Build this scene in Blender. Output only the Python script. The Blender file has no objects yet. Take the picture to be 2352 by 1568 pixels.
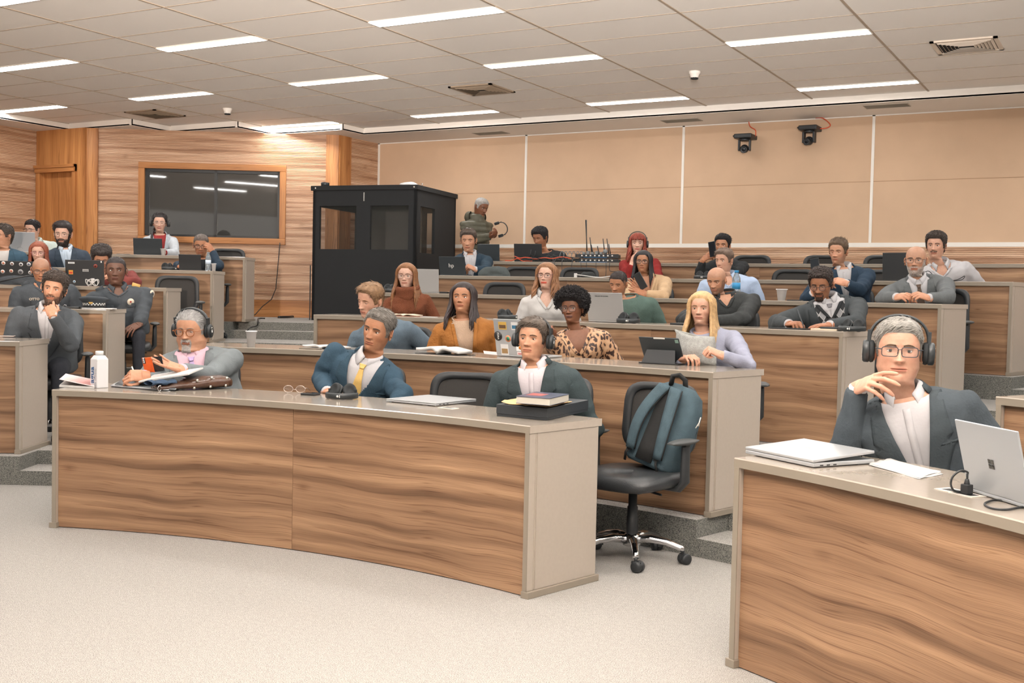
import bpy, bmesh, math, random
from math import sin, cos, pi, radians, sqrt, atan2, exp
from mathutils import Vector, Matrix, noise, Quaternion
random.seed(7)
C = bpy.context.scene.collection
SC = bpy.context.scene
# ------------------------------------------------------------------ camera
FPX = 2586.96
HC = 1.32464
CAM_R = Vector((0.874574, 0.484438, 0.021008))
CAM_U = Vector((-0.038080, 0.025428, 0.998951))
CAM_B = Vector((0.483396, -0.874456, 0.040686))
CAM_O = Vector((0, 0, HC))
cd = bpy.data.cameras.new('camera'); cam = bpy.data.objects.new('camera', cd); C.objects.link(cam)
cam.matrix_world = Matrix(((CAM_R.x, CAM_U.x, CAM_B.x, 0), (CAM_R.y, CAM_U.y, CAM_B.y, 0), (CAM_R.z, CAM_U.z, CAM_B.z, HC), (0, 0, 0, 1)))
cd.sensor_width = 36; cd.lens = FPX / 2352 * 36; cd.clip_start = .05; cd.clip_end = 100
SC.camera = cam
# ------------------------------------------------------------------ world, exposure
SC.view_settings.view_transform = 'Standard'; SC.view_settings.look = 'None'
SC.view_settings.gamma = 1; SC.view_settings.use_curve_mapping = False
SC.view_settings.exposure = 0.5
w = bpy.data.worlds.new('world'); SC.world = w; w.use_nodes = True
w.node_tree.nodes['Background'].inputs[0].default_value = (1.0, .93, .86, 1)
w.node_tree.nodes['Background'].inputs[1].default_value = .5
LAMP = 30.0
def area(name, loc, tgt, size, power, col, sy=None):
    l = bpy.data.lights.new(name, 'AREA'); l.energy = power; l.color = col; l.size = size
    if sy: l.shape = 'RECTANGLE'; l.size_y = sy
    o = bpy.data.objects.new(name, l); C.objects.link(o); o.location = loc
    o.rotation_euler = (Vector(tgt) - Vector(loc)).to_track_quat('-Z', 'Y').to_euler()
    return o
def spot(name, loc, tgt, power, col, ang, blend=.4, soft=.15):
    l = bpy.data.lights.new(name, 'SPOT'); l.energy = power; l.color = col; l.spot_size = radians(ang); l.spot_blend = blend; l.shadow_soft_size = soft
    o = bpy.data.objects.new(name, l); C.objects.link(o); o.location = loc
    o.rotation_euler = (Vector(tgt) - Vector(loc)).to_track_quat('-Z', 'Y').to_euler()
    return o
# unseen fill lights added behind the camera, and warm spotlights washing the far left ceiling and wall
area('front_fill', (1.5, -3.5, 3.3), (-4.5, 8, .6), 2.5, 8, (1, .95, .88), 1.2)  # added area light, a soft fill on everything facing the camera
area('ceiling_fill_area', (-1.0, -2.5, .25), (-3.2, 6, 3.6), 6, 60, (1, .93, .87), 3)  # added upward area light that brightens the ceiling
spot('ceiling_fill_spot', (.25, -.3, 1.95), (-2.75, 4.6, 6.6), 5200, (1, .93, .88), 84, .55, .3)  # added upward spot, placed only to brighten the ceiling
spot('warm_spot', (-2.0, -1.0, 2.2), (-8.6, 7.6, 3.75), 1500, (1, .80, .66), 36, .35, .1)
spot('warm_spot_right', (2.5, -1.0, 1.9), (1.4, 11.5, 3.6), 520, (1, .88, .78), 40, .6, .3)

# ------------------------------------------------------------------ pixel -> world helpers (photo measured at 2352x1568)
def ray(x, y): return (-CAM_B) + CAM_R * ((x - 1176) / FPX) + CAM_U * ((784 - y) / FPX)
def atz(x, y, z):
    d = ray(x, y); t = (z - HC) / d.z; return CAM_O + d * t
def aty(x, y, Y):
    d = ray(x, y); return CAM_O + d * (Y / d.y)
def atd(x, y, depth): return CAM_O + ray(x, y) * depth
def depth_of(P): return (Vector(P) - CAM_O).dot(-CAM_B)
CX, CY = -3.46611, -0.39520
RR = [4.8517, 6.2019, 7.8912, 9.3100, 10.5823, 11.8455]
RISE = .18981; DT = .76
def FL(n): return n * RISE
def TOPZ(n): return FL(n) + DT
def hit(x, y, rad):
    d = ray(x, y); a = d.x**2 + d.y**2; b = -2 * (d.x * CX + d.y * CY); c = CX * CX + CY * CY - rad * rad
    t = (-b + sqrt(max(b * b - 4 * a * c, 0))) / (2 * a); return CAM_O + d * t
def pol(az, r, z=0.): return Vector((CX + r * sin(az), CY + r * cos(az), z))
def az_of(P): return atan2(P[0] - CX, P[1] - CY)
def rad_of(P): return sqrt((P[0] - CX)**2 + (P[1] - CY)**2)

# ------------------------------------------------------------------ materials
def srgb(r, g, b):
    f = lambda v: (v / 255 / 12.92) if v <= 10 else ((v / 255 + .055) / 1.055)**2.4
    return (f(r), f(g), f(b), 1)
MATS = {}
def newmat(name):
    m = bpy.data.materials.new(name); m.use_nodes = True; return m, m.node_tree, m.node_tree.nodes['Principled BSDF']
def mat(name, col, rough=.5, metal=0., bump=0., bscale=200., emit=0., spec=.5, alpha=1., var=0., vscale=8., trans=0., coat=0.):
    """plain procedural material: base colour with slight noise variation and optional noise bump"""
    if name in MATS: return MATS[name]
    m, nt, b = newmat(name); N = nt.nodes; L = nt.links
    b.inputs['Base Color'].default_value = col; b.inputs['Roughness'].default_value = rough; b.inputs['Metallic'].default_value = metal
    b.inputs['Specular IOR Level'].default_value = spec
    if trans: b.inputs['Transmission Weight'].default_value = trans
    if coat: b.inputs['Coat Weight'].default_value = coat
    if emit: b.inputs['Emission Color'].default_value = col; b.inputs['Emission Strength'].default_value = emit
    if alpha < 1: b.inputs['Alpha'].default_value = alpha
    if bump or var:
        tc = N.new('ShaderNodeTexCoord')
    if var:
        n = N.new('ShaderNodeTexNoise'); n.inputs['Scale'].default_value = vscale; n.inputs['Detail'].default_value = 5
        r = N.new('ShaderNodeValToRGB'); r.color_ramp.elements[0].position = .35; r.color_ramp.elements[1].position = .65
        r.color_ramp.elements[0].color = tuple(c * (1 - var) for c in col[:3]) + (1,); r.color_ramp.elements[1].color = tuple(min(1, c * (1 + var)) for c in col[:3]) + (1,)
        L.new(tc.outputs['Object'], n.inputs['Vector']); L.new(n.outputs['Fac'], r.inputs[0]); L.new(r.outputs[0], b.inputs['Base Color'])
    if bump:
        n = N.new('ShaderNodeTexNoise'); n.inputs['Scale'].default_value = bscale; n.inputs['Detail'].default_value = 4
        bp = N.new('ShaderNodeBump'); bp.inputs['Strength'].default_value = bump; bp.inputs['Distance'].default_value = .01
        L.new(tc.outputs['Object'], n.inputs['Vector']); L.new(n.outputs['Fac'], bp.inputs['Height']); L.new(bp.outputs[0], b.inputs['Normal'])
    MATS[name] = m; return m
def ramp(nt, stops):
    r = nt.nodes.new('ShaderNodeValToRGB'); e = r.color_ramp.elements
    e[0].position, e[0].color = stops[0]; e[1].position, e[1].color = stops[-1]
    for p_, c_ in stops[1:-1]:
        q = e.new(p_); q.color = c_
    return r
def wood(name, cols, su=.55, sv=9., vert=False, rough=.4, warp=.25):
    """veneer grain running along U (metres) of the UV map"""
    if name in MATS: return MATS[name]
    m, nt, b = newmat(name); N = nt.nodes; L = nt.links
    uv = N.new('ShaderNodeUVMap'); sep = N.new('ShaderNodeSeparateXYZ'); L.new(uv.outputs[0], sep.inputs[0])
    U, V = (sep.outputs[1], sep.outputs[0]) if vert else (sep.outputs[0], sep.outputs[1])
    # slow warp of V so that the grain undulates
    c1 = N.new('ShaderNodeCombineXYZ'); L.new(U, c1.inputs[0]); L.new(V, c1.inputs[1])
    mp = N.new('ShaderNodeMapping'); mp.inputs['Scale'].default_value = (1.6, 3.2, 1); L.new(c1.outputs[0], mp.inputs[0])
    n1 = N.new('ShaderNodeTexNoise'); n1.inputs['Scale'].default_value = 1; n1.inputs['Detail'].default_value = 1.5; L.new(mp.outputs[0], n1.inputs['Vector'])
    mu = N.new('ShaderNodeMath'); mu.operation = 'MULTIPLY_ADD'; mu.inputs[1].default_value = warp; L.new(n1.outputs['Fac'], mu.inputs[0]); L.new(V, mu.inputs[2])
    c2 = N.new('ShaderNodeCombineXYZ')
    us = N.new('ShaderNodeMath'); us.operation = 'MULTIPLY'; us.inputs[1].default_value = su; L.new(U, us.inputs[0])
    vs = N.new('ShaderNodeMath'); vs.operation = 'MULTIPLY'; vs.inputs[1].default_value = sv; L.new(mu.outputs[0], vs.inputs[0])
    L.new(us.outputs[0], c2.inputs[0]); L.new(vs.outputs[0], c2.inputs[1])
    n2 = N.new('ShaderNodeTexNoise'); n2.inputs['Scale'].default_value = 1; n2.inputs['Detail'].default_value = 2; n2.inputs['Roughness'].default_value = .45; L.new(c2.outputs[0], n2.inputs['Vector'])
    r1 = ramp(nt, [(.3, cols[0]), (.42, cols[1]), (.55, cols[2]), (.72, cols[3])]); L.new(n2.outputs['Fac'], r1.inputs[0])
    # thin dark growth lines
    m3 = N.new('ShaderNodeMapping'); m3.inputs['Scale'].default_value = (.7, 3.3, 1); L.new(c2.outputs[0], m3.inputs[0])
    n3 = N.new('ShaderNodeTexNoise'); n3.inputs['Scale'].default_value = 1; n3.inputs['Detail'].default_value = 1; L.new(m3.outputs[0], n3.inputs['Vector'])
    r3 = ramp(nt, [(.38, (1, 1, 1, 1)), (.395, (.72, .66, .6, 1)), (.41, (1, 1, 1, 1)), (.49, (1, 1, 1, 1)), (.503, (.6, .53, .48, 1)), (.518, (1, 1, 1, 1)), (.60, (1.05, 1.05, 1.05, 1)), (.615, (.72, .66, .6, 1)), (.63, (1, 1, 1, 1))]); L.new(n3.outputs['Fac'], r3.inputs[0])
    # fine fibres
    m4 = N.new('ShaderNodeMapping'); m4.inputs['Scale'].default_value = (7, 26, 1); L.new(c2.outputs[0], m4.inputs[0])
    n4 = N.new('ShaderNodeTexNoise'); n4.inputs['Scale'].default_value = 1; n4.inputs['Detail'].default_value = 3; L.new(m4.outputs[0], n4.inputs['Vector'])
    r4 = ramp(nt, [(.3, (.84, .82, .8, 1)), (.7, (1.1, 1.1, 1.1, 1))]); L.new(n4.outputs['Fac'], r4.inputs[0])
    # knots
    mk = N.new('ShaderNodeMapping'); mk.inputs['Scale'].default_value = (2.6, 5.2, 1); L.new(c1.outputs[0], mk.inputs[0])
    vo = N.new('ShaderNodeTexVoronoi'); vo.inputs['Scale'].default_value = 1; L.new(mk.outputs[0], vo.inputs['Vector'])
    rk = ramp(nt, [(.0, (.5, .42, .36, 1)), (.06, (.75, .7, .66, 1)), (.16, (1, 1, 1, 1))]); L.new(vo.outputs['Distance'], rk.inputs[0])
    o = r1.outputs[0]
    for x in (r3, r4, rk):
        mx = N.new('ShaderNodeMix'); mx.data_type = 'RGBA'; mx.blend_type = 'MULTIPLY'; mx.inputs[0].default_value = 1 if x is not rk else .75
        L.new(o, mx.inputs[6]); L.new(x.outputs[0], mx.inputs[7]); o = mx.outputs[2]
    L.new(o, b.inputs['Base Color']); b.inputs['Roughness'].default_value = rough; b.inputs['Specular IOR Level'].default_value = .35
    MATS[name] = m; return m
def carpet(name, c1, c2, sc=260., bs=.6):
    m, nt, b = newmat(name); N = nt.nodes; L = nt.links
    tc = N.new('ShaderNodeTexCoord'); n = N.new('ShaderNodeTexNoise'); n.inputs['Scale'].default_value = sc; n.inputs['Detail'].default_value = 3
    L.new(tc.outputs['Object'], n.inputs['Vector']); r = ramp(nt, [(.36, c1), (.6, c2)]); L.new(n.outputs['Fac'], r.inputs[0])
    n2 = N.new('ShaderNodeTexNoise'); n2.inputs['Scale'].default_value = 45; n2.inputs['Detail'].default_value = 3; L.new(tc.outputs['Object'], n2.inputs['Vector'])
    r2 = ramp(nt, [(.35, (.9, .9, .9, 1)), (.65, (1, 1, 1, 1))]); L.new(n2.outputs['Fac'], r2.inputs[0])
    mx = N.new('ShaderNodeMix'); mx.data_type = 'RGBA'; mx.blend_type = 'MULTIPLY'; mx.inputs[0].default_value = 1; L.new(r.outputs[0], mx.inputs[6]); L.new(r2.outputs[0], mx.inputs[7])
    L.new(mx.outputs[2], b.inputs['Base Color']); b.inputs['Roughness'].default_value = .95; b.inputs['Specular IOR Level'].default_value = .1
    bp = N.new('ShaderNodeBump'); bp.inputs['Strength'].default_value = bs; bp.inputs['Distance'].default_value = .01; L.new(n.outputs['Fac'], bp.inputs['Height']); L.new(bp.outputs[0], b.inputs['Normal'])
    MATS[name] = m; return m
M_CEIL = mat('ceiling_tile', srgb(238, 233, 226), .9, bump=.15, bscale=300)
M_TBAR = mat('ceiling_grid_bar', srgb(172, 156, 138), .6)
M_SOFF = mat('painted_plaster', srgb(236, 230, 222), .85)
M_BEIGE = mat('beige_wall_fabric', srgb(198, 168, 140), .85, bump=.2, bscale=400, var=.03, vscale=3)
M_STRIP = mat('pale_aluminium_strip', srgb(225, 220, 212), .4)
M_LAM = mat('grey_beige_laminate', srgb(166, 155, 143), .32, var=.015, vscale=60)
M_TOP = mat('glossy_worktop', srgb(150, 140, 129), .13, var=.015, vscale=60)
M_EDGE = mat('edge_band', srgb(134, 124, 111), .35)
M_DARK = mat('black_plastic', srgb(34, 36, 38), .45)
M_CHROME = mat('chrome', srgb(220, 220, 222), .12, 1)
M_CARPET = carpet('light_grey_carpet', srgb(128, 124, 119), srgb(178, 174, 169))
M_RISER = carpet('shaded_riser_carpet', srgb(78, 80, 78), srgb(140, 139, 132), 200)  # same carpet, shade of its sideways pile painted into a darker colour
WC = [srgb(106, 80, 60), srgb(130, 100, 76), srgb(146, 114, 88), srgb(170, 136, 106)]
M_WOOD = wood('walnut_veneer', WC, .7, 17, warp=.08)
M_SLAT = wood('slatted_walnut', [srgb(150, 112, 84), srgb(182, 142, 112), srgb(204, 168, 138), srgb(222, 190, 162)], .6, 16, warp=.02)
M_TRIMW = wood('honey_wood', [srgb(146, 96, 54), srgb(172, 116, 68), srgb(188, 132, 80), srgb(204, 150, 98)], .4, 6, vert=True, warp=.1)
M_TRIMH = wood('honey_wood_rail', [srgb(146, 96, 54), srgb(172, 116, 68), srgb(188, 132, 80), srgb(204, 150, 98)], .4, 6, warp=.1)
M_GLOW = mat('lamp_diffuser', (1, .98, .95, 1), .5, emit=LAMP)

# ------------------------------------------------------------------ object helpers
def setp(o, label=None, cat=None, group=None, kind=None):
    if label: o['label'] = label
    if cat: o['category'] = cat
    if group: o['group'] = group
    if kind: o['kind'] = kind
    return o
def link(name, me, parent=None):
    o = bpy.data.objects.new(name, me); C.objects.link(o)
    if parent is not None: o.parent = parent
    return o
def root(name, label, cat, loc=(0, 0, 0), rz=0., group=None, rot=None):
    o = bpy.data.objects.new(name, None); C.objects.link(o); o.location = loc; o.rotation_euler = rot if rot else (0, 0, rz)
    o.empty_display_size = .1; return setp(o, label, cat, group)
class MB:
    """collects vertices/faces, optional uv, and builds ONE mesh object"""
    def __init__(s): s.v = []; s.f = []; s.uv = []; s.mi = []; s.sm = []
    def add(s, vs, fs, uvs=None, mi=0, smooth=False):
        o = len(s.v); s.v += [tuple(v) for v in vs]
        for k, f in enumerate(fs):
            s.f.append(tuple(i + o for i in f)); s.uv.append(uvs[k] if uvs else None); s.mi.append(mi); s.sm.append(smooth)
        return s
    def box(s, x0, x1, y0, y1, z0, z1, M=None, mi=0):
        vs = [Vector((x, y, z)) for z in (z0, z1) for y in (y0, y1) for x in (x0, x1)]
        if M is not None: vs = [M @ v for v in vs]
        fs = [(0, 2, 3, 1), (4, 5, 7, 6), (0, 1, 5, 4), (2, 6, 7, 3), (0, 4, 6, 2), (1, 3, 7, 5)]
        dx, dy, dz = x1 - x0, y1 - y0, z1 - z0
        uv = [[(0, 0), (0, dy), (dx, dy), (dx, 0)], [(0, 0), (dx, 0), (dx, dy), (0, dy)], [(0, 0), (dx, 0), (dx, dz), (0, dz)], [(0, 0), (0, dz), (dx, dz), (dx, 0)], [(0, 0), (0, dz), (dy, dz), (dy, 0)], [(0, 0), (dy, 0), (dy, dz), (0, dz)]]
        return s.add(vs, fs, uv, mi)
    def tube(s, pts, rads, n=8, cap=True, mi=0, flat=1., smooth=True):
        pts = [Vector(p) for p in pts]
        if not hasattr(rads, '__len__'): rads = [rads] * len(pts)
        vs = []; up = None
        for i, p in enumerate(pts):
            t = (pts[min(i + 1, len(pts) - 1)] - pts[max(i - 1, 0)])
            if t.length < 1e-9: t = Vector((0, 0, 1))
            t.normalize()
            if up is None:
                a = Vector((0, 0, 1)) if abs(t.z) < .9 else Vector((1, 0, 0)); up = (a - t * a.dot(t)).normalized()
            else:
                up = up - t * up.dot(t); up = up.normalized() if up.length > 1e-6 else Vector((1, 0, 0))
            s2 = t.cross(up); r = rads[i]
            for k in range(n):
                a = 2 * pi * k / n; vs.append(p + up * (cos(a) * r) + s2 * (sin(a) * r * flat))
        fs = []
        for i in range(len(pts) - 1):
            for k in range(n): a = i * n + k; b = i * n + (k + 1) % n; fs.append((a, b, b + n, a + n))
        if cap: fs.append(tuple(reversed(range(n)))); fs.append(tuple(range((len(pts) - 1) * n, len(pts) * n)))
        return s.add(vs, fs, None, mi, smooth)
    def lathe(s, prof, n=20, M=None, mi=0, smooth=True):
        vs = []; fs = []
        for r, z in prof:
            for k in range(n): vs.append(Vector((r * cos(2 * pi * k / n), r * sin(2 * pi * k / n), z)))
        if M is not None: vs = [M @ v for v in vs]
        for i in range(len(prof) - 1):
            for k in range(n): a = i * n + k; b = i * n + (k + 1) % n; fs.append((a, b, b + n, a + n))
        fs.append(tuple(reversed(range(n)))); fs.append(tuple(range((len(prof) - 1) * n, len(prof) * n)))
        return s.add(vs, fs, None, mi, smooth)
    def ball(s, c, r, nu=12, nv=8, M=None, mi=0):
        if not hasattr(r, '__len__'): r = (r, r, r)
        vs = []
        for i in range(nv + 1):
            ph = pi * i / nv
            for k in range(nu): th = 2 * pi * k / nu; vs.append(Vector((r[0] * sin(ph) * cos(th), r[1] * sin(ph) * sin(th), r[2] * cos(ph))))
        vs = [(M @ v if M is not None else v) + Vector(c) for v in vs]; fs = []
        for i in range(nv):
            for k in range(nu): a = i * nu + k; b = i * nu + (k + 1) % nu; fs.append((a, a + nu, b + nu, b))
        return s.add(vs, fs, None, mi, True)
    def grid(s, P, uvf=None, mi=0, smooth=True, wrap=False):
        """P: rows of points"""
        nr = len(P); nc = len(P[0]); vs = [q for row in P for q in row]; fs = []; uvs = [] if uvf else None
        for i in range(nr - 1):
            for k in range(nc if wrap else nc - 1):
                k2 = (k + 1) % nc; fs.append((i * nc + k, i * nc + k2, (i + 1) * nc + k2, (i + 1) * nc + k))
                if uvf: uvs.append([uvf(i, k), uvf(i, k2), uvf(i + 1, k2), uvf(i + 1, k)])
        return s.add(vs, fs, uvs, mi, smooth)
    def prism(s, poly, z0, z1, M=None, mi=0):
        n = len(poly); vs = [Vector((x, y, z0)) for x, y in poly] + [Vector((x, y, z1)) for x, y in poly]
        if M is not None: vs = [M @ v for v in vs]
        fs = [tuple(reversed(range(n))), tuple(range(n, 2 * n))]; uv = [[(x, y) for x, y in reversed(poly)], [(x, y) for x, y in poly]]
        u = 0
        for k in range(n):
            k2 = (k + 1) % n; d = sqrt((poly[k2][0] - poly[k][0])**2 + (poly[k2][1] - poly[k][1])**2)
            fs.append((k, k2, k2 + n, k + n)); uv.append([(u, z0), (u + d, z0), (u + d, z1), (u, z1)]); u += d
        return s.add(vs, fs, uv, mi)
    def mesh(s, name, mats):
        me = bpy.data.meshes.new(name); me.from_pydata(s.v, [], s.f)
        for m in (mats if isinstance(mats, (list, tuple)) else [mats]): me.materials.append(m)
        if any(u is not None for u in s.uv):
            l = me.uv_layers.new(name='UVMap'); i = 0
            for f, u in zip(s.f, s.uv):
                for k in range(len(f)):
                    if u: l.data[i + k].uv = u[k]
                i += len(f)
        me.polygons.foreach_set('material_index', s.mi); me.polygons.foreach_set('use_smooth', s.sm); me.update(); return me
    def build(s, name, mats, parent=None, bevel=0., sub=0):
        o = link(name, s.mesh(name, mats), parent)
        if bevel:
            b = o.modifiers.new('bevel', 'BEVEL'); b.width = bevel; b.segments = 2; b.limit_method = 'ANGLE'; b.angle_limit = radians(40)
        if sub:
            b = o.modifiers.new('sub', 'SUBSURF'); b.levels = sub; b.render_levels = sub
        return o
def copy_tree(o, parent=None):
    c = o.copy(); C.objects.link(c)
    if parent is not None: c.parent = parent
    for ch in list(o.children): copy_tree(ch, c)
    return c
def text_mesh(s, size, depth=.0004, bold=False):
    cu = bpy.data.curves.new('t', 'FONT'); cu.body = s; cu.size = size; cu.extrude = depth; cu.align_x = 'CENTER'; cu.align_y = 'CENTER'; cu.resolution_u = 3
    if bold: cu.offset = size * .02
    o = bpy.data.objects.new('t', cu); C.objects.link(o); dg = bpy.context.evaluated_depsgraph_get()
    me = bpy.data.meshes.new_from_object(o.evaluated_get(dg)); bpy.data.objects.remove(o); bpy.data.curves.remove(cu); return me
def text(name, s, size, m, M, parent=None, depth=.0004, bold=False):
    me = text_mesh(s, size, depth, bold); me.materials.clear(); me.materials.append(m); me.transform(M)
    return link(name, me, parent)
# ------------------------------------------------------------------ room shell
ZC = HC + 2.29586; ZS = 3.53; GX, GY = -7.0444, 9.2467; TU, TV = 1.25, .625; YW = 13.7; XL = -13.85
def gp(i, j): return (GX + i * TU, GY + j * TV)
def st(name, mb, m, **k): return setp(mb.build(name, m, **k), kind='structure')
# ceiling tiles plane (zigzag outline of the raised field)
field = [gp(-5, -24), gp(-5, 2.75), gp(-4, 2.75), gp(-4, 3.88), gp(-3, 3.88), gp(-3, 5.0), gp(-2, 5.0), gp(-2, 5.77), (7.5, gp(0, 5.77)[1]), (7.5, gp(0, -24)[1])]
mb = MB()
mb.prism(field, ZC, ZC + .03)
ceil = st('ceiling', mb, M_CEIL)
def inside(x, y):
    c = False; n = len(field)
    for k in range(n):
        (x1, y1), (x2, y2) = field[k], field[(k + 1) % n]
        if (y1 > y) != (y2 > y) and x < (x2 - x1) * (y - y1) / (y2 - y1) + x1: c = not c
    return c
mb = MB()
for i in range(-5, 12):
    y1 = {-5: 2.75, -4: 3.88, -3: 5.0}.get(i, 5.77); x = gp(i, 0)[0]
    mb.box(x - .010, x + .010, gp(0, -24)[1], gp(0, y1)[1], ZC - .006, ZC + .001)
for j in range(-24, 6):
    x0 = gp(-5 if j <= 2.75 else (-4 if j <= 3.88 else -3), 0)[0]; y = gp(0, j)[1]
    mb.box(x0, 7.5, y - .005, y + .005, ZC - .003, ZC + .001)
g = mb.build('trim_1', M_TBAR); setp(g, kind='structure')
# soffit with vertical fascia around the field
mb = MB(); e = .02; n = len(field)
for k in range(1, 8):
    (x1, y1), (x2, y2) = field[k], field[k + 1]
for k in range(0, 8):
    (x1, y1), (x2, y2) = field[k], field[k + 1]
    if abs(x1 - x2) < 1e-6: mb.box(x1 - e, x1, min(y1, y2) - (e if k else 0), max(y1, y2), ZS + .003, ZC)
    else: mb.box(min(x1, x2) - e, max(x1, x2), y1, y1 + e, ZS + .003, ZC)
YO = 14.6; XO = -15.0
F_ = field
sof = [(XO, F_[0][1]), F_[0], F_[1], F_[2], F_[3], F_[4], F_[5], F_[6], F_[7], F_[8], (7.5, YO), (XO, YO)]
rects = [(XO, F_[1][0], F_[0][1], YO), (F_[1][0], F_[3][0], F_[1][1], YO), (F_[3][0], F_[5][0], F_[3][1], YO), (F_[5][0], F_[7][0], F_[5][1], YO), (F_[7][0], 7.5, F_[7][1], YO)]
for x0, x1, y0, y1 in rects: mb.box(x0, x1, y0, y1, ZS, ZS + .02)
st('ceiling', mb, M_SOFF)
# lamps
lamp_g = 'recessed linear ceiling lamps'
def cl(i, j, words):
    x0, y1 = gp(i, j); r = root('ceiling_lamp', words, 'ceiling lamp', (x0, y1 - .155, ZC), group=lamp_g)
    mb = MB(); mb.box(.01, TU - .01, 0, .155, -.008, -.004); mb.build('diffuser', M_GLOW, r)
    mb = MB(); mb.box(0, TU, -.006, 0, -.012, 0); mb.box(0, TU, .155, .161, -.012, 0); mb.box(0, .01, 0, .155, -.012, 0); mb.box(TU - .01, TU, 0, .155, -.012, 0)
    mb.build('frame', M_STRIP, r)
    return r
vis = {(1, -2): 'large white strip lamp at the top middle of the ceiling', (-1, -2): 'white strip lamp upper left, second in its row from the left', (-3, -2): 'white strip lamp cut by the left edge, upper one of the two',
 (3, 1): 'widest white strip lamp at the right, left of the square air vent', (1, 1): 'strip lamp right of the black square air vent, left of the smoke detector', (-1, 1): 'strip lamp above the smoke detector at left centre, nearest the middle vent', (-3, 1): 'strip lamp directly behind the left air vent',
 (-5, 1): 'strip lamp cut by the left edge, lower one beside the stepped soffit', (3, 5): 'strip lamp at far right nearest the soffit, below the widest lamp', (1, 5): 'strip lamp just above the back wall between the two smoke detectors', (-1, 5): 'strip lamp near the back left soffit, below the middle air vent', (-3, 5): 'strip lamp at the stepped soffit corner above the dark window wall'}
for (i, j), t in vis.items(): cl(i, j + (.08 if j == 1 else 0) - (.1 if j == 5 else 0), t)
for i in range(-5, 10, 2):
    for j in (-5, -8, -11): cl(i, j, 'white strip lamp in the ceiling in front of the desks')
for i in (3, 5, 7):
    if (i, -2) not in vis: cl(i, -2, 'white strip lamp in the ceiling right of the picture')
for i in (5, 7):
    cl(i, 1, 'white strip lamp in the ceiling beyond the right vent'); cl(i, 5, 'white strip lamp over the back right corner')
# air diffusers
def diffuser(i0, i1, j0, j1, words, col):
    x0, y0 = gp(i0, j0); x1, y1 = gp(i1, j1); r = root('air_vent', words, 'air vent', ((x0 + x1) / 2, (y0 + y1) / 2, ZC), group='square four-way air vents in the ceiling')
    mf = mat(col[0], srgb(*col[1]), .5); md = mat('vent_dark', srgb(40, 40, 40), .8); h = (x1 - x0) / 2
    mb = MB()
    for a, b in ((h, h - .035),):
        for M in [Matrix.Rotation(k * pi / 2, 4, 'Z') for k in range(4)]: mb.box(-a, a, -a, -b, -.014, 0, M)
    mb.build('frame', mf, r)
    mb = MB(); mb.box(-h + .03, h - .03, -h + .03, h - .03, -.003, -.001); mb.build('opening', md, r)
    mb = MB(); q = h - .045
    for k in range(6):
        a = q - k * .03
        if a < .03: break
        for M in [Matrix.Rotation(t * pi / 2, 4, 'Z') for t in range(4)]:
            mb.add([M @ Vector(v) for v in ((-a, -a, -.004), (a, -a, -.004), (a - .018, -a + .018, -.022), (-a + .018, -a + .018, -.022))], [(0, 1, 2, 3)])
    mb.build('louvre', mf, r)
VM = ('vent_brown', (150, 132, 112))
diffuser(.23, .67, 2.22, 3.1, 'brown square air vent in the middle of the ceiling', VM)
diffuser(4.3, 4.74, 1.93, 2.8, 'pale square air vent at the upper right ceiling', ('vent_pale', (222, 208, 192)))
diffuser(-3.7, -3.26, 2.0, 2.87, 'brown square air vent over the left door', VM)
for (q, w_) in (((-2.52, 13.1), 'thin grey grille in the soffit above the right ceiling cameras'), ((-5.0, 13.25), 'thin grey grille in the soffit left of the ceiling cameras'), ((-7.78, 13.35), 'thin grey grille in the soffit nearest the black booth')):
    r = root('soffit_grille', w_, 'air grille', (q[0], q[1], ZS), group='slot grilles in the rear soffit')
    mb = MB(); 
    for a in (-.115, .105): mb.box(-.24, .24, a, a + .01, -.006, 0)
    for a in (-.24, .23): mb.box(a, a + .01, -.105, .105, -.006, 0)
    mb.build('frame', mat('grille_frame', srgb(160, 152, 140), .6), r)
    mb = MB()
    for k in range(9): mb.box(-.23, .23, -.1 + k * .023, -.088 + k * .023, -.005, -.001)
    mb.build('slats', mat('grille', srgb(122, 116, 104), .6), r)
for (i, j, w_) in ((-2.51, 2.53, 'round smoke detector on the left ceiling above the window wall'), (2.45, 2.63, 'round smoke detector on the right ceiling')):
    x, y = gp(i, j); r = root('smoke_detector', w_, 'smoke detector', (x, y, ZC), group='smoke detectors')
    mb = MB(); mb.lathe([(.058, 0), (.058, -.02), (.05, -.028), (.04, -.06), (.036, -.066)], 24); mb.build('body', M_SOFF, r)
    mb = MB()
    for k in range(12): a = 2 * pi * k / 12; mb.box(-.005, .005, .027, .0375, -.078, -.06, Matrix.Rotation(a, 4, 'Z'))
    mb.lathe([(.027, -.06), (.025, -.08)], 16); mb.build('grille', mat('vent_dark', srgb(40, 40, 40)), r)
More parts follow.
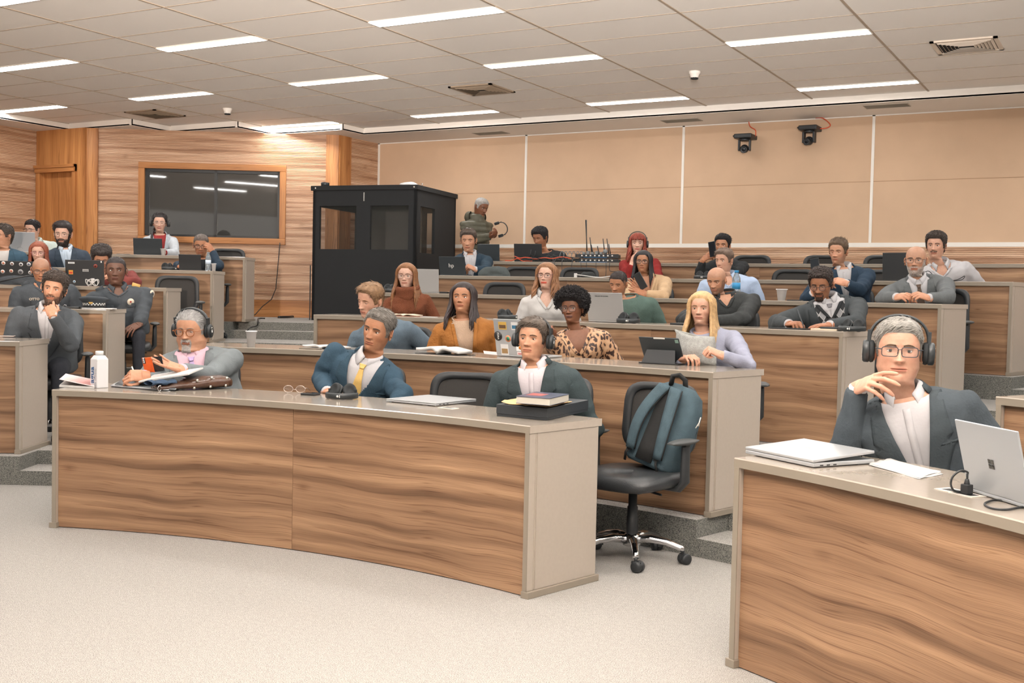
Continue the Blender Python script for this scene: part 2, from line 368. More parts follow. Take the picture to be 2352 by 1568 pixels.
# back wall: beige panels over slatted wainscot
strips = [-12.0, -9.72, -7.41, -5.13, -2.775, -.42, 1.94, 4.3, 6.66]
mb = MB(); mb.box(-9.9, 7.5, YW, YW + .1, 0, ZS); st('wall_back', mb, M_BEIGE)
mb = MB()
for x in strips[2:]: mb.box(x - .016, x + .016, YW - .012, YW, 2.02, ZS)
mb.box(-9.9, 7.5, YW - .02, YW, 1.985, 2.035)
mb.box(-9.9, -9.87, YW - .012, YW, 2.02, ZS); mb.box(-9.9, 7.5, YW - .012, YW, ZS - .012, ZS)
st('trim_2', mb, M_STRIP)
mb = MB(); mb.box(-9.9, 7.5, YW - .002, YW, 2.752, 2.758); st('trim_3', mb, mat('seam', srgb(150, 122, 94), .9))
def slat_wall(P0, P1, z0, z1, name, seams=3, hole=None, pitch=.0215):
    """horizontal ribs as real profile geometry, P0->P1, ribs toward the room (left of direction)"""
    P0 = Vector(P0); P1 = Vector(P1); L_ = (P1 - P0).length; t = (P1 - P0) / L_; nrm = Vector((t.y, -t.x, 0)); mb = MB(); nz = int((z1 - z0) / pitch)
    segs = [(0, L_, z0, z1)] if not hole else [(0, hole[0], z0, z1), (hole[1], L_, z0, z1), (hole[0], hole[1], z0, hole[2]), (hole[0], hole[1], hole[3], z1)]
    for (a, b, za, zb) in segs:
        rows = []; uvr = []; k0 = int(round((za - z0) / pitch)); k1 = int(round((zb - z0) / pitch))
        for k in range(k0, k1):
            z = z0 + k * pitch
            for dz, dd in ((0, 0), (.0005, -.012), (.006, -.012), (.0065, 0)):
                zz = z + dz; rows.append([P0 + t * a + nrm * dd + Vector((0, 0, zz)), P0 + t * b + nrm * dd + Vector((0, 0, zz))]); uvr.append((a, b, zz))
        rows.append([P0 + t * a + Vector((0, 0, zb)), P0 + t * b + Vector((0, 0, zb))]); uvr.append((a, b, zb))
        mb.grid(rows, lambda i, k: (uvr[i][k] + int(uvr[i][2] / .26) * 7.3, uvr[i][2]), smooth=False)
    o = st(name, mb, M_SLAT); return o
slat_wall((-9.9, YW - .018, 0), (7.5, YW - .018, 0), .95, 1.985, 'wall_back')
mb = MB(); mb.box(-9.9, 7.5, YW - .02, YW, .95, 1.06); st('baseboard_back', mb, M_TRIMH)
# left walls
A = Vector((-12.74, 11.01, 0)); B = Vector((-10.07, 12.69, 0)); t = (B - A).normalized(); nr = Vector((t.y, -t.x, 0))
P1 = A + t * 3.33
slat_wall(A, B, 1.19, ZS, 'wall_left', hole=(.6, 2.56, 2.0, 3.04))
Mw = Matrix(((t.x, -nr.x, 0, A.x), (t.y, -nr.y, 0, A.y), (0, 0, 1, 0), (0, 0, 0, 1)))   # x along wall, -y toward room
mb = MB(); mb.box(0, 3.16, -.004, .05, FL(5), 1.19, Mw); st('baseboard_left', mb, M_TRIMH)
mb = MB(); mb.box(3.155, 3.33, -.03, .06, FL(5), ZS, Mw); mb.box(-.175, 0, -.03, .06, FL(5) - .2, ZS, Mw); st('trim_4', mb, M_TRIMW)
mb = MB(); q = P1; mb.box(q.x - .02, q.x + .03, q.y - .01, q.y + .25, FL(5), ZS); st('trim_5', mb, M_TRIMW)
slat_wall(Vector((P1.x + .015, P1.y + .24, 0)), Vector((-9.9, YW, 0)), FL(5), ZS, 'wall_left')
slat_wall(Vector((XL, -2, 0)), Vector((XL, 10.87, 0)), .0, ZS, 'wall_left')
mb = MB(); mb.box(XL - .3, XL - .02, -8, 11, 0, ZS); mb.box(-13.9, 7.5, YW + .1, YW + .3, 0, ZS); st('wall_left', mb, M_TRIMW)
# door wall
DY = 10.87
mb = MB(); mb.box(XL, XL + .03, DY, DY + .06, FL(4), ZS); mb.box(XL + .03, XL + .81, DY, DY + .06, 3.03, ZS); mb.box(XL + .81, A.x + .02 - .13, DY, DY + .06, FL(4), ZS); st('wall_left', mb, M_TRIMW)
d = root('door_1', 'honey wood door with a deep wooden frame at far left', 'door', (XL, DY, FL(4))); d['kind'] = 'structure'
mb = MB(); z1 = 2.93 - FL(4); mb.box(.11, .81, .05, .09, 0, z1); mb.build('door_leaf', M_TRIMW, d)
mb = MB(); mb.box(.02, .11, -.03, .09, 0, z1 + .1); mb.box(.775, .84, -.03, .09, 0, z1 + .1); mb.build('door_frame', M_TRIMW, d)
mb = MB(); mb.box(.02, .84, -.05, .09, z1, z1 + .1); mb.box(.02, .84, -.07, .0, z1 + .06, z1 + .1); mb.build('lintel', M_TRIMH, d)
mb = MB(); mb.tube([(.74, .05, 1.0), (.74, -.02, 1.0), (.64, -.02, 1.0)], .01); mb.build('door_handle', M_CHROME, d)
# window
wd = root('window_1', 'wide black tinted window in a honey wood frame', 'window', tuple(A), 0); wd['kind'] = 'structure'; wd.rotation_euler = (0, 0, atan2(t.y, t.x))
wx0, wx1, wz0, wz1 = .56, 2.6, 1.97, 3.08; fw = .085
mb = MB()
for (a, b, c_, d_) in ((wx0, wx1, wz1 - fw, wz1), (wx0, wx1, wz0, wz0 + fw)): mb.box(a, b, -.045, .06, c_, d_)
mb.build('window_frame', M_TRIMH, wd, bevel=.004)
mb = MB()
for (a, b, c_, d_) in ((wx0, wx0 + fw, wz0 + fw, wz1 - fw), (wx1 - fw, wx1, wz0 + fw, wz1 - fw)): mb.box(a, b, -.045, .06, c_, d_)
mb.build('window_jamb', M_TRIMW, wd, bevel=.004)
gx0, gx1, gz0, gz1 = wx0 + fw, wx1 - fw, wz0 + fw, wz1 - fw
mk = mat('black_window_metal', srgb(28, 30, 31), .4)
mb = MB(); q = .035
for (a, b, c_, d_) in ((gx0, gx1, gz1 - .04, gz1), (gx0, gx1, gz0, gz0 + .03), (gx0, gx0 + .05, gz0, gz1), (gx1 - q, gx1, gz0, gz1), (1.6, 1.635, gz0, gz1)): mb.box(a, b, .0, .05, c_, d_)
mb.build('sash', mk, wd)
mg = mat('tinted_glass', srgb(62, 62, 60), .03, spec=.9, coat=1.)
mb = MB(); mb.box(gx0, gx1, .03, .036, gz0, gz1); mb.build('glass', mg, wd)
# thin cable hanging from the window to the floor
mb = MB(); pts = [Mw @ Vector(v) for v in ((2.53, -.06, 2.0), (2.5, -.05, 1.6), (2.48, -.05, 1.35), (2.42, -.05, 1.2), (2.3, -.06, 1.1), (2.2, -.08, .98), (2.1, -.2, .955))]
setp(mb.tube(pts, .006, 6).build('cable', M_DARK), 'thin black cable hanging from the tinted window to the floor', 'cable') if False else None
mb = MB(); mb.tube(pts, .006, 6); setp(mb.build('cable', M_DARK), 'thin black cable hanging from the tinted window to the floor', 'cable')
# ------------------------------------------------------------------ tiered floor
BL = (radians(-75), radians(-29.2)); BR = (radians(27.0), radians(62))
ML = [radians(a) for a in (-20.6, -18.7, -17.2, -16.6, -15.9, -15.5)]; MR = radians(14.5)
def sector(mb, a0, a1, r0, r1, z0, z1, n=40, mit=0, mif=1):
    A_ = [a0 + (a1 - a0) * k / n for k in range(n + 1)]
    top = [[pol(a, r0, z1) for a in A_], [pol(a, r1, z1) for a in A_]]; mb.grid(top, None, mit, False)
    mb.grid([[pol(a, r0, z0) for a in A_], [pol(a, r0, z1) for a in A_]], None, mif, False)
    for a in (a0, a1): mb.add([pol(a, r0, z0), pol(a, r1, z0), pol(a, r1, z1), pol(a, r0, z1)], [(0, 1, 2, 3)], None, mif)
def clip(o):
    bm = bmesh.new(); bm.from_mesh(o.data)
    for co, no in (((XL, 0, 0), (1, 0, 0)), ((0, YW, 0), (0, -1, 0)), ((7.4, 0, 0), (-1, 0, 0)), (tuple(A + nr * -.01), (nr.x, nr.y, 0))):
        # keep the room side
        if co == tuple(A + nr * -.01): continue
        bmesh.ops.bisect_plane(bm, geom=bm.verts[:] + bm.edges[:] + bm.faces[:], plane_co=co, plane_no=no, clear_inner=True)
    bm.to_mesh(o.data); bm.free()
mb = MB(); mb.box(XL, 7.5, -8, YW, -.05, 0); st('floor', mb, M_CARPET)
RP = [None] + [RR[k] - .10 for k in range(1, 6)]
for n_ in range(1, 6):
    mb = MB(); r1 = RP[n_ + 1] if n_ < 5 else 24; z = FL(n_); zl = FL(n_ - 1)
    for a0, a1 in (BL, (ML[n_], MR), BR): sector(mb, a0, a1, RP[n_], r1 + .3, zl, z)
    for a0, a1 in ((BL[1], ML[n_]), (MR, BR[0])):
        sector(mb, a0, a1, RP[n_], RP[n_] + .32, zl, (z + zl) / 2, 12); sector(mb, a0, a1, RP[n_] + .3, r1 + .3, zl, z, 12)
    o = st('floor', mb, [M_CARPET, M_RISER]); clip(o)
# ------------------------------------------------------------------ desks
DD = .5
M_GROM = mat('outlet_plate', srgb(205, 198, 188), .35)
def desk(n_, a0, a1, words, endL=True, endR=True, grom=()):
    R0 = RR[n_]; z0 = FL(n_); zt = z0 + DT; r = root('desk', words, 'desk', pol((a0 + a1) / 2, R0 + .25, z0), group='curved wood-fronted lecture desks')
    inv = Matrix.Translation(-r.location)
    L_ = (a1 - a0) * R0; n = max(8, int(L_ / .09)); AA = [a0 + (a1 - a0) * k / n for k in range(n + 1)]; th = .034
    def part(mb, name, m, bevel=0.):
        mb.v = [tuple(inv @ Vector(v)) for v in mb.v]; return mb.build(name, m, r, bevel=bevel)
    # worktop ring
    mb = MB(); prof = [(R0, zt - th), (R0, zt - .004), (R0 + .004, zt), (R0 + DD, zt), (R0 + DD, zt - th)]
    P = [[pol(a, q[0], q[1]) for q in prof] for a in AA]
    mb.grid([[row[k] for k in range(5)] for row in P], None, 0, False, wrap=True)
    mb.add(P[0], [(4, 3, 2, 1, 0)]); mb.add(P[-1], [(0, 1, 2, 3, 4)])
    mb.mi = [1 if (i % 5 in (0, 4)) else 0 for i in range(len(mb.f) - 2)] + [2] * 2
    part(mb, 'worktop', [M_TOP, M_EDGE, M_LAM])
    # front veneer panels, each about 1.35 m of arc
    k = max(1, round(L_ / 1.42)); et = .028 / R0
    for s in range(k):
        b0 = a0 + et + (a1 - a0 - 2 * et) * s / k; b1 = a0 + et + (a1 - a0 - 2 * et) * (s + 1) / k - .002 / R0; m_ = max(6, int((b1 - b0) * R0 / .08))
        rows = []
        for (rr_, zz) in ((R0 + .022, z0 + .004), (R0 + .022, zt - th), (R0 + .04, zt - th), (R0 + .04, z0 + .004)): rows.append([pol(b0 + (b1 - b0) * q / m_, rr_, zz) for q in range(m_ + 1)])
        mb = MB(); uo = (n_ * 3.7 + int(a0 * 10) * 1.9) % 11
        mb.grid([rows[3], rows[0], rows[1], rows[2]], lambda i, q, b0=b0, b1=b1, m_=m_: (uo + (b1 - b0) * R0 * q / m_, (0, .004, DT - th, DT - th)[i] + uo * .37), 0, True)
        mb.sm = [False] * len(mb.f)
        for q in (0, m_): mb.add([rows[i][q] for i in range(4)], [(0, 1, 2, 3)])
        part(mb, 'front_panel', M_WOOD)
    # underlying dark back board
    rows = [[pol(a0 + (a1 - a0) * q / n, R0 + .041, zz) for q in range(n + 1)] for zz in (z0 + .01, zt - th - .001)]
    rows2 = [[pol(a0 + (a1 - a0) * q / n, R0 + .052, zz) for q in range(n + 1)] for zz in (zt - th - .001, z0 + .01)]
    mb = MB(); mb.grid([rows[0], rows[1], rows2[0], rows2[1]], None, 0, False); part(mb, 'back_board', M_LAM)
    for on, a, sg in ((endL, a0, 1), (endR, a1, -1)):
        if not on: continue
        for nm, w0, w1, ra, rb, za, zb, m_ in (('end_panel', .003, .027, R0 + .003, R0 + DD - .02, z0 + .03, zt - th, M_LAM), ('foot_rail', -.012, .032, R0 - .004, R0 + DD - .01, z0, z0 + .03, M_EDGE)):
            mb = MB(); vs = []
            for rr_ in (ra, rb):
                for ww in (w0, w1):
                    c_ = pol(a, rr_) + Vector((cos(a), -sin(a), 0)) * (ww * sg)
                    vs += [Vector((c_.x, c_.y, za)), Vector((c_.x, c_.y, zb))]
            mb.add(vs, [(0, 1, 3, 2), (4, 6, 7, 5), (0, 4, 5, 1), (2, 3, 7, 6), (1, 5, 7, 3), (0, 2, 6, 4)]); part(mb, nm, m_, bevel=.002)
        mb = MB(); vs = []   # edge post visible beside the wood
        for rr_ in (R0 - .001, R0 + .003):
            for ww in (.003, .027):
                c_ = pol(a, rr_) + Vector((cos(a), -sin(a), 0)) * (ww * sg); vs += [Vector((c_.x, c_.y, z0 + .03)), Vector((c_.x, c_.y, zt - th))]
        mb.add(vs, [(0, 1, 3, 2), (4, 6, 7, 5), (0, 4, 5, 1), (2, 3, 7, 6), (1, 5, 7, 3), (0, 2, 6, 4)]); part(mb, 'edge_strip', M_EDGE)
    for q in grom:
        P_ = Vector(q); a = az_of(P_); M = Matrix.Translation(Vector((P_.x, P_.y, zt))) @ Matrix.Rotation(-a, 4, 'Z')
        mb = MB(); mb.box(-.045, .045, -.03, .03, 0, .002, M); mb.box(-.028, .028, -.017, .017, .002, .0025, M, 1); part(mb, 'power_outlet', [M_GROM, M_DARK])
    return r
D_ = radians
desk(0, D_(-20.41), D_(14.11), 'front curved wood desk facing the camera, with headphones and black box', grom=[atz(995, 930, .76), atz(1030, 937, .76)])
desk(0, D_(27.27), D_(48), 'wood desk in the lower right corner with two silver laptops', grom=[atz(2188, 1127, .76), atz(2222, 1136, .76)])
desk(1, D_(-19.3), D_(14.59), 'second row middle desk carrying the sticker-covered laptop')
desk(1, D_(-62), D_(-29.6), 'second row left desk with the man resting his chin in front of it' if False else 'second row left desk, lowest at the left edge')
desk(1, D_(28.63), D_(50), 'second row right desk, only its corner visible at the right edge')
desk(2, D_(-17.05), D_(13.53), 'third row middle desk with the two argyle-side headphones and open diary' if False else 'third row middle desk with its left edge beside the carpeted steps')
desk(2, D_(-62), D_(-29.68), 'third row left desk with the police cap on it')
desk(3, D_(-16.6), D_(13.89), 'fourth row middle desk with a foam cup near its right part')
desk(3, D_(-62), D_(-29.23), 'fourth row left desk carrying two stickered dark laptops')
desk(4, D_(-15.71), D_(14.2), 'fifth row middle desk starting beside the black booth')
desk(4, D_(-56), D_(-28.66), 'fifth row left desk with black tablet and water bottle')
desk(5, D_(-14.4), D_(22), 'top row middle desk piled with receivers and cables')
desk(5, D_(-50), D_(-28.5), 'top row left desk under the tinted window')
# ------------------------------------------------------------------ people: anatomy helpers
def itp(tab, x):
    if x <= tab[0][0]: return tab[0][1]
    for (a, va), (b, vb) in zip(tab, tab[1:]):
        if x <= b:
            t = (x - a) / (b - a); t = t * t * (3 - 2 * t) * .6 + t * .4; return va + (vb - va) * t
    return tab[-1][1]
def gau(x, c, s): return exp(-((x - c) / s)**2)
def col_attr(me, cols):
    a = me.color_attributes.new('Col', 'FLOAT_COLOR', 'POINT'); a.data.foreach_set('color', [v for c in cols for v in (c[0], c[1], c[2], 1.)])
def skin_material():
    m, nt, b = newmat('skin'); N = nt.nodes; L = nt.links
    at = N.new('ShaderNodeAttribute'); at.attribute_name = 'Col'
    tc = N.new('ShaderNodeTexCoord'); n = N.new('ShaderNodeTexNoise'); n.inputs['Scale'].default_value = 60; n.inputs['Detail'].default_value = 4; L.new(tc.outputs['Object'], n.inputs['Vector'])
    r = ramp(nt, [(.3, (.93, .9, .88, 1)), (.7, (1.05, 1.05, 1.05, 1))]); L.new(n.outputs['Fac'], r.inputs[0])
    mx = N.new('ShaderNodeMix'); mx.data_type = 'RGBA'; mx.blend_type = 'MULTIPLY'; mx.inputs[0].default_value = 1; L.new(at.outputs['Color'], mx.inputs[6]); L.new(r.outputs[0], mx.inputs[7])
    L.new(mx.outputs[2], b.inputs['Base Color']); b.inputs['Roughness'].default_value = .48; b.inputs['Specular IOR Level'].default_value = .4
    b.inputs['Subsurface Weight'].default_value = .12; b.inputs['Subsurface Radius'].default_value = (.012, .004, .002); b.inputs['Subsurface Scale'].default_value = 1.
    bp = N.new('ShaderNodeBump'); bp.inputs['Strength'].default_value = .12; bp.inputs['Distance'].default_value = .003
    n2 = N.new('ShaderNodeTexNoise'); n2.inputs['Scale'].default_value = 350; L.new(tc.outputs['Object'], n2.inputs['Vector']); L.new(n2.outputs['Fac'], bp.inputs['Height']); L.new(bp.outputs[0], b.inputs['Normal'])
    return m
M_SKIN = skin_material()
M_EYE = mat('eye_white', srgb(225, 220, 214), .25); M_PUPIL = mat('pupil', srgb(14, 12, 12), .1)
def iris(c): return mat('iris_%d_%d_%d' % c, srgb(*c), .25)
def hairmat(c, rough=.55): return mat('hair_%d_%d_%d' % c, srgb(*c), rough, var=.2, vscale=45, spec=.4)
def cloth(name, c, rough=.85, bump=.25, bs=120, var=.06, vs=14): return mat(name, srgb(*c), rough, bump=bump, bscale=bs, var=var, vscale=vs, spec=.2)
M_LENS = mat('spectacle_lens', srgb(235, 240, 240), .02, alpha=.05)
def HS(th, z, p):
    """point on the bare head, th=0 faces front (-Y); z relative to the eyes (m); also returns lip/beard weights"""
    z0 = .03; wS, jaw, fat, f_ = p.get('w', 1), p.get('jaw', 1), p.get('fat', 0), p.get('fem', 0)
    if z > z0:
        h = .088; k = sqrt(max(0., 1 - ((z - z0) / h)**2.3)); f, b, w_ = .0885 * k, .103 * k, .0765 * k
    else:
        f = itp([(-.27, .05), (-.20, .036), (-.15, .034), (-.128, .044), (-.118, .066), (-.108, .079), (-.09, .084), (-.065, .0855), (-.03, .087), (0, .0865), (.03, .0885)], z)
        b = itp([(-.27, .085), (-.20, .068), (-.15, .062), (-.10, .066), (-.06, .078), (-.03, .09), (0, .099), (.03, .103)], z)
        w_ = itp([(-.27, .085), (-.20, .062), (-.15, .057), (-.125, .056), (-.108, .047 * jaw), (-.085, .0555 * jaw), (-.06, .0625 * jaw), (-.03, .0705), (0, .0755), (.03, .077)], z)
        if f_: w_ *= 1 - .05 * f_ * gau(z, -.09, .03) - (.14 * f_ if z < -.12 else 0)
        if fat: w_ += fat * (.012 * gau(z, -.06, .035) + .02 * gau(z, -.12, .04)); f += fat * .03 * gau(z, -.125, .022)
    s, c = sin(th), cos(th); n = (2.22 - .3 * max(0, min(1, (-.03 - z) / .06))) if c > 0 else 2.0
    x = w_ * wS * (1 if s >= 0 else -1) * abs(s)**(2 / n); y = -(f if c > 0 else b) * (1 if c >= 0 else -1) * abs(c)**(2 / n)
    lip = 0.
    if c > 0 and -.13 < z < .1:
        ax = abs(x); d = 0.; nz = p.get('nose', 1.)
        d += .0035 * (1 - .6 * f_) * gau(z, .021, .009) * gau(ax, .026, .02)            # brow ridge
        d -= .0085 * gau(z, .001, .0105) * gau(ax, .032, .0145)                          # socket
        d -= .002 * gau(z, .012, .01) * gau(ax, 0, .012)
        t_ = (.014 - z) / .050                                                            # nose
        if -.3 < t_ < 1.35:
            if t_ < 1: k = max(0, t_)**1.25 * .85 + .12 * max(0, min(1, t_ * 3 + .6))
            else: k = max(0, 1 - (t_ - 1) / .22) * .97
            wd = .0078 + .0058 * max(0, min(1, t_))
            d += .027 * nz * k * exp(-(ax / (wd * (1 + .15 * (nz - 1))))**2.2)
        d += .0095 * gau(z, -.0345, .0065) * gau(ax, .0125 * p.get('nw', 1.), .0062)      # wings
        d += .0035 * gau(z, -.02, .02) * gau(ax, .047, .016)                              # cheekbones
        d -= .003 * (1 - fat) * gau(z, -.055, .02) * gau(ax, .048, .014)
        d += .0048 * gau(z, -.063, .018) * gau(ax, 0, .03)                                # muzzle
        lp = p.get('lips', 1.); mw = .0235
        lip = gau(z, -.066, .0075 * (.8 + .3 * lp)) * (1 if ax < mw else max(0, 1 - (ax - mw) / .004))
        d += lip * .003 * lp * (gau(z, -.0605, .004) + 1.2 * gau(z, -.0715, .0048)) - .0045 * gau(z, -.0658, .0016) * (1 if ax < mw + .002 else 0)
        d -= .0022 * gau(z, -.081, .005) * gau(ax, 0, .02)
        d += .0055 * gau(z, -.099, .012) * gau(ax, 0, .018)
        d -= .0018 * gau(ax, .0155 + (-.035 - z) * .45, .0035) * gau(z, -.05, .014) * p.get('age', .6)   # nasolabial fold
        d -= .0012 * p.get('age', .6) * (gau(z, .052, .0016) + gau(z, .06, .0016)) * gau(ax, 0, .03)
        y -= d * min(1, c * 3)
    return Vector((x, y, z * ((.95 if z > 0 else 1.0) if not f_ else (.95 if z > 0 else 1 - .07 * f_)))), lip
def zline(hl, th):
    zf, zt, sb, nape = hl; a = abs(th)
    return itp([(0, zf), (.4, zf), (.75, zt), (1.0, .045), (1.15, .015), (1.22, sb), (1.5, sb), (1.56, .022), (1.85, .022), (1.95, -.03), (2.4, nape + .012), (3.2, nape)], a)
ZROWS = [.1178, .1165, .114, .110, .104, .097, .089, .081, .073, .066, .060, .056, .052, .048, .043, .038, .033, .028, .024, .020, .016, .0125, .009, .0055, .002, -.0015, -.005, -.009, -.013, -.017, -.021, -.0245, -.028, -.0315, -.035, -.0385, -.042, -.0455, -.049, -.0525, -.0555, -.058, -.0605, -.063, -.0648, -.066, -.0675, -.0695, -.072, -.0745, -.0775, -.081, -.085, -.089, -.0935, -.098, -.1025, -.107, -.111, -.115, -.119, -.124, -.13, -.14, -.155, -.175, -.2, -.23, -.265]
NTH = 76
def thk(k):
    t = 2. * k / NTH - 1; return pi * (1 if t >= 0 else -1) * abs(t)**1.45
def head_skin(sk, p, xf, N_, TM):
    """adds head + neck to skin buffers; xf maps head space to world, TM torso frame, N_ neck base"""
    base = Vector(p['skin']) * .70; lipc = Vector(p.get('lipc', (base[0] * .78, base[1] * .55, base[2] * .52))); V = []; Cc = []
    for z in ZROWS:
        for k in range(NTH):
            th = thk(k); P, lip = HS(th, z, p); Wd = xf @ P
            if z < -.118:
                w_ = min(1., (-.118 - z) / .11); w_ = w_ * w_ * (3 - 2 * w_); Q = TM @ Vector((P.x * 1.02, P.y * 1.0 + .004, z + .175)); Wd = Wd.lerp(Q, w_)
            c = base.copy(); fr = cos(th)
            if fr > 0:
                ch = .35 * gau(z, -.028, .02) * gau(abs(P.x), .045, .02) + .3 * gau(z, -.034, .01) * gau(P.x, 0, .014)
                c = Vector((c.x * (1 + .02 * ch), c.y * (1 - .16 * ch), c.z * (1 - .16 * ch)))
                if lip > .05: c = c.lerp(lipc, min(1., lip * 1.3))
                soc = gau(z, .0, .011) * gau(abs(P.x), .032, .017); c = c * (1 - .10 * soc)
            bd = p.get('beard'); ax = abs(P.x)
            if fr > 0: c = c * (1 - .55 * gau(z, -.0405, .0022) * gau(ax, .0075, .0035)) * (1 - .45 * gau(z, -.0658, .0013) * (1 if ax < .024 else 0))  # nostril and mouth crease shade painted into the skin colour
            if bd and z < .01:
                m = 0.
                jawm = max(0., min(1., (-.045 - z) / .012)) * (1 if fr > -.2 else 0) * max(0., min(1., (z + .135) / .012))
                side = (1. if .98 < abs(th) < 1.5 else 0.) * (1 if z > -.13 else 0)
                must = gau(z, -.052, .0055) * max(0, min(1, (.030 - ax) / .006))
                if bd[0] in ('full', 'stubble'): m = max(jawm if not (ax < .02 and -.078 < z) else 0, side, must)
                if bd[0] in ('goatee',): m = max(must, (1 if ax < .028 else 0) * max(0., min(1., (-.08 - z) / .006)) * jawm, gau(ax, .027, .005) * gau(z, -.068, .014))
                if bd[0] == 'mustache': m = must
                if lip > .25: m = 0
                c = c.lerp(Vector(srgb(*bd[1])[:3]), m * bd[2])
            bz = p.get('buzz')
            if bz and z > zline(bz[1], th): c = c.lerp(Vector(srgb(*bz[0])[:3]), bz[2])
            V.append(Wd); Cc.append(c)
    o = len(sk.v); n = len(ZROWS)
    sk.v += V; sk.c += Cc
    for i in range(n - 1):
        for k in range(NTH): a = o + i * NTH + k; b = o + i * NTH + (k + 1) % NTH; sk.f.append((a, b, b + NTH, a + NTH))
    sk.f.append(tuple(o + k for k in reversed(range(NTH))))
    # ears
    for s in (-1, 1):
        eo = Matrix.Translation((s * .0745 * p.get('w', 1), .008, -.008)) @ Matrix.Rotation(s * radians(22), 4, 'Z') @ Matrix.Rotation(radians(-8), 4, 'X'); mb = MB()
        ring = []; m_ = 20
        for k in range(m_ + 1):
            a = -pi * .62 + 2 * pi * .9 * k / m_; rr = .0165 if cos(a) > 0 or True else .0165
            ring.append(Vector((s * (.009 + .004 * sin(a * .5)), .004 + rr * cos(a) * (1 if sin(a) > 0 else .75), .028 * sin(a))))
        mb.tube(ring, [.0025] + [.0038] * (m_ - 1) + [.003], 6)
        mb.ball((s * .003, .004, 0), (.0055, .0145, .026), 14, 8); mb.ball((s * .006, -.002, -.026), (.0045, .008, .009), 8, 6)
        mb.tube([(s * .007, .012, .018), (s * .008, .013, 0), (s * .007, .007, -.014), (s * .006, -.004, -.012)], .0028, 6)
        mb.ball((s * .007, -.008, -.004), (.004, .004, .006), 8, 6)
        o = len(sk.v); sk.v += [xf @ (eo @ Vector(v)) for v in mb.v]; sk.c += [Vector((base.x, base.y * .93, base.z * .9))] * len(mb.v); sk.f += [tuple(i + o for i in f) for f in mb.f]
    # eyelids
    op = p.get('open', .82); 
    for s in (-1, 1):
        c0 = EYEC(s, p); r = .0142
        for up in (1, -1):
            rows = []; na, ne = 14, 8
            for i in range(ne + 1):
                row = []
                for k in range(na + 1):
                    al = radians(-78 + 156 * k / na); lim = (radians(24) * op - radians(6) * (1 - op) if up > 0 else radians(-20 - 4 * (op - 1))) * cos(al * .95)
                    if up < 0: lim = min(lim, radians(24) * op * cos(al * .95) - radians(3)) if op < .2 else lim
                    e_ = lim + (up * pi / 2 * .95 - lim) * (i / ne)
                    row.append(xf @ (c0 + Vector((r * sin(al) * cos(e_), -r * cos(al) * cos(e_), r * sin(e_) * .95))))
                rows.append(row)
            o = len(sk.v); nc = na + 1; lc = base * (.93 if up > 0 else .97); sk.v += [q for rw in rows for q in rw]
            sk.c += [Vector((lc.x * (.6 if i == 0 else 1), lc.y * (.5 if i == 0 else 1), lc.z * (.5 if i == 0 else 1))) for i in range(ne + 1) for k in range(nc)]
            for i in range(ne):
                for k in range(na): a = o + i * nc + k; sk.f.append((a, a + 1, a + 1 + nc, a + nc))
def EYEC(s, p):
    P, _ = HS(.42, .001, p); return Vector((s * .0315 * p.get('w', 1), -.0645, .001))
class SKB:
    def __init__(s): s.v = []; s.f = []; s.c = []
    def addmb(s, mb, col, M=None):
        o = len(s.v); s.v += [(M @ Vector(v)) if M is not None else Vector(v) for v in mb.v]; s.f += [tuple(i + o for i in f) for f in mb.f]; s.c += [Vector(col)] * len(mb.v)
def remesh(mb, vox, smooth=4, fac=.5):
    me = mb.mesh('tmp', []) if False else bpy.data.meshes.new('tmp')
    if not me.vertices: me.from_pydata(mb.v, [], mb.f)
    o = bpy.data.objects.new('tmp', me); C.objects.link(o)
    r = o.modifiers.new('r', 'REMESH'); r.mode = 'VOXEL'; r.voxel_size = vox; r.use_smooth_shade = True
    s = o.modifiers.new('s', 'SMOOTH'); s.iterations = smooth; s.factor = fac
    dg = bpy.context.evaluated_depsgraph_get(); nm = bpy.data.meshes.new_from_object(o.evaluated_get(dg)); bpy.data.objects.remove(o); bpy.data.meshes.remove(me); return nm
POSES = {'relax': ((18, 25, 18), (22, 28, 18), (26, 30, 20), (30, 32, 20), (20, 15)), 'flat': ((4, 6, 4), (4, 6, 4), (5, 8, 5), (8, 8, 5), (8, 5)), 'fist': ((78, 88, 50), (80, 90, 50), (82, 90, 50), (84, 90, 50), (45, 40)),
 'pen': ((48, 48, 18), (58, 55, 30), (70, 70, 40), (78, 75, 40), (32, 25)), 'phone': ((35, 45, 30), (40, 50, 30), (45, 55, 35), (50, 55, 35), (28, 20)), 'chin': ((20, 50, 30), (55, 75, 45), (70, 80, 50), (75, 80, 50), (30, 25)),
 'drape': ((12, 14, 10), (24, 26, 16), (38, 34, 20), (46, 34, 22), (26, 20)), 'curl': ((45, 50, 30), (50, 55, 35), (55, 58, 35), (58, 60, 35), (30, 25))}
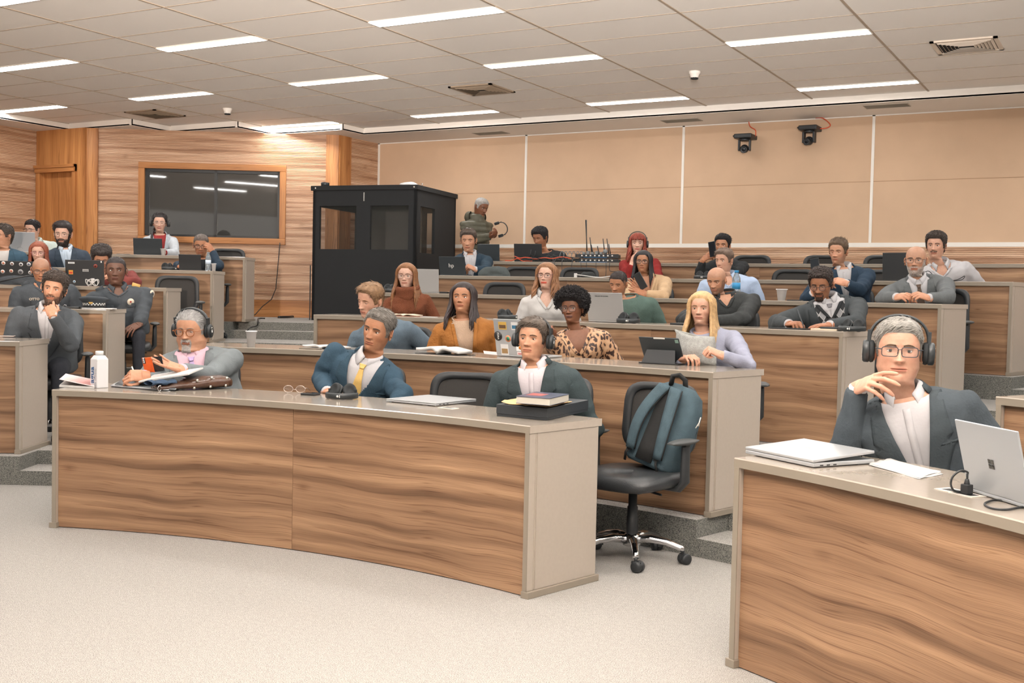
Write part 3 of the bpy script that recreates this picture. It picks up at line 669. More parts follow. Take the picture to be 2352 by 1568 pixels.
def hand_mesh(pose, s, vox=.0028):
    mb = MB(); P = POSES[pose]
    mb.tube([(0, -.03, 0), (0, 0, 0), (0, .02, 0)], [.024, .0245, .024], 14, flat=1.25)
    mb.tube([(0, -.005, 0), (s * .002, .03, 0), (0, .06, 0), (-s * .001, .082, 0)], [.015, .0165, .0155, .012], 16, flat=2.45)
    mb.ball((s * .022, .03, -.006), (.016, .028, .014), 12, 8)
    seg = ((.042, .026, .021), (.046, .030, .022), (.043, .028, .021), (.034, .022, .019)); bx = (.029, .0095, -.0105, -.0295); by = (.082, .087, .083, .074); sp = (5, 1, -4, -10)
    for k in range(4):
        a = 0.; q = Vector((s * bx[k], by[k] - .012, 0)); pts = [q]; sd = radians(sp[k]) * s; q = q + Vector((0, .012, 0)); pts.append(q)
        for j in range(3):
            a += radians(P[k][j]); d = Vector((sin(sd) * cos(a), cos(a) * cos(sd), -sin(a))); pts.append(pts[-1] + d * seg[k][j] * .55); pts.append(pts[-2] + d * seg[k][j])
        r = .0092 if k < 3 else .0080
        mb.tube(pts, [r, r * 1.02, r * .95, r * .98, r * .86, r * .92, r * .84, r * .62], 10)
        mb.ball(pts[-1], r * .68, 8, 6)
    a0 = Vector((s * .020, .012, -.006)); th = [a0]; d = Vector((s * .62, .72, -.30)).normalized(); ax = Vector((0.25 * s, .3, 1)).normalized()
    for j, (L_, c_) in enumerate(((.042, 0), (.032, P[4][0]), (.027, P[4][1]))):
        d = Matrix.Rotation(radians(c_) * s, 3, ax) @ d; th.append(th[-1] + d * L_ * .5); th.append(th[-2] + d * L_)
    mb.tube(th, [.014, .0135, .0112, .0108, .0098, .0095, .0068], 10); mb.ball(th[-1], .0072, 8, 6)
    return remesh(mb, vox, 3, .45)
HANDC = {}
def hand(pose, s, vox):
    k = (pose, s, vox)
    if k not in HANDC: HANDC[k] = hand_mesh(pose, s, vox)
    return HANDC[k]
def frame(origin, ydir, zdir):
    y = Vector(ydir).normalized(); z = Vector(zdir); z = (z - y * z.dot(y)).normalized(); x = y.cross(z)
    return Matrix(((x.x, y.x, z.x, origin[0]), (x.y, y.y, z.y, origin[1]), (x.z, y.z, z.z, origin[2]), (0, 0, 0, 1)))
WX = [(0, .17), (.25, .158), (.5, .165), (.7, .186), (.82, .19), (.9, .172), (.955, .125), (1.0, .078), (1.05, .062)]
WY = [(0, .125), (.25, .118), (.5, .122), (.75, .122), (.88, .104), (.955, .082), (1.0, .066), (1.05, .058)]
class Torso:
    def __init__(s, hip, N_, fwd, roll, B, fem=0., belly=0.):
        s.hip, s.N, s.B, s.fem, s.belly = Vector(hip), Vector(N_), B, fem, belly; u = (s.N - s.hip); s.L = u.length; u.normalize()
        f = Vector(fwd); f = (f - u * f.dot(u)).normalized(); x = u.cross(f) * -1   # person's left
        x = (-f).cross(u); x.normalize()
        Rr = Matrix.Rotation(radians(roll), 3, -f); s.roll = Rr
        s.u, s.x, s.y = u, x, -f
        ur, xr = Rr @ u, Rr @ x; s.M = Matrix(((xr.x, -f.x, ur.x, s.N.x), (xr.y, -f.y, ur.y, s.N.y), (xr.z, -f.z, ur.z, s.N.z), (0, 0, 0, 1)))
    def axes(s, t):
        k = max(0, min(1, (t - .35) / .5)); R = Matrix.Rotation(s_roll(s, k), 3, s.y); return R @ s.x, R @ s.u
    def wx(s, t): return itp(WX, t) * s.B * (1 - .07 * s.fem * gau(t, .3, .2) - .05 * s.fem) + s.belly * .03 * gau(t, .25, .25)
    def wy(s, t): return itp(WY, t) * (.6 + .4 * s.B)
    def pt(s, x, t, k=1., front=True, off=0.):
        """point on the front (or back) torso surface at lateral position x"""
        a, b = s.wx(t) * k, s.wy(t) * k; q = max(0., 1 - abs(x / a)**2.4)**(1 / 2.4); y = -b * q if front else b * q
        if front: y -= s.extra(x, t)
        X, U = s.axes(t); return s.hip + s.u * (s.L * t) + X * x + s.y * (y - (off if front else -off))
    def extra(s, x, t):
        e = s.belly * .10 * gau(t, .22, .22) * gau(x, 0, .14)
        if s.fem: e += s.fem * .032 * gau(t, .66, .10) * (gau(abs(x), .075, .06))
        return e
    def ring(s, t, k=1., n=36):
        X, U = s.axes(t); c = s.hip + s.u * (s.L * t); a, b = s.wx(t) * k, s.wy(t) * k; o = []
        for i in range(n):
            th = 2 * pi * i / n; sx, cy = sin(th), cos(th); x = a * (1 if sx > 0 else -1) * abs(sx)**(2 / 2.4); y = -b * (1 if cy > 0 else -1) * abs(cy)**(2 / 2.4)
            if cy > 0: y -= s.extra(x, t) * min(1, cy * 2)
            o.append(c + X * x + s.y * y)
        return o
def s_roll(T, k): return -math.atan2(T.roll_deg, 57.2958) * k if hasattr(T, 'roll_deg') else 0.
def ik(S, W, l1, l2, pole):
    d = W - S; L_ = d.length
    if L_ > (l1 + l2) * .985: l1 = l2 = L_ / 1.97
    a = (l1 * l1 - l2 * l2 + L_ * L_) / (2 * L_); h = sqrt(max(0, l1 * l1 - a * a)); n = d.normalized(); p_ = pole - n * pole.dot(n)
    return S + n * a + p_.normalized() * h
def tuft(mb, P, d1, d2, L_, r):
    a = P; b = P + d1 * L_ * .45; c = b + d2 * L_ * .55; mb.tube([a, b, c], [r, r * .8, r * .12], 3, cap=False)
def hair_cap(p, hl, thick, xf, mb, top=None, jit=.12, seed=1):
    rows = [z for z in ZROWS[:62]]; n = 72; idx = {}; vs = []; fs = []
    for i, z in enumerate(rows):
        for k in range(n):
            th = -pi + 2 * pi * k / n; P, _ = HS(th, z, {**p, 'nose': 0}); zl = zline(hl, th); m = (z - zl) / .014
            if m < -1.7: continue
            nr_ = Vector((P.x, P.y - .01, (P.z - .02) * .9)).normalized(); tk = thick(th, z) * min(1, m + .35) if m > -.35 else (m + .35) * .004; tk *= 1 + jit * (noise.noise(Vector((P.x, P.y, P.z)) * 55 + Vector((seed, 0, 0))))
            if cos(th) > 0 and z < .03: P = HS(th, z, {**p, 'nose': 0})[0]
            idx[(i, k)] = len(vs); vs.append(xf @ (P + nr_ * tk))
    for i in range(len(rows) - 1):
        for k in range(n):
            q = [(i, k), (i, (k + 1) % n), (i + 1, (k + 1) % n), (i + 1, k)]
            if all(a in idx for a in q): fs.append(tuple(idx[a] for a in q))
    if (0, 0) in idx: fs.append(tuple(idx[(0, k)] for k in reversed(range(n))))
    mb.add(vs, fs, None, 0, True)
def make_hair(p, h, xf, name='hair', parent=None):
    """h: dict(style, col, hl, len, n)"""
    rnd = random.Random(h.get('seed', 5)); mb = MB(); hl = h.get('hl', (.082, .078, -.012, -.085)); st_ = h['style']; R3 = xf.to_3x3()
    th0 = h.get('thick', .010)
    def surf(th, z, off):
        P, _ = HS(th, z, {**p, 'nose': 0}); n_ = Vector((P.x, P.y - .01, (P.z - .02) * .9)).normalized(); return P + n_ * off, n_
    if st_ in ('short', 'curly', 'swept'):
        topk = h.get('top', 1.6)
        thick = lambda th, z: th0 * (.35 + topk * max(0, min(1, (z - .03) / .06)) * (1 if abs(th) < 2.2 else .8))
        hair_cap(p, hl, thick, xf, mb, seed=h.get('seed', 5))
        N_ = h.get('n', 1900 if st_ != 'curly' else 900); fl = Vector(h.get('flow', (.3, -.5, 0))); Ln = h.get('len', .022); k = 0
        while k < N_:
            th = rnd.uniform(-pi, pi); z = .118 - (rnd.random()**1.1) * .2; zl = zline(hl, th)
            if z < zl + .001: continue
            z = min(z, .1165); k += 1
            P, n_ = surf(th, z, thick(th, z) * min(1, (z - zl) / .014 + .3) * .85)
            side = max(0, min(1, (z - .03) / .05))
            f = (fl * side + Vector((0, .5, -1)) * (1 - side)); f = f - n_ * f.dot(n_); f = (f + Vector((rnd.gauss(0, .13), rnd.gauss(0, .13), rnd.gauss(0, .13)))).normalized()
            if st_ == 'curly':
                c_ = P + n_ * rnd.uniform(.0, .006); r = rnd.uniform(.0045, .008) * (Ln / .022); a1 = rnd.uniform(0, 6.28); t1 = n_.orthogonal().normalized(); t2 = n_.cross(t1)
                pts = [c_ + (t1 * cos(a1 + q * 1.3) + t2 * sin(a1 + q * 1.3)) * r + n_ * (q * .0016) for q in range(5)]
                mb.tube([xf @ v for v in pts], [.0022, .0028, .0028, .0024, .0008], 4, cap=False)
            else:
                L_ = Ln * rnd.uniform(.7, 1.3) * (.45 + .75 * side); d1 = (n_ * h.get('lift', .14) + f).normalized(); d2 = (f - n_ * .1).normalized()
                tuft(mb, xf @ P, R3 @ d1, R3 @ d2, L_, .0017)
    elif st_ == 'afro':
        R_ = h.get('r', .062); cz = h.get('cz', .035)
        hair_cap(p, hl, lambda th, z: R_ * .78 * (.55 + .45 * max(0, min(1, (z + .03) / .08))), xf, mb, jit=.1)
        k = 0
        while k < h.get('n', 2600):
            th = rnd.uniform(-pi, pi); z = .118 - rnd.random() * .19
            if z < zline(hl, th) + .004: continue
            k += 1; rr = R_ * (.55 + .45 * max(0, min(1, (z + .03) / .08))) * rnd.uniform(.72, 1.06); P, n_ = surf(th, min(z, .1165), 0)
            n_ = (n_ + Vector((rnd.gauss(0, .12), rnd.gauss(0, .12), rnd.gauss(0, .12)))).normalized(); c_ = P + n_ * rr
            r = rnd.uniform(.004, .0075); a1 = rnd.uniform(0, 6.28); t1 = Vector((rnd.gauss(0, 1), rnd.gauss(0, 1), rnd.gauss(0, 1))).normalized(); t2 = t1.orthogonal().normalized(); t3 = t1.cross(t2)
            mb.tube([xf @ (c_ + (t3 * cos(a1 + q * 1.4) + t2 * sin(a1 + q * 1.4)) * r + t1 * (q * .002)) for q in range(5)], [.0015, .0024, .0024, .002, .0006], 3, cap=False)
    elif st_ == 'long':
        Ln = h.get('len', .30); hair_cap(p, hl, lambda th, z: .011 + .004 * max(0, min(1, (z - .02) / .06)), xf, mb, jit=.04)
        spread = h.get('spread', .03); wav = h.get('wave', .008); fwd = h.get('fwd', .5)
        for k in range(int(h.get('n', 150) * 1.25)):
            sg = rnd.choice((-1, 1)); u_ = rnd.random(); th_e = sg * (h.get('th0', .95) + (pi - h.get('th0', .95)) * u_); thS = sg * (.12 + abs(th_e) * .55) + h.get('part', 0)
            pts = []; rads = []; ph = rnd.uniform(0, 6.28); off = rnd.uniform(.010, .020); L_ = Ln * rnd.uniform(.82, 1.08); m_ = 16; base = None
            for i in range(m_):
                s_ = i / (m_ - 1); zz = .1155 - s_ * (L_ + .1155)
                if zz > -.02:
                    q = (.113 - zz) / .133; th_ = thS + (th_e - thS) * min(1, q * 1.25); P, n_ = surf(th_, zz, (off - .004) * (.35 + .65 * min(1, q * 2.2)) + .005 * q); base = P
                else:
                    dn = (-.02 - zz); out = Vector((base.x, base.y * .4, 0)); out = out.normalized() if out.length > 1e-5 else Vector((0, 1, 0))
                    sh = 1 / (1 + exp(-(dn - .10) / .03)); front = max(0, cos(th_e) + .35)
                    P = Vector((base.x, base.y, zz)) + out * (spread * sh) + Vector((-sg * .02 * sh * front, (-.055 * fwd * front + .02 * (1 - front)) * sh, 0))
                    P += Vector((sin(dn * 38 + ph), cos(dn * 33 + ph), 0)) * wav * min(1, dn / .05)
                pts.append(xf @ P); rads.append(h.get('lr', .0085) * (.75 if i < 3 else 1) * (1 if i < m_ - 3 else (m_ - i) / 4.))
            mb.tube(pts, rads, 5, flat=.5)
        if h.get('bangs'):
            for k in range(60):
                th = rnd.uniform(-.95, .95); P0, n0 = surf(th * .5, .112, .014); pts = []
                for i in range(8):
                    zz = .112 - (.112 - h['bangs'] + rnd.uniform(-.004, .004)) * i / 7; P, n_ = surf(th * (.5 + .5 * i / 7), zz, .013); pts.append(xf @ P)
                mb.tube(pts, [.005] * 6 + [.004, .001], 5, flat=.5)
    me = mb.mesh(name, hairmat(h['col'], h.get('rough', .5))); o = link(name, me, parent); return o
def glasses(g, p, xf, parent):
    """g: (shape, colour, size)"""
    shp, col, k = g[:3]; mb = MB(); w_, h_ = {'rect': (.026, .016), 'round': (.0225, .020), 'cat': (.0255, .020), 'big': (.0265, .0215)}[shp]; ex = {'rect': 4.5, 'round': 2.2, 'cat': 3, 'big': 2.8}[shp]; yz = -.0975; W_ = p.get('w', 1)
    ln = MB()
    for s in (-1, 1):
        pts = []
        for i in range(29):
            a = 2 * pi * i / 28; cx, cz = cos(a), sin(a); x = w_ * k * (1 if cx > 0 else -1) * abs(cx)**(2 / ex); z = h_ * k * (1 if cz > 0 else -1) * abs(cz)**(2 / ex)
            if shp == 'cat' and z > 0 and x > 0: z += .004 * x / w_
            pts.append(Vector((s * (.0335 * W_ + x), yz + abs(x + .01) * .12 + .0, z - .002)))
        mb.tube(pts, .0016 if len(g) < 4 else g[3], 6, cap=False); ln.add([q for q in pts[:-1]], [tuple(range(28))])
        mb.tube([(s * (.0335 * W_ + w_ * k), yz + .004, .006), (s * (.075 * W_), yz + .012, .007), (s * .0805 * W_, yz + .05, .006), (s * .0805 * W_, .0, .004), (s * .079 * W_, .018, -.012)], [.0018, .0022, .0016, .0016, .002], 6)
        mb.tube([(s * .0335 * W_ - s * w_ * k * .96, yz, -.002), (s * .009, yz + .006, -.010)], .0008, 5)
    mb.tube([(-.0335 * W_ + w_ * k, yz, .003), (-.005, yz - .003, .0065), (.005, yz - .003, .0065), (.0335 * W_ - w_ * k, yz, .003)], .0016, 6)
    for b, n_, m_ in ((mb, 'glasses_frame', mat('frame_%d_%d_%d' % col, srgb(*col), .3)), (ln, 'lenses', M_LENS)):
        b.v = [tuple(xf @ Vector(v)) for v in b.v]; b.build(n_, m_, parent)
def brows(p, xf, parent, col, thick=1.):
    mb = MB(); rnd = random.Random(3)
    for s in (-1, 1):
        for k in range(46):
            u_ = k / 45; x = .012 + .034 * u_; zb = .0195 + .0065 * sin(u_ * 2.3) * p.get('arch', 1.) - .004 * u_
            th = 0
            for _ in range(3):
                zz = zb + rnd.uniform(-.003, .003) * thick * (1 - .6 * u_)
                lo, hi = 0., 1.4
                for _i in range(14):
                    m_ = (lo + hi) / 2
                    if HS(m_, zz, p)[0].x < x: lo = m_
                    else: hi = m_
                P = HS(lo, zz, p)[0]; P.x *= s; d = Vector((s * .9, .1, .45 - .9 * u_)).normalized(); mb.tube([xf @ (P + Vector((0, .0002, 0))), xf @ (P + Vector((0, -.0016, 0)) + d * .003), xf @ (P + Vector((0, -.0008, 0)) + d * .007)], [.0011, .0011, .0003], 3, cap=False)
    # lash line
    op = p.get('open', .82)
    for s in (-1, 1):
        c0 = EYEC(s, p); r = .0146; pts = []
        for k in range(11):
            al = radians(-66 + 132 * k / 10); e_ = (radians(24) * op - radians(6) * (1 - op)) * cos(al * .95); pts.append(xf @ (c0 + Vector((r * sin(al) * cos(e_), -r * cos(al) * cos(e_), r * sin(e_) * .95))))
        mb.tube(pts, [.0003] + [.0007 * (1 + p.get('fem', 0) * .6)] * 9 + [.0003], 4)
    mb.build('eyebrows', hairmat(col), parent)
def eyes(p, xf, parent):
    gx, gz = p.get('gaze', (0, 0)); mb = MB()
    for s in (-1, 1):
        c0 = EYEC(s, p); d = Vector((sin(radians(gx)), -cos(radians(gx)) * cos(radians(gz)), -sin(radians(gz)))).normalized(); Q = d.to_track_quat('Z', 'Y').to_matrix().to_4x4(); prof = [0, 5, 10.5, 11, 19, 25, 26, 40, 60, 90, 120, 150, 180]
        n = 16; vs = []
        for a in prof:
            for k in range(n): rr = .0128 * (1.0 if a > 26 else 1.0); vs.append(xf @ (c0 + (Q @ Vector((rr * sin(radians(a)) * cos(2 * pi * k / n), rr * sin(radians(a)) * sin(2 * pi * k / n), rr * cos(radians(a)))))))
        for i in range(len(prof) - 1):
            mi = 2 if prof[i] < 11 else (1 if prof[i] < 26 else 0); mb.add([], []) if False else None
            o = len(mb.v)
            mb.add(vs[i * n:(i + 2) * n], [(k, (k + 1) % n, (k + 1) % n + n, k + n) for k in range(n)], None, mi, True)
    mb.build('eyes', [M_EYE, iris(p.get('iris', (70, 45, 28))), M_PUPIL], parent)
def beard_hair(p, xf, parent, col, kind, L_=.008, n=900):
    rnd = random.Random(11); mb = MB(); k = 0; R3 = xf.to_3x3(); tries = 0
    while k < n and tries < 60000:
        tries += 1; th = rnd.uniform(-1.5, 1.5); z = rnd.uniform(-.135, .0); P, lip = HS(th, z, p); ax = abs(P.x)
        must = -.0585 < z < -.046 and ax < .03; chin = z < -.077 and ax < .028 and z > -.125; jaw = (z < -.05 - .0 * ax and not (ax < .029 and z > -.078) and z > -.128) and (z < -.062 or ax > .045); side = abs(th) > 1.0 and z < .0
        ok = {'full': must or jaw or side, 'goatee': must or chin or (abs(ax - .029) < .004 and -.08 < z < -.055), 'mustache': must}[kind]
        if not ok or lip > .45: continue
        k += 1; n_ = Vector((P.x, P.y, -.02)).normalized(); f = Vector((P.x * 6 + rnd.gauss(0, .2), -.2, -1 + rnd.gauss(0, .15))) if must else Vector((rnd.gauss(0, .25), -.3, -1)); f = f.normalized()
        tuft(mb, xf @ P, R3 @ (n_ * .6 + f).normalized(), R3 @ f, L_ * rnd.uniform(.7, 1.2), .0011)
    mb.build('beard' if kind != 'mustache' else 'moustache', hairmat(col), parent)
# headset (shared by worn and lying ones)
M_HP = mat('headphone_black', srgb(38, 42, 44), .38, spec=.5); M_PAD = mat('headphone_pad', srgb(30, 33, 35), .75); M_MARK = mat('pale_print', srgb(215, 215, 210), .5)
def headphones(xf, label, group, scale=1., W_=.082, top=.135, cupz=-.008, loc=None):
    r = root('headphones', label, 'headphones', loc if loc is not None else xf.translation, group=group); inv = Matrix.Translation(-r.location)
    def fin(mb, n, m, par=r): mb.v = [tuple(inv @ (xf @ Vector(v))) for v in mb.v]; return mb.build(n, m, par)
    mb = MB(); rows = []
    for i in range(31):
        a = pi * i / 30; rx, rz = W_ + .014, top; c = Vector((rx * cos(a), .012, cupz + .035 + (rz - cupz - .035) * sin(a)**.8)); nx = Vector((cos(a), 0, sin(a)))
        hw = .014; rows.append([c + Vector((0, -hw, 0)) , c + nx * .006 + Vector((0, -hw * .7, 0)), c + nx * .006 + Vector((0, hw * .7, 0)), c + Vector((0, hw, 0)), c - nx * .004 + Vector((0, hw * .7, 0)), c - nx * .004 + Vector((0, -hw * .7, 0))])
    mb.grid(rows, None, 0, True, wrap=True); hb = fin(mb, 'headband', M_HP)
    for s in (-1, 1):
        Mx = Matrix.Translation((s * (W_ - .004), .010, cupz)) @ Matrix.Rotation(s * pi / 2, 4, 'Y') @ Matrix.Diagonal((1.12, .88, 1, 1))
        mb = MB(); mb.lathe([(.018, .002), (.026, -.001), (.035, .003), (.0375, .011), (.034, .018), (.03, .02)], 28, Mx); cup = fin(mb, 'ear_cushion', M_PAD)
        mb = MB(); mb.lathe([(.034, .017), (.0375, .021), (.037, .036), (.033, .041), (.016, .043), (.004, .043)], 28, Mx)
        mb.box(-.006, .006, -.014, .014, 0, .05, Matrix.Translation((s * (W_ + .017), .010, cupz + .03))); e_ = fin(mb, 'ear_cup', M_HP)
        mb = MB(); mb.lathe([(.009, .0432), (.009, .0437), (.007, .0437), (.007, .0432)], 16, Mx); mb.box(-.02, -.016, -.008, .008, .0425, .0437, Mx); fin(mb, 'cup_mark', M_MARK, e_)
    return r
# ------------------------------------------------------------------ person builder
M_TROU = cloth('dark_trousers', (46, 48, 54)); M_SHOE = mat('black_shoe', srgb(24, 22, 22), .35)
SEATS = []
def dir_to_cam(P): d = CAM_O - Vector(P); d.z = 0; return d.normalized()
def place(px, py, e, row, off=None):
    """eye point from pixel and eye-to-chin pixels -> position behind the desk of that row, and head scale"""
    best = None
    if off is not None:
        P = hit(px, py, RR[row] + off); return P, max(.8, min(1.15, e * depth_of(P) / FPX / .115))
    for k in range(56):
        o_ = .52 + k * .01; P = hit(px, py, RR[row] + o_); sc = e * depth_of(P) / FPX / .115; q = abs(sc - .98) + abs(o_ - .74) * .25
        if best is None or q < best[0]: best = (q, P, sc)
    return best[1], max(.84, min(1.12, best[2]))
def person(lab, px, py, h, row, head, top, yaw=0, pitch=0, roll=0, tyaw=0, troll=0, hair=None, brow=(60, 45, 35), off=None, lean=(0, 0), arms=None, B=1., belly=0., gl=None, beardh=None, stand=False, vox=.011, neck=None, hpx=None, seat=True, chair=True, detail=1):
    E_, sc = place(px, py, h, row, off); fem = head.get('fem', 0); sc_h = sc
    d = dir_to_cam(E_); az = az_of(E_); fz = FL(row)
    hm = Matrix.Translation(E_) @ d.to_track_quat('-Y', 'Z').to_matrix().to_4x4() @ Matrix.Rotation(radians(yaw), 4, 'Z') @ Matrix.Rotation(radians(roll), 4, 'Y') @ Matrix.Rotation(radians(pitch), 4, 'X')
    xf = hm @ Matrix.Translation((0, .0645 * sc, 0)) @ Matrix.Scale(sc, 4)
    fwd = Matrix.Rotation(radians(tyaw), 3, 'Z') @ d
    side = Vector((-d.y, d.x, 0)) * 1.  # image right when facing away from camera... viewer's right
    vr = CAM_R.copy(); vr.z = 0; vr.normalize()
    nb = xf @ Vector((0, .03, -.205))
    Nk = E_ + (nb - E_) * .56 + Vector((0, 0, -.028)) + vr * ((neck[0] if neck else 0)) + Vector((0, 0, neck[1] if neck else 0))
    sz = fz + (.47 if not stand else .92)
    radial = Vector((sin(az), cos(az), 0))
    hip = Nk + vr * lean[0] + radial * (.10 + lean[1]); hip.z = sz + .08
    if stand: hip = Nk + vr * lean[0] + radial * lean[1]; hip.z = max(sz, Nk.z - .56)
    T = Torso(hip, Nk, fwd, troll, B, fem, belly)
    base = Vector((hip.x, hip.y, fz)); rt = root('person', lab, 'person', base); inv = Matrix.Translation(-base)
    def fin(mb, n, m, par=rt, **k): mb.v = [tuple(inv @ Vector(v)) for v in mb.v]; return mb.build(n, m, par, **k)
    sk = SKB(); TMn = Matrix(((T.M[0][0], T.M[0][1], T.M[0][2], Nk.x), (T.M[1][0], T.M[1][1], T.M[1][2], Nk.y), (T.M[2][0], T.M[2][1], T.M[2][2], Nk.z), (0, 0, 0, 1))) @ Matrix.Scale(sc, 4)
    head_skin(sk, head, xf, Nk, TMn)
    cs = Vector(head['skin']) * .70
    # skin core torso
    mb = MB(); ts = [.02, .3, .5, .65, .78, .87, .93, .965, .995, 1.02]; mb.grid([T.ring(t, .86 if t < .98 else .9) for t in ts], None, 0, True, wrap=True); sk.addmb(mb, cs)
    # arms
    sw = .168 * B * (1 - .06 * fem); l1, l2 = .285, .255; X, U = T.M.to_3x3() @ Vector((1, 0, 0)), T.M.to_3x3() @ Vector((0, 0, 1)); fw = -(T.M.to_3x3() @ Vector((0, 1, 0)))
    sl = MB(); cuffs = MB(); armpts = []
    arms = arms or {}
    for sn, s in (('R', -1), ('L', 1)):
        S = Nk + X * (s * sw) - U * .090 + fw * .005
        a = arms.get(sn)
        if a is None:
            W_ = hip + X * (s * .13) + fw * .26; W_.z = sz + .20 if not stand else sz - .05
            a = dict(W=W_, f=fw + Vector((0, 0, -.2)), z=Vector((0, 0, 1)) if not stand else X * s, pose='relax')
        W_ = Vector(a['W']); pole = a.get('pole', X * (s * .55) + Vector((0, 0, -1)) - fw * .35); E2 = a.get('E') or ik(S, W_, l1, l2, Vector(pole)); fd = Vector(a.get('f', (W_ - E2))); zd = Vector(a.get('z', (0, 0, 1)))
        armpts.append((S, E2, W_))
        fa = (W_ - E2).normalized(); g = top.get('slim', 1.); k_ = top.get('sleeve', 'long'); sB = .55 + .45 * B
        mb = MB(); mb.tube([S, S.lerp(E2, .5), E2, E2.lerp(W_, .5), W_ + fa * .01], [.042, .038, .029, .029, .0235], 12); sk.addmb(mb, cs)
        hmn = hand(a.get('pose', 'relax'), -1 if sn == 'R' else 1, .0028 if detail else .0036); Mh = frame(W_, fd, zd) @ Matrix.Scale(.97 * (1 - .08 * fem) * a.get('s', 1), 4)
        o = len(sk.v); sk.v += [Mh @ v.co for v in hmn.vertices]; sk.f += [tuple(i + o for i in q.vertices) for q in hmn.polygons]; sk.c += [Vector((cs.x * 1.0, cs.y * .94, cs.z * .92))] * len(hmn.vertices)
        if k_ == 'long': pe, re = W_ - fa * .015, [.072 * sB, .064 * sB, .054 * sB, .052 * g * sB, .041 * g]
        sl.tube([S - X * s * .03 + U * .01, S + (E2 - S) * .12, S.lerp(E2, .55), E2, E2.lerp(W_, .5), W_ - fa * .012], [.052 * sB, .060 * sB, .054 * sB * g, .047 * sB * g, .043 * g, .036 * g], 16)
        sl.ball(E2, .047 * sB * g, 12, 8); sl.ball(S, .058 * sB, 14, 10)
        if top.get('cuff'):
            cuffs.tube([W_ - fa * .03, W_ + fa * .006], [.0335, .0325], 16)
    me = bpy.data.meshes.new('body'); me.from_pydata([tuple(inv @ Vector(v)) for v in sk.v], [], sk.f); me.materials.append(M_SKIN); col_attr(me, sk.c); me.polygons.foreach_set('use_smooth', [True] * len(me.polygons)); link('body', me, rt)
    # top garment
    kind = top['kind']; mt = top['mat']; tmax = {'jacket': .985, 'shirt': .99, 'crew': .985, 'turtle': .99, 'coat': .99, 'vneck': .985}[kind]
    mb = MB(); ts = [-.06, .05, .15, .28, .4, .5, .6, .68, .75, .81, .86, .9, .935, .965, tmax]; kk = 1.03 if kind in ('jacket', 'coat') else .985
    rings = [T.ring(t, kk + (.03 if t < .3 and kind == 'jacket' else 0)) for t in ts]; mb.grid(rings, None, 0, True, wrap=True); n = len(rings[0]); mb.f.append(tuple(range(n))); mb.f.append(tuple((len(ts) - 1) * n + i for i in reversed(range(n)))); mb.uv += [None] * 2; mb.mi += [0, 0]; mb.sm += [True] * 2
    mb.v += []; o = len(mb.v); mb.v += sl.v; mb.f += [tuple(i + o for i in f) for f in sl.f]
    nm = remesh(mb, vox, 5, .5)
    bm = bmesh.new(); bm.from_mesh(nm); Minv = T.M.inverted(); sd = (hash(lab) % 97) * 1.7 if False else sum(ord(c) for c in lab) % 97
    amp = top.get('fold', .007)
    bm.normal_update()
    def vnear(co):
        if kind == 'crew' or kind == 'turtle': return 1.
        l = Minv @ co; t = 1 + l.z / T.L
        if l.y > -.01 or t < top.get('vbot', .42) - .05: return 1.
        return max(.12, min(1., (abs(l.x) - Vw(t)) / .06))
    def Vw(t):
        vb = top.get('vbot', .42); vt = top.get('vtop', .088); return 0 if t < vb else (vt * ((t - vb) / (1 - vb))**.85 + .004)
    for v in bm.verts:
        co = v.co; q = co * 7.5 + Vector((sd, 0, 0)); nn = noise.noise(Vector((q.x, q.y, q.z * 1.0))) ; n2 = noise.noise(Vector((q.x * 2.7 + 9, q.y * 2.7, q.z * 3.3)));
        de = min((co - a[1]).length for a in armpts); k = amp * (.8 + 1.1 * exp(-(de / .11)**2)) * vnear(co); ridge = (1 - abs(nn) * 2.2)
        if top.get('puff'): 
            tt = (Vector(co) - hip).dot(T.u) ; v.co = co + v.normal * (.016 * abs(sin(tt * 42)) - .004)
        v.co = v.co + v.normal * (k * (ridge * .8 + n2 * .55))
    def Vw(t):   # half width of the opening at torso height t
        vb = top.get('vbot', .42); vt = top.get('vtop', .088)
        return 0 if t < vb else (vt * ((t - vb) / (1 - vb))**.85 + .004)
    if kind in ('jacket', 'coat', 'vneck', 'shirt'):
        dele = []
        for f in bm.faces:
            c = f.calc_center_median(); l = Minv @ c; t = 1 + l.z / T.L
            if t < top.get('vbot', .42) or l.y > -.01 or t > 1.08: continue
            if min((c - (a[1].lerp(a[2], q))).length for a in armpts for q in (0, .25, .5, .75, 1)) < .062: continue
            if abs(l.x - top.get('vx', 0)) < Vw(t): dele.append(f)
        bmesh.ops.delete(bm, geom=dele, context='FACES')
        loose = [v for v in bm.verts if not v.link_faces]; bmesh.ops.delete(bm, geom=loose, context='VERTS')
    if top.get('sleevemat'):
        for f in bm.faces:
            c = f.calc_center_median(); l = Minv @ c
            if abs(l.x) > .15 * B and l.z < -.06 or (1 + l.z / T.L) < -.5 or min((c - (a[1].lerp(a[2], q))).length for a in armpts for q in (0, .25, .5, .75, 1)) < .06: f.material_index = 1
    bmesh.ops.translate(bm, verts=bm.verts, vec=-base); bm.to_mesh(nm); bm.free(); nm.materials.clear(); nm.materials.append(mt)
    if top.get('sleevemat'): nm.materials.append(top['sleevemat'])
    if True:
        pass
    nm.polygons.foreach_set('use_smooth', [True] * len(nm.polygons)); nm.name = top.get('name', 'jacket')
    jo = link(top.get('name', 'jacket'), nm, rt)
    if kind in ('jacket', 'coat', 'vneck', 'shirt'):
        so = jo.modifiers.new('s', 'SOLIDIFY'); so.thickness = .005; so.offset = 1
    Rs = T.M.to_3x3()
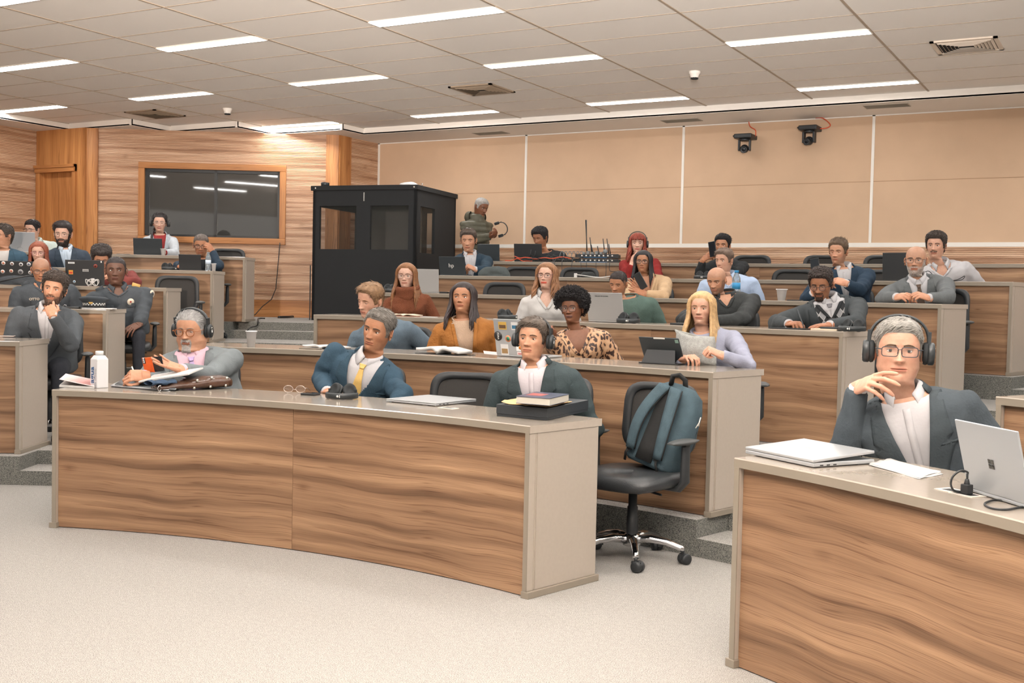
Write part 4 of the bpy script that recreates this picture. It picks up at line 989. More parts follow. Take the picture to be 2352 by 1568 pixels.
    def collar(mat_, k=1., hgt=.036, drop=.045, open_=.34, name='collar'):
        mb = MB(); rows = []; m_ = 30
        for i in range(m_ + 1):
            ph = -pi + open_ + (2 * pi - 2 * open_) * i / m_; e_ = abs(ph) / pi  # ph=0 at the back
            fr = max(0, (abs(ph) - 1.9) / (pi - open_ - 1.9)); a = pi - ph
            rt_, rb = .058 * k * sc, .078 * k
            tp = Vector((rt_ * sin(ph) * 1.02, rt_ * cos(ph) * 1.05 + .006 - .012 * fr, hgt * (1 - .55 * fr) + .004)); bt = Vector((rb * sin(ph) + .012 * fr * (1 if ph > 0 else -1), rb * cos(ph) * .98 - .022 * fr + .006, -.006 - drop * fr**1.5))
            md = tp.lerp(bt, .25) + Vector((sin(ph), cos(ph), 0)) * .006; ins = Vector((rt_ * .97 * sin(ph), rt_ * .99 * cos(ph) + .006 - .010 * fr, -.02))
            rows.append([T.M @ q for q in (ins, tp, md, bt)])
        mb.grid(rows, None, 0, True); o_ = fin(mb, name, mat_); q = o_.modifiers.new('s', 'SOLIDIFY'); q.thickness = .003; q.offset = 0; return o_
    def front_strip(xa, xb, ta, tb, off, mat_, name, n_=26, k=1., sgn=None, thick=.003, m_=5):
        mb = MB(); rows = []
        for i in range(n_ + 1):
            t = ta + (tb - ta) * i / n_; x0, x1 = xa(t), xb(t); rows.append([T.pt(x0 + (x1 - x0) * j / m_, t, k, True, off) for j in range(m_ + 1)])
        mb.grid(rows, None, 0, True); o_ = fin(mb, name, mat_); q = o_.modifiers.new('s', 'SOLIDIFY'); q.thickness = thick; q.offset = 1; return o_
    sh = top.get('shirt')
    if sh:   # shirt under jacket
        mb = MB(); mb.grid([T.ring(t, .935) for t in (.1, .3, .45, .58, .68, .76, .83,   .88, .92, .95, .975, .992) + ((1.01, 1.03) if top.get('tie') else ())], None, 0, True, wrap=True)
        so_ = fin(mb, 'shirt', sh)
        if top.get('inner') == 'crew':
            mb = MB(); pts = [T.M @ Vector((.076 * sin(a), .070 * cos(a) + .004, .004 - .026 * (max(0, -cos(a)))**1.5)) for a in [2 * pi * i / 32 for i in range(33)]]; mb.tube(pts, .0075, 8, cap=False); fin(mb, 'neckband', top.get('neckmat', sh))
        else:
            collar(sh, open_=top.get('copen', .30), drop=top.get('cdrop', .045))
            front_strip(lambda t: -.013, lambda t: .013, .3, .95, .002, sh, 'shirt_placket', k=.935, thick=.0015, m_=2)
        if cuffs.v and top.get('cuff'): fin(cuffs, 'shirt_cuffs', sh)
    if top.get('tie'):
        tm = top['tie']; mb = MB(); q = T.pt(0, .955, .935, True, .004)
        front_strip(lambda t: -(.011 + .028 * min(1, (.93 - t) / .45)), lambda t: .011 + .028 * min(1, (.93 - t) / .45), .3, .925, .007, tm, 'tie', k=.935)
        front_strip(lambda t: -(.012 + .16 * (t - .915)), lambda t: .012 + .16 * (t - .915), .912, .965, .012, tm, 'tie_knot', n_=6, k=.935, thick=.007)
    if kind == 'jacket' and top.get('lapel', True):
        vb = top.get('vbot', .42); lw = top.get('lw', .075)
        for s in (-1, 1):
            def xi(t, s=s): return s * max(0, Vw(t) - .018) + top.get('vx', 0)
            def xo(t, s=s):
                u_ = (t - vb) / (1 - vb)
                w_ = lw * (u_ / .62)**.8 if u_ < .62 else (lw * .62 if u_ < .67 else lw * (.85 - .55 * (u_ - .67) / .33))
                return s * (Vw(t) + max(.004, w_)) + top.get('vx', 0)
            front_strip(xi, xo, vb + .01, 1.0, .010, top.get('lapelmat', mt), 'lapel', n_=34, k=1.03)
        # back collar
        mb = MB(); rows = []
        for i in range(21):
            ph = -2.0 + 4.0 * i / 20; rows.append([T.M @ Vector((r_ * sin(ph), r_ * cos(ph) * 1.0 + .012, z_)) for r_, z_ in ((.066, .022), (.072, .026), (.092, -.004))])
        mb.grid(rows, None, 0, True); o_ = fin(mb, 'jacket_collar', top.get('lapelmat', mt)); q = o_.modifiers.new('s', 'SOLIDIFY'); q.thickness = .004
        for s in ((1,) if not top.get('nopocket') else ()):   # breast pocket welt
            front_strip(lambda t: .085, lambda t: .165 * min(1, B), .655, .675, .010, top.get('lapelmat', mt), 'pocket_welt', n_=2, k=1.03)
    if kind == 'shirt' or top.get('collar'):
        collar(top.get('collarmat', mt), 1.06, open_=top.get('copen', .42), drop=top.get('cdrop', .05))
        if kind == 'shirt' and not top.get('noplacket'):
            front_strip(lambda t: -.015, lambda t: .015, .1, top.get('vbot', .8) + .01, .006, mt, 'placket', k=.985, thick=.002, m_=2)
    if (kind in ('vneck', 'shirt', 'coat') or not top.get('lapel', True)) and not top.get('noedge'):
        for s in (-1, 1): front_strip(lambda t: s * max(0, Vw(t) - .012), lambda t: s * (Vw(t) + .014), top.get('vbot', .42) - .01, .965, .009, mt, 'front_edge', n_=30, k=1.0 if kind != 'jacket' else 1.03, thick=.004, m_=3)
    if kind == 'crew':
        mb = MB(); pts = [T.M @ Vector((.082 * sin(a), .074 * cos(a) + .004, .002 - .026 * (max(0, -cos(a)))**1.5)) for a in [2 * pi * i / 32 for i in range(33)]]; mb.tube(pts, .0085, 8, cap=False); fin(mb, 'neckband', top.get('neckmat', mt))
    if kind == 'turtle':
        mb = MB(); rows = []
        for r_, z_ in ((.098, -.03), (.104, -.01), (.098, .006), (.094, .016), (.100, .03), (.096, .044), (.088, .056), (.074, .06), (.068, .05)):
            rows.append([T.M @ Vector((r_ * top.get('tk', 1.) * sin(a) * (1 + .03 * sin(a * 9 + z_ * 200)), r_ * top.get('tk', 1.) * cos(a) * .92 + .004, z_ + (-.022 * max(0, -cos(a)) if z_ < .03 else 0))) for a in [2 * pi * i / 48 for i in range(48)]])
        mb.grid(rows, None, 0, True, wrap=True); fin(mb, 'turtleneck_collar', mt)
    for ex in top.get('extra', []): ex(T, fin, rt, front_strip, collar, Vw)
    # face parts
    r2 = root_dummy = rt
    eyes(head, inv @ xf, rt); brows(head, inv @ xf, rt, brow, head.get('bt', 1.))
    if hair:
        for hh in (hair if isinstance(hair, list) else [hair]): make_hair(head, hh, inv @ xf, 'hair', rt)
    if beardh: beard_hair(head, inv @ xf, rt, beardh[0], beardh[1], *beardh[2:])
    if gl: glasses(gl, head, inv @ xf, rt)
    # legs
    lg = MB(); sh_ = MB(); fl = Vector((fw.x, fw.y, 0)).normalized(); xl = Vector((-fl.y, fl.x, 0)) * 1
    for s in (-1, 1):
        h0 = hip + xl * (s * .085); h0.z = sz + .075 if not stand else hip.z
        if stand:
            k0 = Vector((h0.x, h0.y, fz + .48)); a0 = Vector((h0.x, h0.y, fz + .09))
        else:
            k0 = h0 + fl * .34 + xl * (s * .03); k0.z = sz + .055; a0 = k0 + fl * .02; a0.z = fz + .09
        lg.tube([h0, h0.lerp(k0, .5), k0], [.085, .078, .062], 14); lg.ball(k0, .06, 12, 8); lg.tube([k0, k0.lerp(a0, .5), a0], [.058, .052, .046], 14)
        sh_.ball(a0 + Vector((0, 0, -.05)) + fl * .05, (.045, .045, .038), 12, 8); sh_.tube([a0 + Vector((0, 0, -.055)) - fl * .03, a0 + Vector((0, 0, -.058)) + fl * .1, a0 + Vector((0, 0, -.065)) + fl * .16], [.034, .036, .022], 12, flat=1.1)
    lg.ball((hip.x, hip.y, sz + .09 if not stand else hip.z), (.155, .145, .10), 18, 12)
    nm = remesh(lg, .016, 3); nm.transform(inv); nm.materials.clear(); nm.materials.append(top.get('legs', M_TROU)); link('trousers', nm, rt); fin(sh_, 'shoes', M_SHOE)
    if not stand and chair: SEATS.append((base.copy(), math.atan2(fl.x, -fl.y), lab, row))
    return dict(rt=rt, xf=xf, T=T, E=E_, X=X, fw=fw, arms=armpts, inv=inv, fin=fin)
# ------------------------------------------------------------------ the audience
G = lambda r, g, b: srgb(r, g, b)[:3]
VR = CAM_R.copy(); VR.z = 0; VR.normalize()
UP = Vector((0, 0, 1)); DN = -UP
def PX(x, y, row, off): return hit(x, y, RR[row] + off)
def A_(row, w_, t_, z=(0, 0, 1), pose='relax', e=None, s=1.):
    """arm: wrist (px,py,off), fingers towards (px,py,off), back of the hand: (viewer-right, towards camera, up) mix"""
    W = PX(w_[0], w_[1], row, w_[2]); W.z = max(W.z, TOPZ(row) + .032) if w_[2] < .5 else W.z; Tt = PX(t_[0], t_[1], row, t_[2]); dc = dir_to_cam(W)
    d = dict(W=W, f=Tt - W, z=VR * z[0] + dc * z[1] + UP * z[2], pose=pose, s=s)
    if e: d['E'] = PX(e[0], e[1], row, e[2])
    return d
M_WSH = cloth('white_shirt', (178, 176, 178), .7, .1, 90, .03); M_WBL = cloth('white_blouse', (180, 177, 174), .7, .12, 90, .03)
SK = dict(fair=G(226, 176, 150), light=G(216, 162, 130), tan=G(196, 140, 106), olive=G(178, 124, 92), brown=G(140, 92, 66), dark=G(112, 74, 54), deep=G(146, 98, 72), pale=G(234, 190, 168))
def suit(name, c, **k): return dict(dict(kind='jacket', mat=cloth(name, c), shirt=M_WSH, cuff=True, lapelmat=cloth(name + '_lapel', tuple(int(v * .93) for v in c))), **k)
CAST = {}
def P_(key, *a, **k): CAST[key] = person(*a, **k); CAST[key]['row'] = a[4]; return CAST[key]
# front row
P_('front_right', 'man in charcoal jacket with large headphones, hand over his mouth, at the right front desk', 2066, 806, 73, 0, dict(skin=SK['fair'], fat=.3, jaw=1.12, iris=(58, 40, 28), w=1.02, age=.7, gaze=(0, 0)), suit('charcoal_suit', (64, 71, 76), vbot=.18, vtop=.10, copen=.55, cdrop=.06),
   yaw=3, roll=1, tyaw=-4, B=1.12, belly=.3, neck=(.03, -.02), lean=(.02, .06), hair=dict(style='short', col=(130, 126, 120), hl=(.076, .070, -.02, -.085), thick=.006, top=1.9, len=.018, flow=(-.7, -.6, 0), n=2600), brow=(96, 78, 62), gl=('rect', (44, 48, 54), 1.08), vox=.009,
   arms=dict(R=A_(0, (1971, 890, .43), (2085, 836, .36), (-.5, .55, .9), 'drape', (1936, 1050, .44), 1.08)))
P_('phone_man', 'heavy man in grey suit and headphones, writing while holding an orange phone', 429, 761, 44, 0, dict(skin=SK['light'], fat=1., open=.35, gaze=(-10, 28), w=1.08, jaw=1.15, beard=('goatee', (170, 166, 162), .5), iris=(60, 44, 32)), suit('grey_suit', (112, 118, 120), shirt=cloth('pink_shirt', (206, 172, 184), .7, .1), tie=cloth('lilac_tie', (180, 158, 196), .5), vbot=.2, vtop=.10),
   yaw=-26, pitch=9, tyaw=-6, B=1.34, belly=1., hair=dict(style='swept', col=(152, 150, 148), hl=(.080, .074, -.02, -.085), thick=.004, top=1.5, len=.02, flow=(.1, .9, 0), lift=.04), brow=(120, 112, 104), gl=('round', (150, 88, 44), 1.08, .0024), beardh=((176, 172, 168), 'goatee', .008, 700), vox=.010, neck=(.0, .015), lean=(.02, .0),
   arms=dict(R=A_(0, (332, 862, .30), (298, 862, .24), (-.3, .8, .4), 'pen'), L=A_(0, (418, 848, .40), (372, 832, .34), (.2, -.5, -.8), 'flat')))
P_('blue_man', 'man in blue suit with yellow tie leaning left at the front desk', 856, 760, 47, 0, dict(skin=SK['tan'], age=1.4, gaze=(-12, 0), iris=(70, 50, 36), bt=1.3), suit('blue_suit', (50, 71, 86), tie=cloth('yellow_tie', (206, 172, 104), .6, .3, 300), vbot=.12, vtop=.105, copen=.2, cdrop=.055),
   yaw=-28, roll=15, pitch=4, tyaw=-16, troll=13, B=1.1, neck=(-.02, -.015), lean=(-.16, .05), hair=dict(style='swept', col=(116, 110, 103), hl=(.078, .074, -.02, -.085), thick=.0065, top=2.2, len=.026, flow=(.9, -.25, 0), n=2200, lift=.1), brow=(84, 66, 54), vox=.009,
   arms=dict(R=A_(0, (752, 900, .56), (782, 902, .5), (0, 0, 1), 'relax', (738, 868, .72)), L=A_(0, (905, 945, .62), (860, 945, .58), (0, 0, 1), 'relax', (925, 905, .72))))
P_('listening_man', 'man in dark suit and open white collar wearing headphones behind the black box', 1215, 778, 46, 0, dict(skin=SK['light'], age=1.2, open=.62, gaze=(-8, 6), iris=(60, 44, 34)), suit('dark_suit', (56, 66, 68), shirt=cloth('offwhite_shirt', (186, 178, 182), .7, .1), vbot=.22, vtop=.09, copen=.5, cdrop=.06),
   yaw=-20, pitch=-4, roll=2, tyaw=-14, B=1.08, neck=(.02, 0), hair=dict(style='short', col=(84, 72, 62), hl=(.076, .07, -.02, -.085), top=2.0, len=.024, flow=(-.5, -.7, 0), n=2200), brow=(80, 62, 50), vox=.009)
# second row
P_('blond_man', 'fair-haired man in blue-grey shirt with bowed closed eyes behind the blue-suited man', 836, 694, 38, 1, dict(skin=SK['fair'], open=.1, gaze=(-10, 30), age=.6), dict(kind='shirt', mat=cloth('bluegrey_shirt', (88, 102, 113)), vbot=.86, fold=.009), yaw=-46, pitch=12, roll=8, tyaw=-20, B=1.12, neck=(.06, -.02), lean=(.05, .1), hair=dict(style='short', col=(130, 100, 72), hl=(.078, .074, -.012, -.08), top=1.7, len=.022, flow=(-.6, -.5, 0)), brow=(140, 104, 74))
M_MUS = cloth('mustard_quilt', (146, 95, 46), .8, .5, 60)
def trims(T, fin, rt, fs, collar, Vw):
    for s in (-1, 1): fs(lambda t: s * (Vw(t) - .003), lambda t: s * (Vw(t) + .004), .0, .97, .012, M_WBL, 'edge_piping', k=1.0, thick=.002, m_=1)
P_('mustard_woman', 'woman with long dark hair in mustard cardigan over a beige top', 1059, 683, 36, 1, dict(skin=SK['tan'], fem=1., gaze=(-16, -8), lips=1.2, age=.3, iris=(56, 38, 28)), dict(kind='jacket', lapel=False, mat=M_MUS, shirt=cloth('beige_knit', (176, 150, 128), .9, .5, 150), inner='crew', vbot=-.05, vtop=.078, fold=.009, nopocket=True, extra=[trims]), yaw=-16, pitch=-8, B=1.02, neck=(.01, 0),
   hair=dict(style='long', col=(50, 41, 40), hl=(.083, .062, -.02, -.085), len=.235, wave=.006, fwd=1.1, n=190, spread=.035, th0=1.05), brow=(60, 46, 40))
M_LEO = None
def leopard():
    m, nt, b = newmat('leopard_print'); N = nt.nodes; L = nt.links; tc = N.new('ShaderNodeTexCoord'); mp = N.new('ShaderNodeMapping'); mp.inputs['Scale'].default_value = (44, 44, 30); L.new(tc.outputs['Object'], mp.inputs[0])
    nz = N.new('ShaderNodeTexNoise'); nz.inputs['Scale'].default_value = 1.2; L.new(mp.outputs[0], nz.inputs['Vector']); ad = N.new('ShaderNodeVectorMath'); ad.operation = 'ADD'; L.new(mp.outputs[0], ad.inputs[0]); L.new(nz.outputs['Color'], ad.inputs[1])
    v = N.new('ShaderNodeTexVoronoi'); v.inputs['Scale'].default_value = 1; L.new(ad.outputs[0], v.inputs['Vector'])
    r = ramp(nt, [(.0, srgb(40, 28, 24)), (.43, srgb(54, 34, 28)), (.47, srgb(172, 132, 98)), (.9, srgb(182, 148, 116))]); r.color_ramp.elements[1].color = srgb(60, 36, 26); L.new(v.outputs['Distance'], r.inputs[0]); L.new(r.outputs[0], b.inputs['Base Color']); b.inputs['Roughness'].default_value = .6; return m
M_LEO = leopard()
P_('afro_woman', 'woman with a round black afro and glasses in leopard-print blouse', 1308, 708, 34, 1, dict(skin=SK['deep'], fem=.9, gaze=(14, 0), lips=1.6, nw=1.2, age=.3, iris=(40, 28, 22), lipc=(.14, .06, .05)), dict(kind='vneck', mat=M_LEO, vbot=.66, vtop=.085, fold=.012), yaw=-20, pitch=2, roll=-3, B=1.0, neck=(.03, -.01),
   hair=dict(style='afro', col=(34, 31, 32), hl=(.066, .06, .0, -.06), r=.066, rough=.85), brow=(30, 24, 22), gl=('big', (78, 50, 38), 1.02, .002),
   arms=dict(R=A_(1, (1268, 770, .52), (1255, 742, .45), (0, -.3, .9), 'fist', (1290, 812, .6))))
P_('blonde_woman', 'young woman with long straight blonde hair in lilac-grey top opening a grey bag', 1607, 709, 38, 1, dict(skin=SK['fair'], fem=1., gaze=(-6, 2), lips=1.1, age=.1, iris=(96, 78, 58)), dict(kind='crew', mat=cloth('lilac_grey_top', (142, 144, 160)), fold=.008, slim=.85), yaw=-14, pitch=0, B=.98, neck=(.02, 0), lean=(.02, .05),
   hair=dict(style='long', col=(182, 148, 104), hl=(.083, .062, -.02, -.085), len=.33, wave=.003, fwd=1., n=230, spread=.04, th0=1.0), brow=(120, 92, 66),
   arms=dict(L=A_(1, (1655, 815, .36), (1624, 800, .30), (.1, .4, .8), 'fist', (1722, 838, .50)), R=A_(1, (1570, 832, .42), (1600, 812, .36), (0, .3, .9), 'curl')))
# third row
M_RUST = cloth('rust_knit', (112, 66, 45), .95, .7, 160)
P_('rust_woman', 'woman with cat-eye glasses in rust turtleneck vest and white sleeves', 930, 634, 29, 2, dict(skin=SK['pale'], fem=1., gaze=(0, 0), age=.1, iris=(96, 80, 60)), dict(kind='turtle', mat=M_RUST, sleevemat=M_WSH, fold=.009, tk=1.12), yaw=-14, B=.96, neck=(.01, 0),
   hair=dict(style='long', col=(128, 86, 54), hl=(.083, .062, -.02, -.085), len=.33, wave=.006, fwd=.9, n=200, spread=.045, th0=1.1), brow=(110, 76, 54), gl=('cat', (110, 74, 56), 1.08))
P_('blouse_woman', 'woman with wavy auburn hair, glasses and red lips in a white blouse', 1251, 633, 30, 2, dict(skin=SK['pale'], fem=1., gaze=(6, 4), lipc=(.5, .07, .04), lips=1.2, age=.1, iris=(80, 60, 44)), dict(kind='shirt', mat=M_WBL, vbot=.76, vtop=.075, copen=.6, cdrop=.05, fold=.009), yaw=-18, pitch=-3, B=1.0, neck=(.0, 0), vox=.012,
   hair=dict(style='long', col=(136, 96, 66), hl=(.083, .062, -.02, -.085), len=.21, wave=.013, fwd=.8, n=170, spread=.03, th0=1.05, part=.25), brow=(104, 74, 56), gl=('rect', (88, 56, 46), 1.0))
M_GRN = cloth('green_sweatshirt', (80, 98, 91), .9, .3)
P_('green_man', 'young man with buzz cut in green sweatshirt looking down', 1414, 655, 28, 2, dict(skin=SK['tan'], open=.08, gaze=(-4, 35), buzz=((44, 36, 34), (.070, .064, -.01, -.07), .62), age=.2), dict(kind='crew', mat=M_GRN, fold=.009), yaw=-24, pitch=16, roll=3, B=1.06, neck=(.07, .02), lean=(.02, 0),
   hair=dict(style='short', col=(52, 44, 42), hl=(.072, .068, .045, .04), thick=.003, top=1.6, len=.008, n=1400, lift=.8), brow=(50, 38, 34))
M_BLK = cloth('black_jacket', (50, 52, 52), .75)
def stand_collar(T, fin, rt, fs, collar, Vw):
    mb = MB(); rows = []
    for i in range(25):
        a = -2.6 + 5.2 * i / 24; rows.append([T.M @ Vector((r_ * sin(a), r_ * cos(a) + .006, z_)) for r_, z_ in ((.092, -.04), (.084, .0), (.078, .026))])
    mb.grid(rows, None, 0, True); o_ = fin(mb, 'stand_collar', M_BLK); q = o_.modifiers.new('s', 'SOLIDIFY'); q.thickness = .005
P_('bald_writer', 'bald man with stubble in black jacket writing behind the blonde woman', 1640, 648, 30, 2, dict(skin=SK['light'], open=.12, gaze=(-6, 34), beard=('stubble', (60, 50, 46), .5), buzz=((96, 84, 78), (.05, .05, -.012, -.08), .25), age=.7), dict(kind='vneck', mat=M_BLK, vbot=.84, vtop=.06, shirt=None, extra=[stand_collar], fold=.01), yaw=-22, pitch=18, B=1.16, neck=(.06, .02), lean=(.03, 0), brow=(60, 48, 42),
   arms=dict(R=A_(2, (1598, 742, .30), (1578, 735, .22), (-.2, .2, .9), 'pen', (1572, 735, .55)), L=A_(2, (1640, 745, .35), (1600, 745, .3), (0, 0, 1), 'relax', (1705, 735, .6))))
def argyle_mat():
    m, nt, b = newmat('argyle_knit'); N = nt.nodes; L = nt.links; uv = N.new('ShaderNodeUVMap'); sp = N.new('ShaderNodeSeparateXYZ'); L.new(uv.outputs[0], sp.inputs[0])
    def mth(op, a, b_=None, v=None):
        n = N.new('ShaderNodeMath'); n.operation = op; L.new(a, n.inputs[0])
        if b_ is not None: L.new(b_, n.inputs[1])
        if v is not None: n.inputs[1].default_value = v
        return n.outputs[0]
    u = mth('MULTIPLY', sp.outputs[0], v=18.); v_ = mth('MULTIPLY', sp.outputs[1], v=11.)
    p1 = mth('ADD', u, v_); p2 = mth('SUBTRACT', u, v_); f1 = mth('FLOOR', p1); f2 = mth('FLOOR', p2); s_ = mth('ADD', f1, f2); m_ = mth('FLOORED_MODULO', s_, v=2.) ; k2 = mth('FLOORED_MODULO', f1, v=2.)
    mx = N.new('ShaderNodeMix'); mx.data_type = 'RGBA'; mx.inputs[6].default_value = srgb(52, 54, 56); mx.inputs[7].default_value = srgb(150, 150, 152); L.new(m_, mx.inputs[0])
    # thin crossing lines
    l1 = mth('LESS_THAN', mth('ABSOLUTE', mth('SUBTRACT', mth('FRACT', mth('ADD', p1, v=.5)), v=.5)), v=.045); l2 = mth('LESS_THAN', mth('ABSOLUTE', mth('SUBTRACT', mth('FRACT', mth('ADD', p2, v=.5)), v=.5)), v=.045); ll = mth('MAXIMUM', l1, l2)
    m2 = N.new('ShaderNodeMix'); m2.data_type = 'RGBA'; m2.inputs[7].default_value = srgb(190, 188, 186); L.new(ll, m2.inputs[0]); L.new(mx.outputs[2], m2.inputs[6]); L.new(m2.outputs[2], b.inputs['Base Color']); b.inputs['Roughness'].default_value = .9; return m
M_ARG = argyle_mat()
def argyle(T, fin, rt, fs, collar, Vw):
    n_ = 26
    for s in (-1, 1):
        mb = MB(); rows = []
        for i in range(n_ + 1):
            t = .05 + .92 * i / n_; v0 = max(0, (t - .76) * .34); rows.append([T.pt(s * (v0 + (.14 - v0) * j / 7), t, .955, True, .004) for j in range(8)])
        mb.grid(rows, lambda i, j, s=s: (s * (max(0, (.05 + .92 * i / n_ - .76) * .34) + (.14 - max(0, (.05 + .92 * i / n_ - .76) * .34)) * j / 7), (.05 + .92 * i / n_) * .5), 0, True); fin(mb, 'argyle_vest', M_ARG)
    for s in (-1, 1):
        fs(lambda t: s * (.002 + (t - .76) * .32), lambda t: s * (.024 + (t - .76) * .36), .76, .97, .014, cloth('vest_rib', (44, 46, 48)), 'vest_neckband', k=.955, thick=.002, m_=2)
        fs(lambda t: s * (.0), lambda t: s * (.006 + (t - .76) * .32), .76, .97, .011, M_WSH, 'shirt_front', k=.955, thick=.001, m_=2)
P_('argyle_man', 'man in dark jacket and argyle vest writing with his head bowed', 1881, 658, 35, 2, dict(skin=SK['olive'], open=.08, gaze=(-4, 36), lips=1.3, nw=1.15, age=.3, beard=('goatee', (44, 34, 32), .65)), suit('dark_grey_suit', (62, 66, 68), tie=cloth('patterned_bow', (120, 118, 122), .7, .4, 300), vbot=-.1, vtop=.125, cdrop=.025, extra=[argyle]), yaw=-14, pitch=20, B=1.16, neck=(.05, .03), lean=(.03, .02),
   hair=dict(style='curly', col=(58, 48, 44), hl=(.078, .072, -.01, -.08), thick=.010, top=1.8, len=.018, n=1200), brow=(46, 36, 32), gl=('round', (50, 44, 44), 1.02), beardh=((50, 40, 36), 'goatee', .006, 500),
   arms=dict(R=A_(2, (1812, 748, .24), (1842, 742, .18), (-.1, .3, .9), 'pen', (1782, 742, .45)), L=A_(2, (1905, 750, .26), (1870, 748, .2), (0, .1, 1), 'relax', (1966, 740, .5))))
# fourth row
M_TRE = cloth('beige_trench', (178, 150, 118), .8)
P_('trench_woman', 'woman with long black hair and dark glasses in beige trench coat holding a phone', 1475, 601, 25, 3, dict(skin=SK['tan'], fem=1., gaze=(0, 0), age=.2), dict(kind='coat', mat=M_TRE, vbot=.62, vtop=.085, collar=True, copen=.8, cdrop=.09, fold=.01), yaw=-10, B=1.04, neck=(.03, 0), detail=0, lean=(.03, 0),
   hair=dict(style='long', col=(36, 33, 35), hl=(.083, .062, -.02, -.085), len=.26, wave=.003, fwd=.5, n=170, th0=1.0, spread=.04), brow=(36, 30, 30), gl=('rect', (34, 30, 32), 1.05, .0022),
   arms=dict(R=A_(3, (1474, 668, .5), (1456, 650, .45), (-.3, .6, .5), 'flat', (1450, 688, .6)), L=A_(3, (1482, 676, .42), (1455, 664, .4), (0, .6, .6), 'flat', (1525, 680, .5))))
P_('lightblue_man', 'man in light blue shirt behind the bald writer', 1655, 599, 27, 3, dict(skin=SK['fair'], open=.6, gaze=(-12, 6)), dict(kind='shirt', mat=cloth('light_blue_shirt', (160, 176, 200), .75), vbot=.84), yaw=-34, pitch=4, B=1.18, neck=(.04, .0), detail=0, hair=dict(style='short', col=(104, 86, 74), hl=(.075, .066, -.015, -.08), top=1.6, len=.018, flow=(-.6, -.5, 0)), brow=(90, 70, 58))
P_('navy_phone_man', 'man in navy jacket with tousled brown hair, eyes lowered, behind the argyle man', 1920, 579, 28, 3, dict(skin=SK['light'], open=.1, gaze=(-4, 30), beard=('stubble', (90, 66, 52), .35)), suit('navy_suit', (38, 54, 70), vbot=.3, vtop=.075, copen=.5), yaw=-20, pitch=6, B=1.12, neck=(.05, 0), detail=0, lean=(.02, 0), hair=dict(style='short', col=(98, 80, 64), hl=(.078, .07, -.015, -.08), top=2.2, len=.026, flow=(.5, -.2, .8), n=1700), brow=(84, 64, 52),
   arms=dict(R=A_(3, (1868, 672, .5), (1868, 640, .48), (-.6, .4, 0), 'phone', (1852, 690, .6)), L=A_(3, (1942, 650, .45), (1915, 642, .45), (.4, .6, .2), 'phone', (1975, 668, .62))))
P_('grey_beard_man', 'bald man with grey beard and glasses, clasped hands, grey suit and checked tie', 2101, 598, 33, 3, dict(skin=SK['light'], age=1.2, gaze=(0, 0), beard=('full', (176, 170, 164), .55), buzz=((120, 110, 104), (.03, .03, -.012, -.08), .2)), suit('mid_grey_suit', (96, 99, 100), tie=cloth('checked_tie', (112, 94, 82), .6, .8, 400), vbot=.3, vtop=.085, copen=.22), yaw=-8, pitch=3, B=1.2, neck=(.02, .0), lean=(.0, .1), brow=(80, 70, 64), gl=('rect', (80, 58, 46), 1.04), beardh=((186, 182, 176), 'full', .006, 1100), detail=0,
   arms=dict(R=A_(3, (2060, 682, .22), (2100, 676, .16), (-.2, .6, .7), 'curl', (2026, 686, .40)), L=A_(3, (2132, 684, .22), (2096, 672, .14), (.3, .6, .7), 'curl', (2176, 684, .42))))
# fifth row
P_('navy_laptop_man', 'man in navy jacket and white shirt behind the dark laptop near the black booth', 1074, 553, 25, 4, dict(skin=SK['light'], open=.15, gaze=(0, 30)), suit('navy_blazer', (41, 58, 71), vbot=.22, vtop=.085, copen=.5), yaw=-8, pitch=10, B=1.1, neck=(.02, .0), detail=0, hair=dict(style='short', col=(78, 66, 58), hl=(.076, .068, -.015, -.08), top=1.8, len=.022, flow=(-.5, -.6, 0)), brow=(66, 52, 46),
   arms=dict(L=A_(4, (1090, 618, .40), (1070, 608, .35), (.2, .5, .7), 'fist', (1115, 622, .55)), R=A_(4, (1050, 622, .45), (1066, 615, .4), (0, .4, .8), 'curl')))
P_('red_woman', 'woman with curly red hair, fringe and headphones in a red sweater', 1464, 559, 23, 4, dict(skin=SK['pale'], fem=1., open=.8, age=.1, gaze=(0, 2), lipc=(.45, .12, .10)), dict(kind='crew', mat=cloth('red_sweater', (126, 38, 36), .9, .4), fold=.008), yaw=-2, pitch=3, B=1.0, detail=0, neck=(.02, .0),
   hair=dict(style='long', col=(132, 58, 42), hl=(.080, .062, -.02, -.085), len=.22, wave=.012, fwd=.7, n=190, th0=1.05, spread=.035, bangs=.038), brow=(110, 60, 48),
   arms=dict(R=A_(4, (1452, 606, .50), (1466, 580, .47), (-.2, .7, .2), 'chin', (1442, 640, .5)), L=A_(4, (1490, 640, .42), (1455, 638, .4), (0, .3, .9), 'relax', (1512, 640, .6))))
P_('photo_man', 'man with black hair in black sweater lifting a phone to take a picture', 1656, 564, 24, 4, dict(skin=SK['tan'], gaze=(-10, 0)), dict(kind='crew', mat=cloth('black_sweater', (42, 44, 46), .9, .3)), yaw=-14, B=1.1, neck=(.02, .0), detail=0, hair=dict(style='swept', col=(34, 32, 34), hl=(.076, .07, -.02, -.08), top=2.4, len=.03, flow=(.9, -.3, .1), n=1700), brow=(34, 28, 28),
   arms=dict(R=A_(4, (1614, 598, .50), (1640, 574, .44), (-.5, .5, .3), 'phone', (1606, 632, .56)), L=A_(4, (1655, 602, .52), (1646, 578, .44), (.5, .5, .3), 'phone', (1690, 628, .6))))
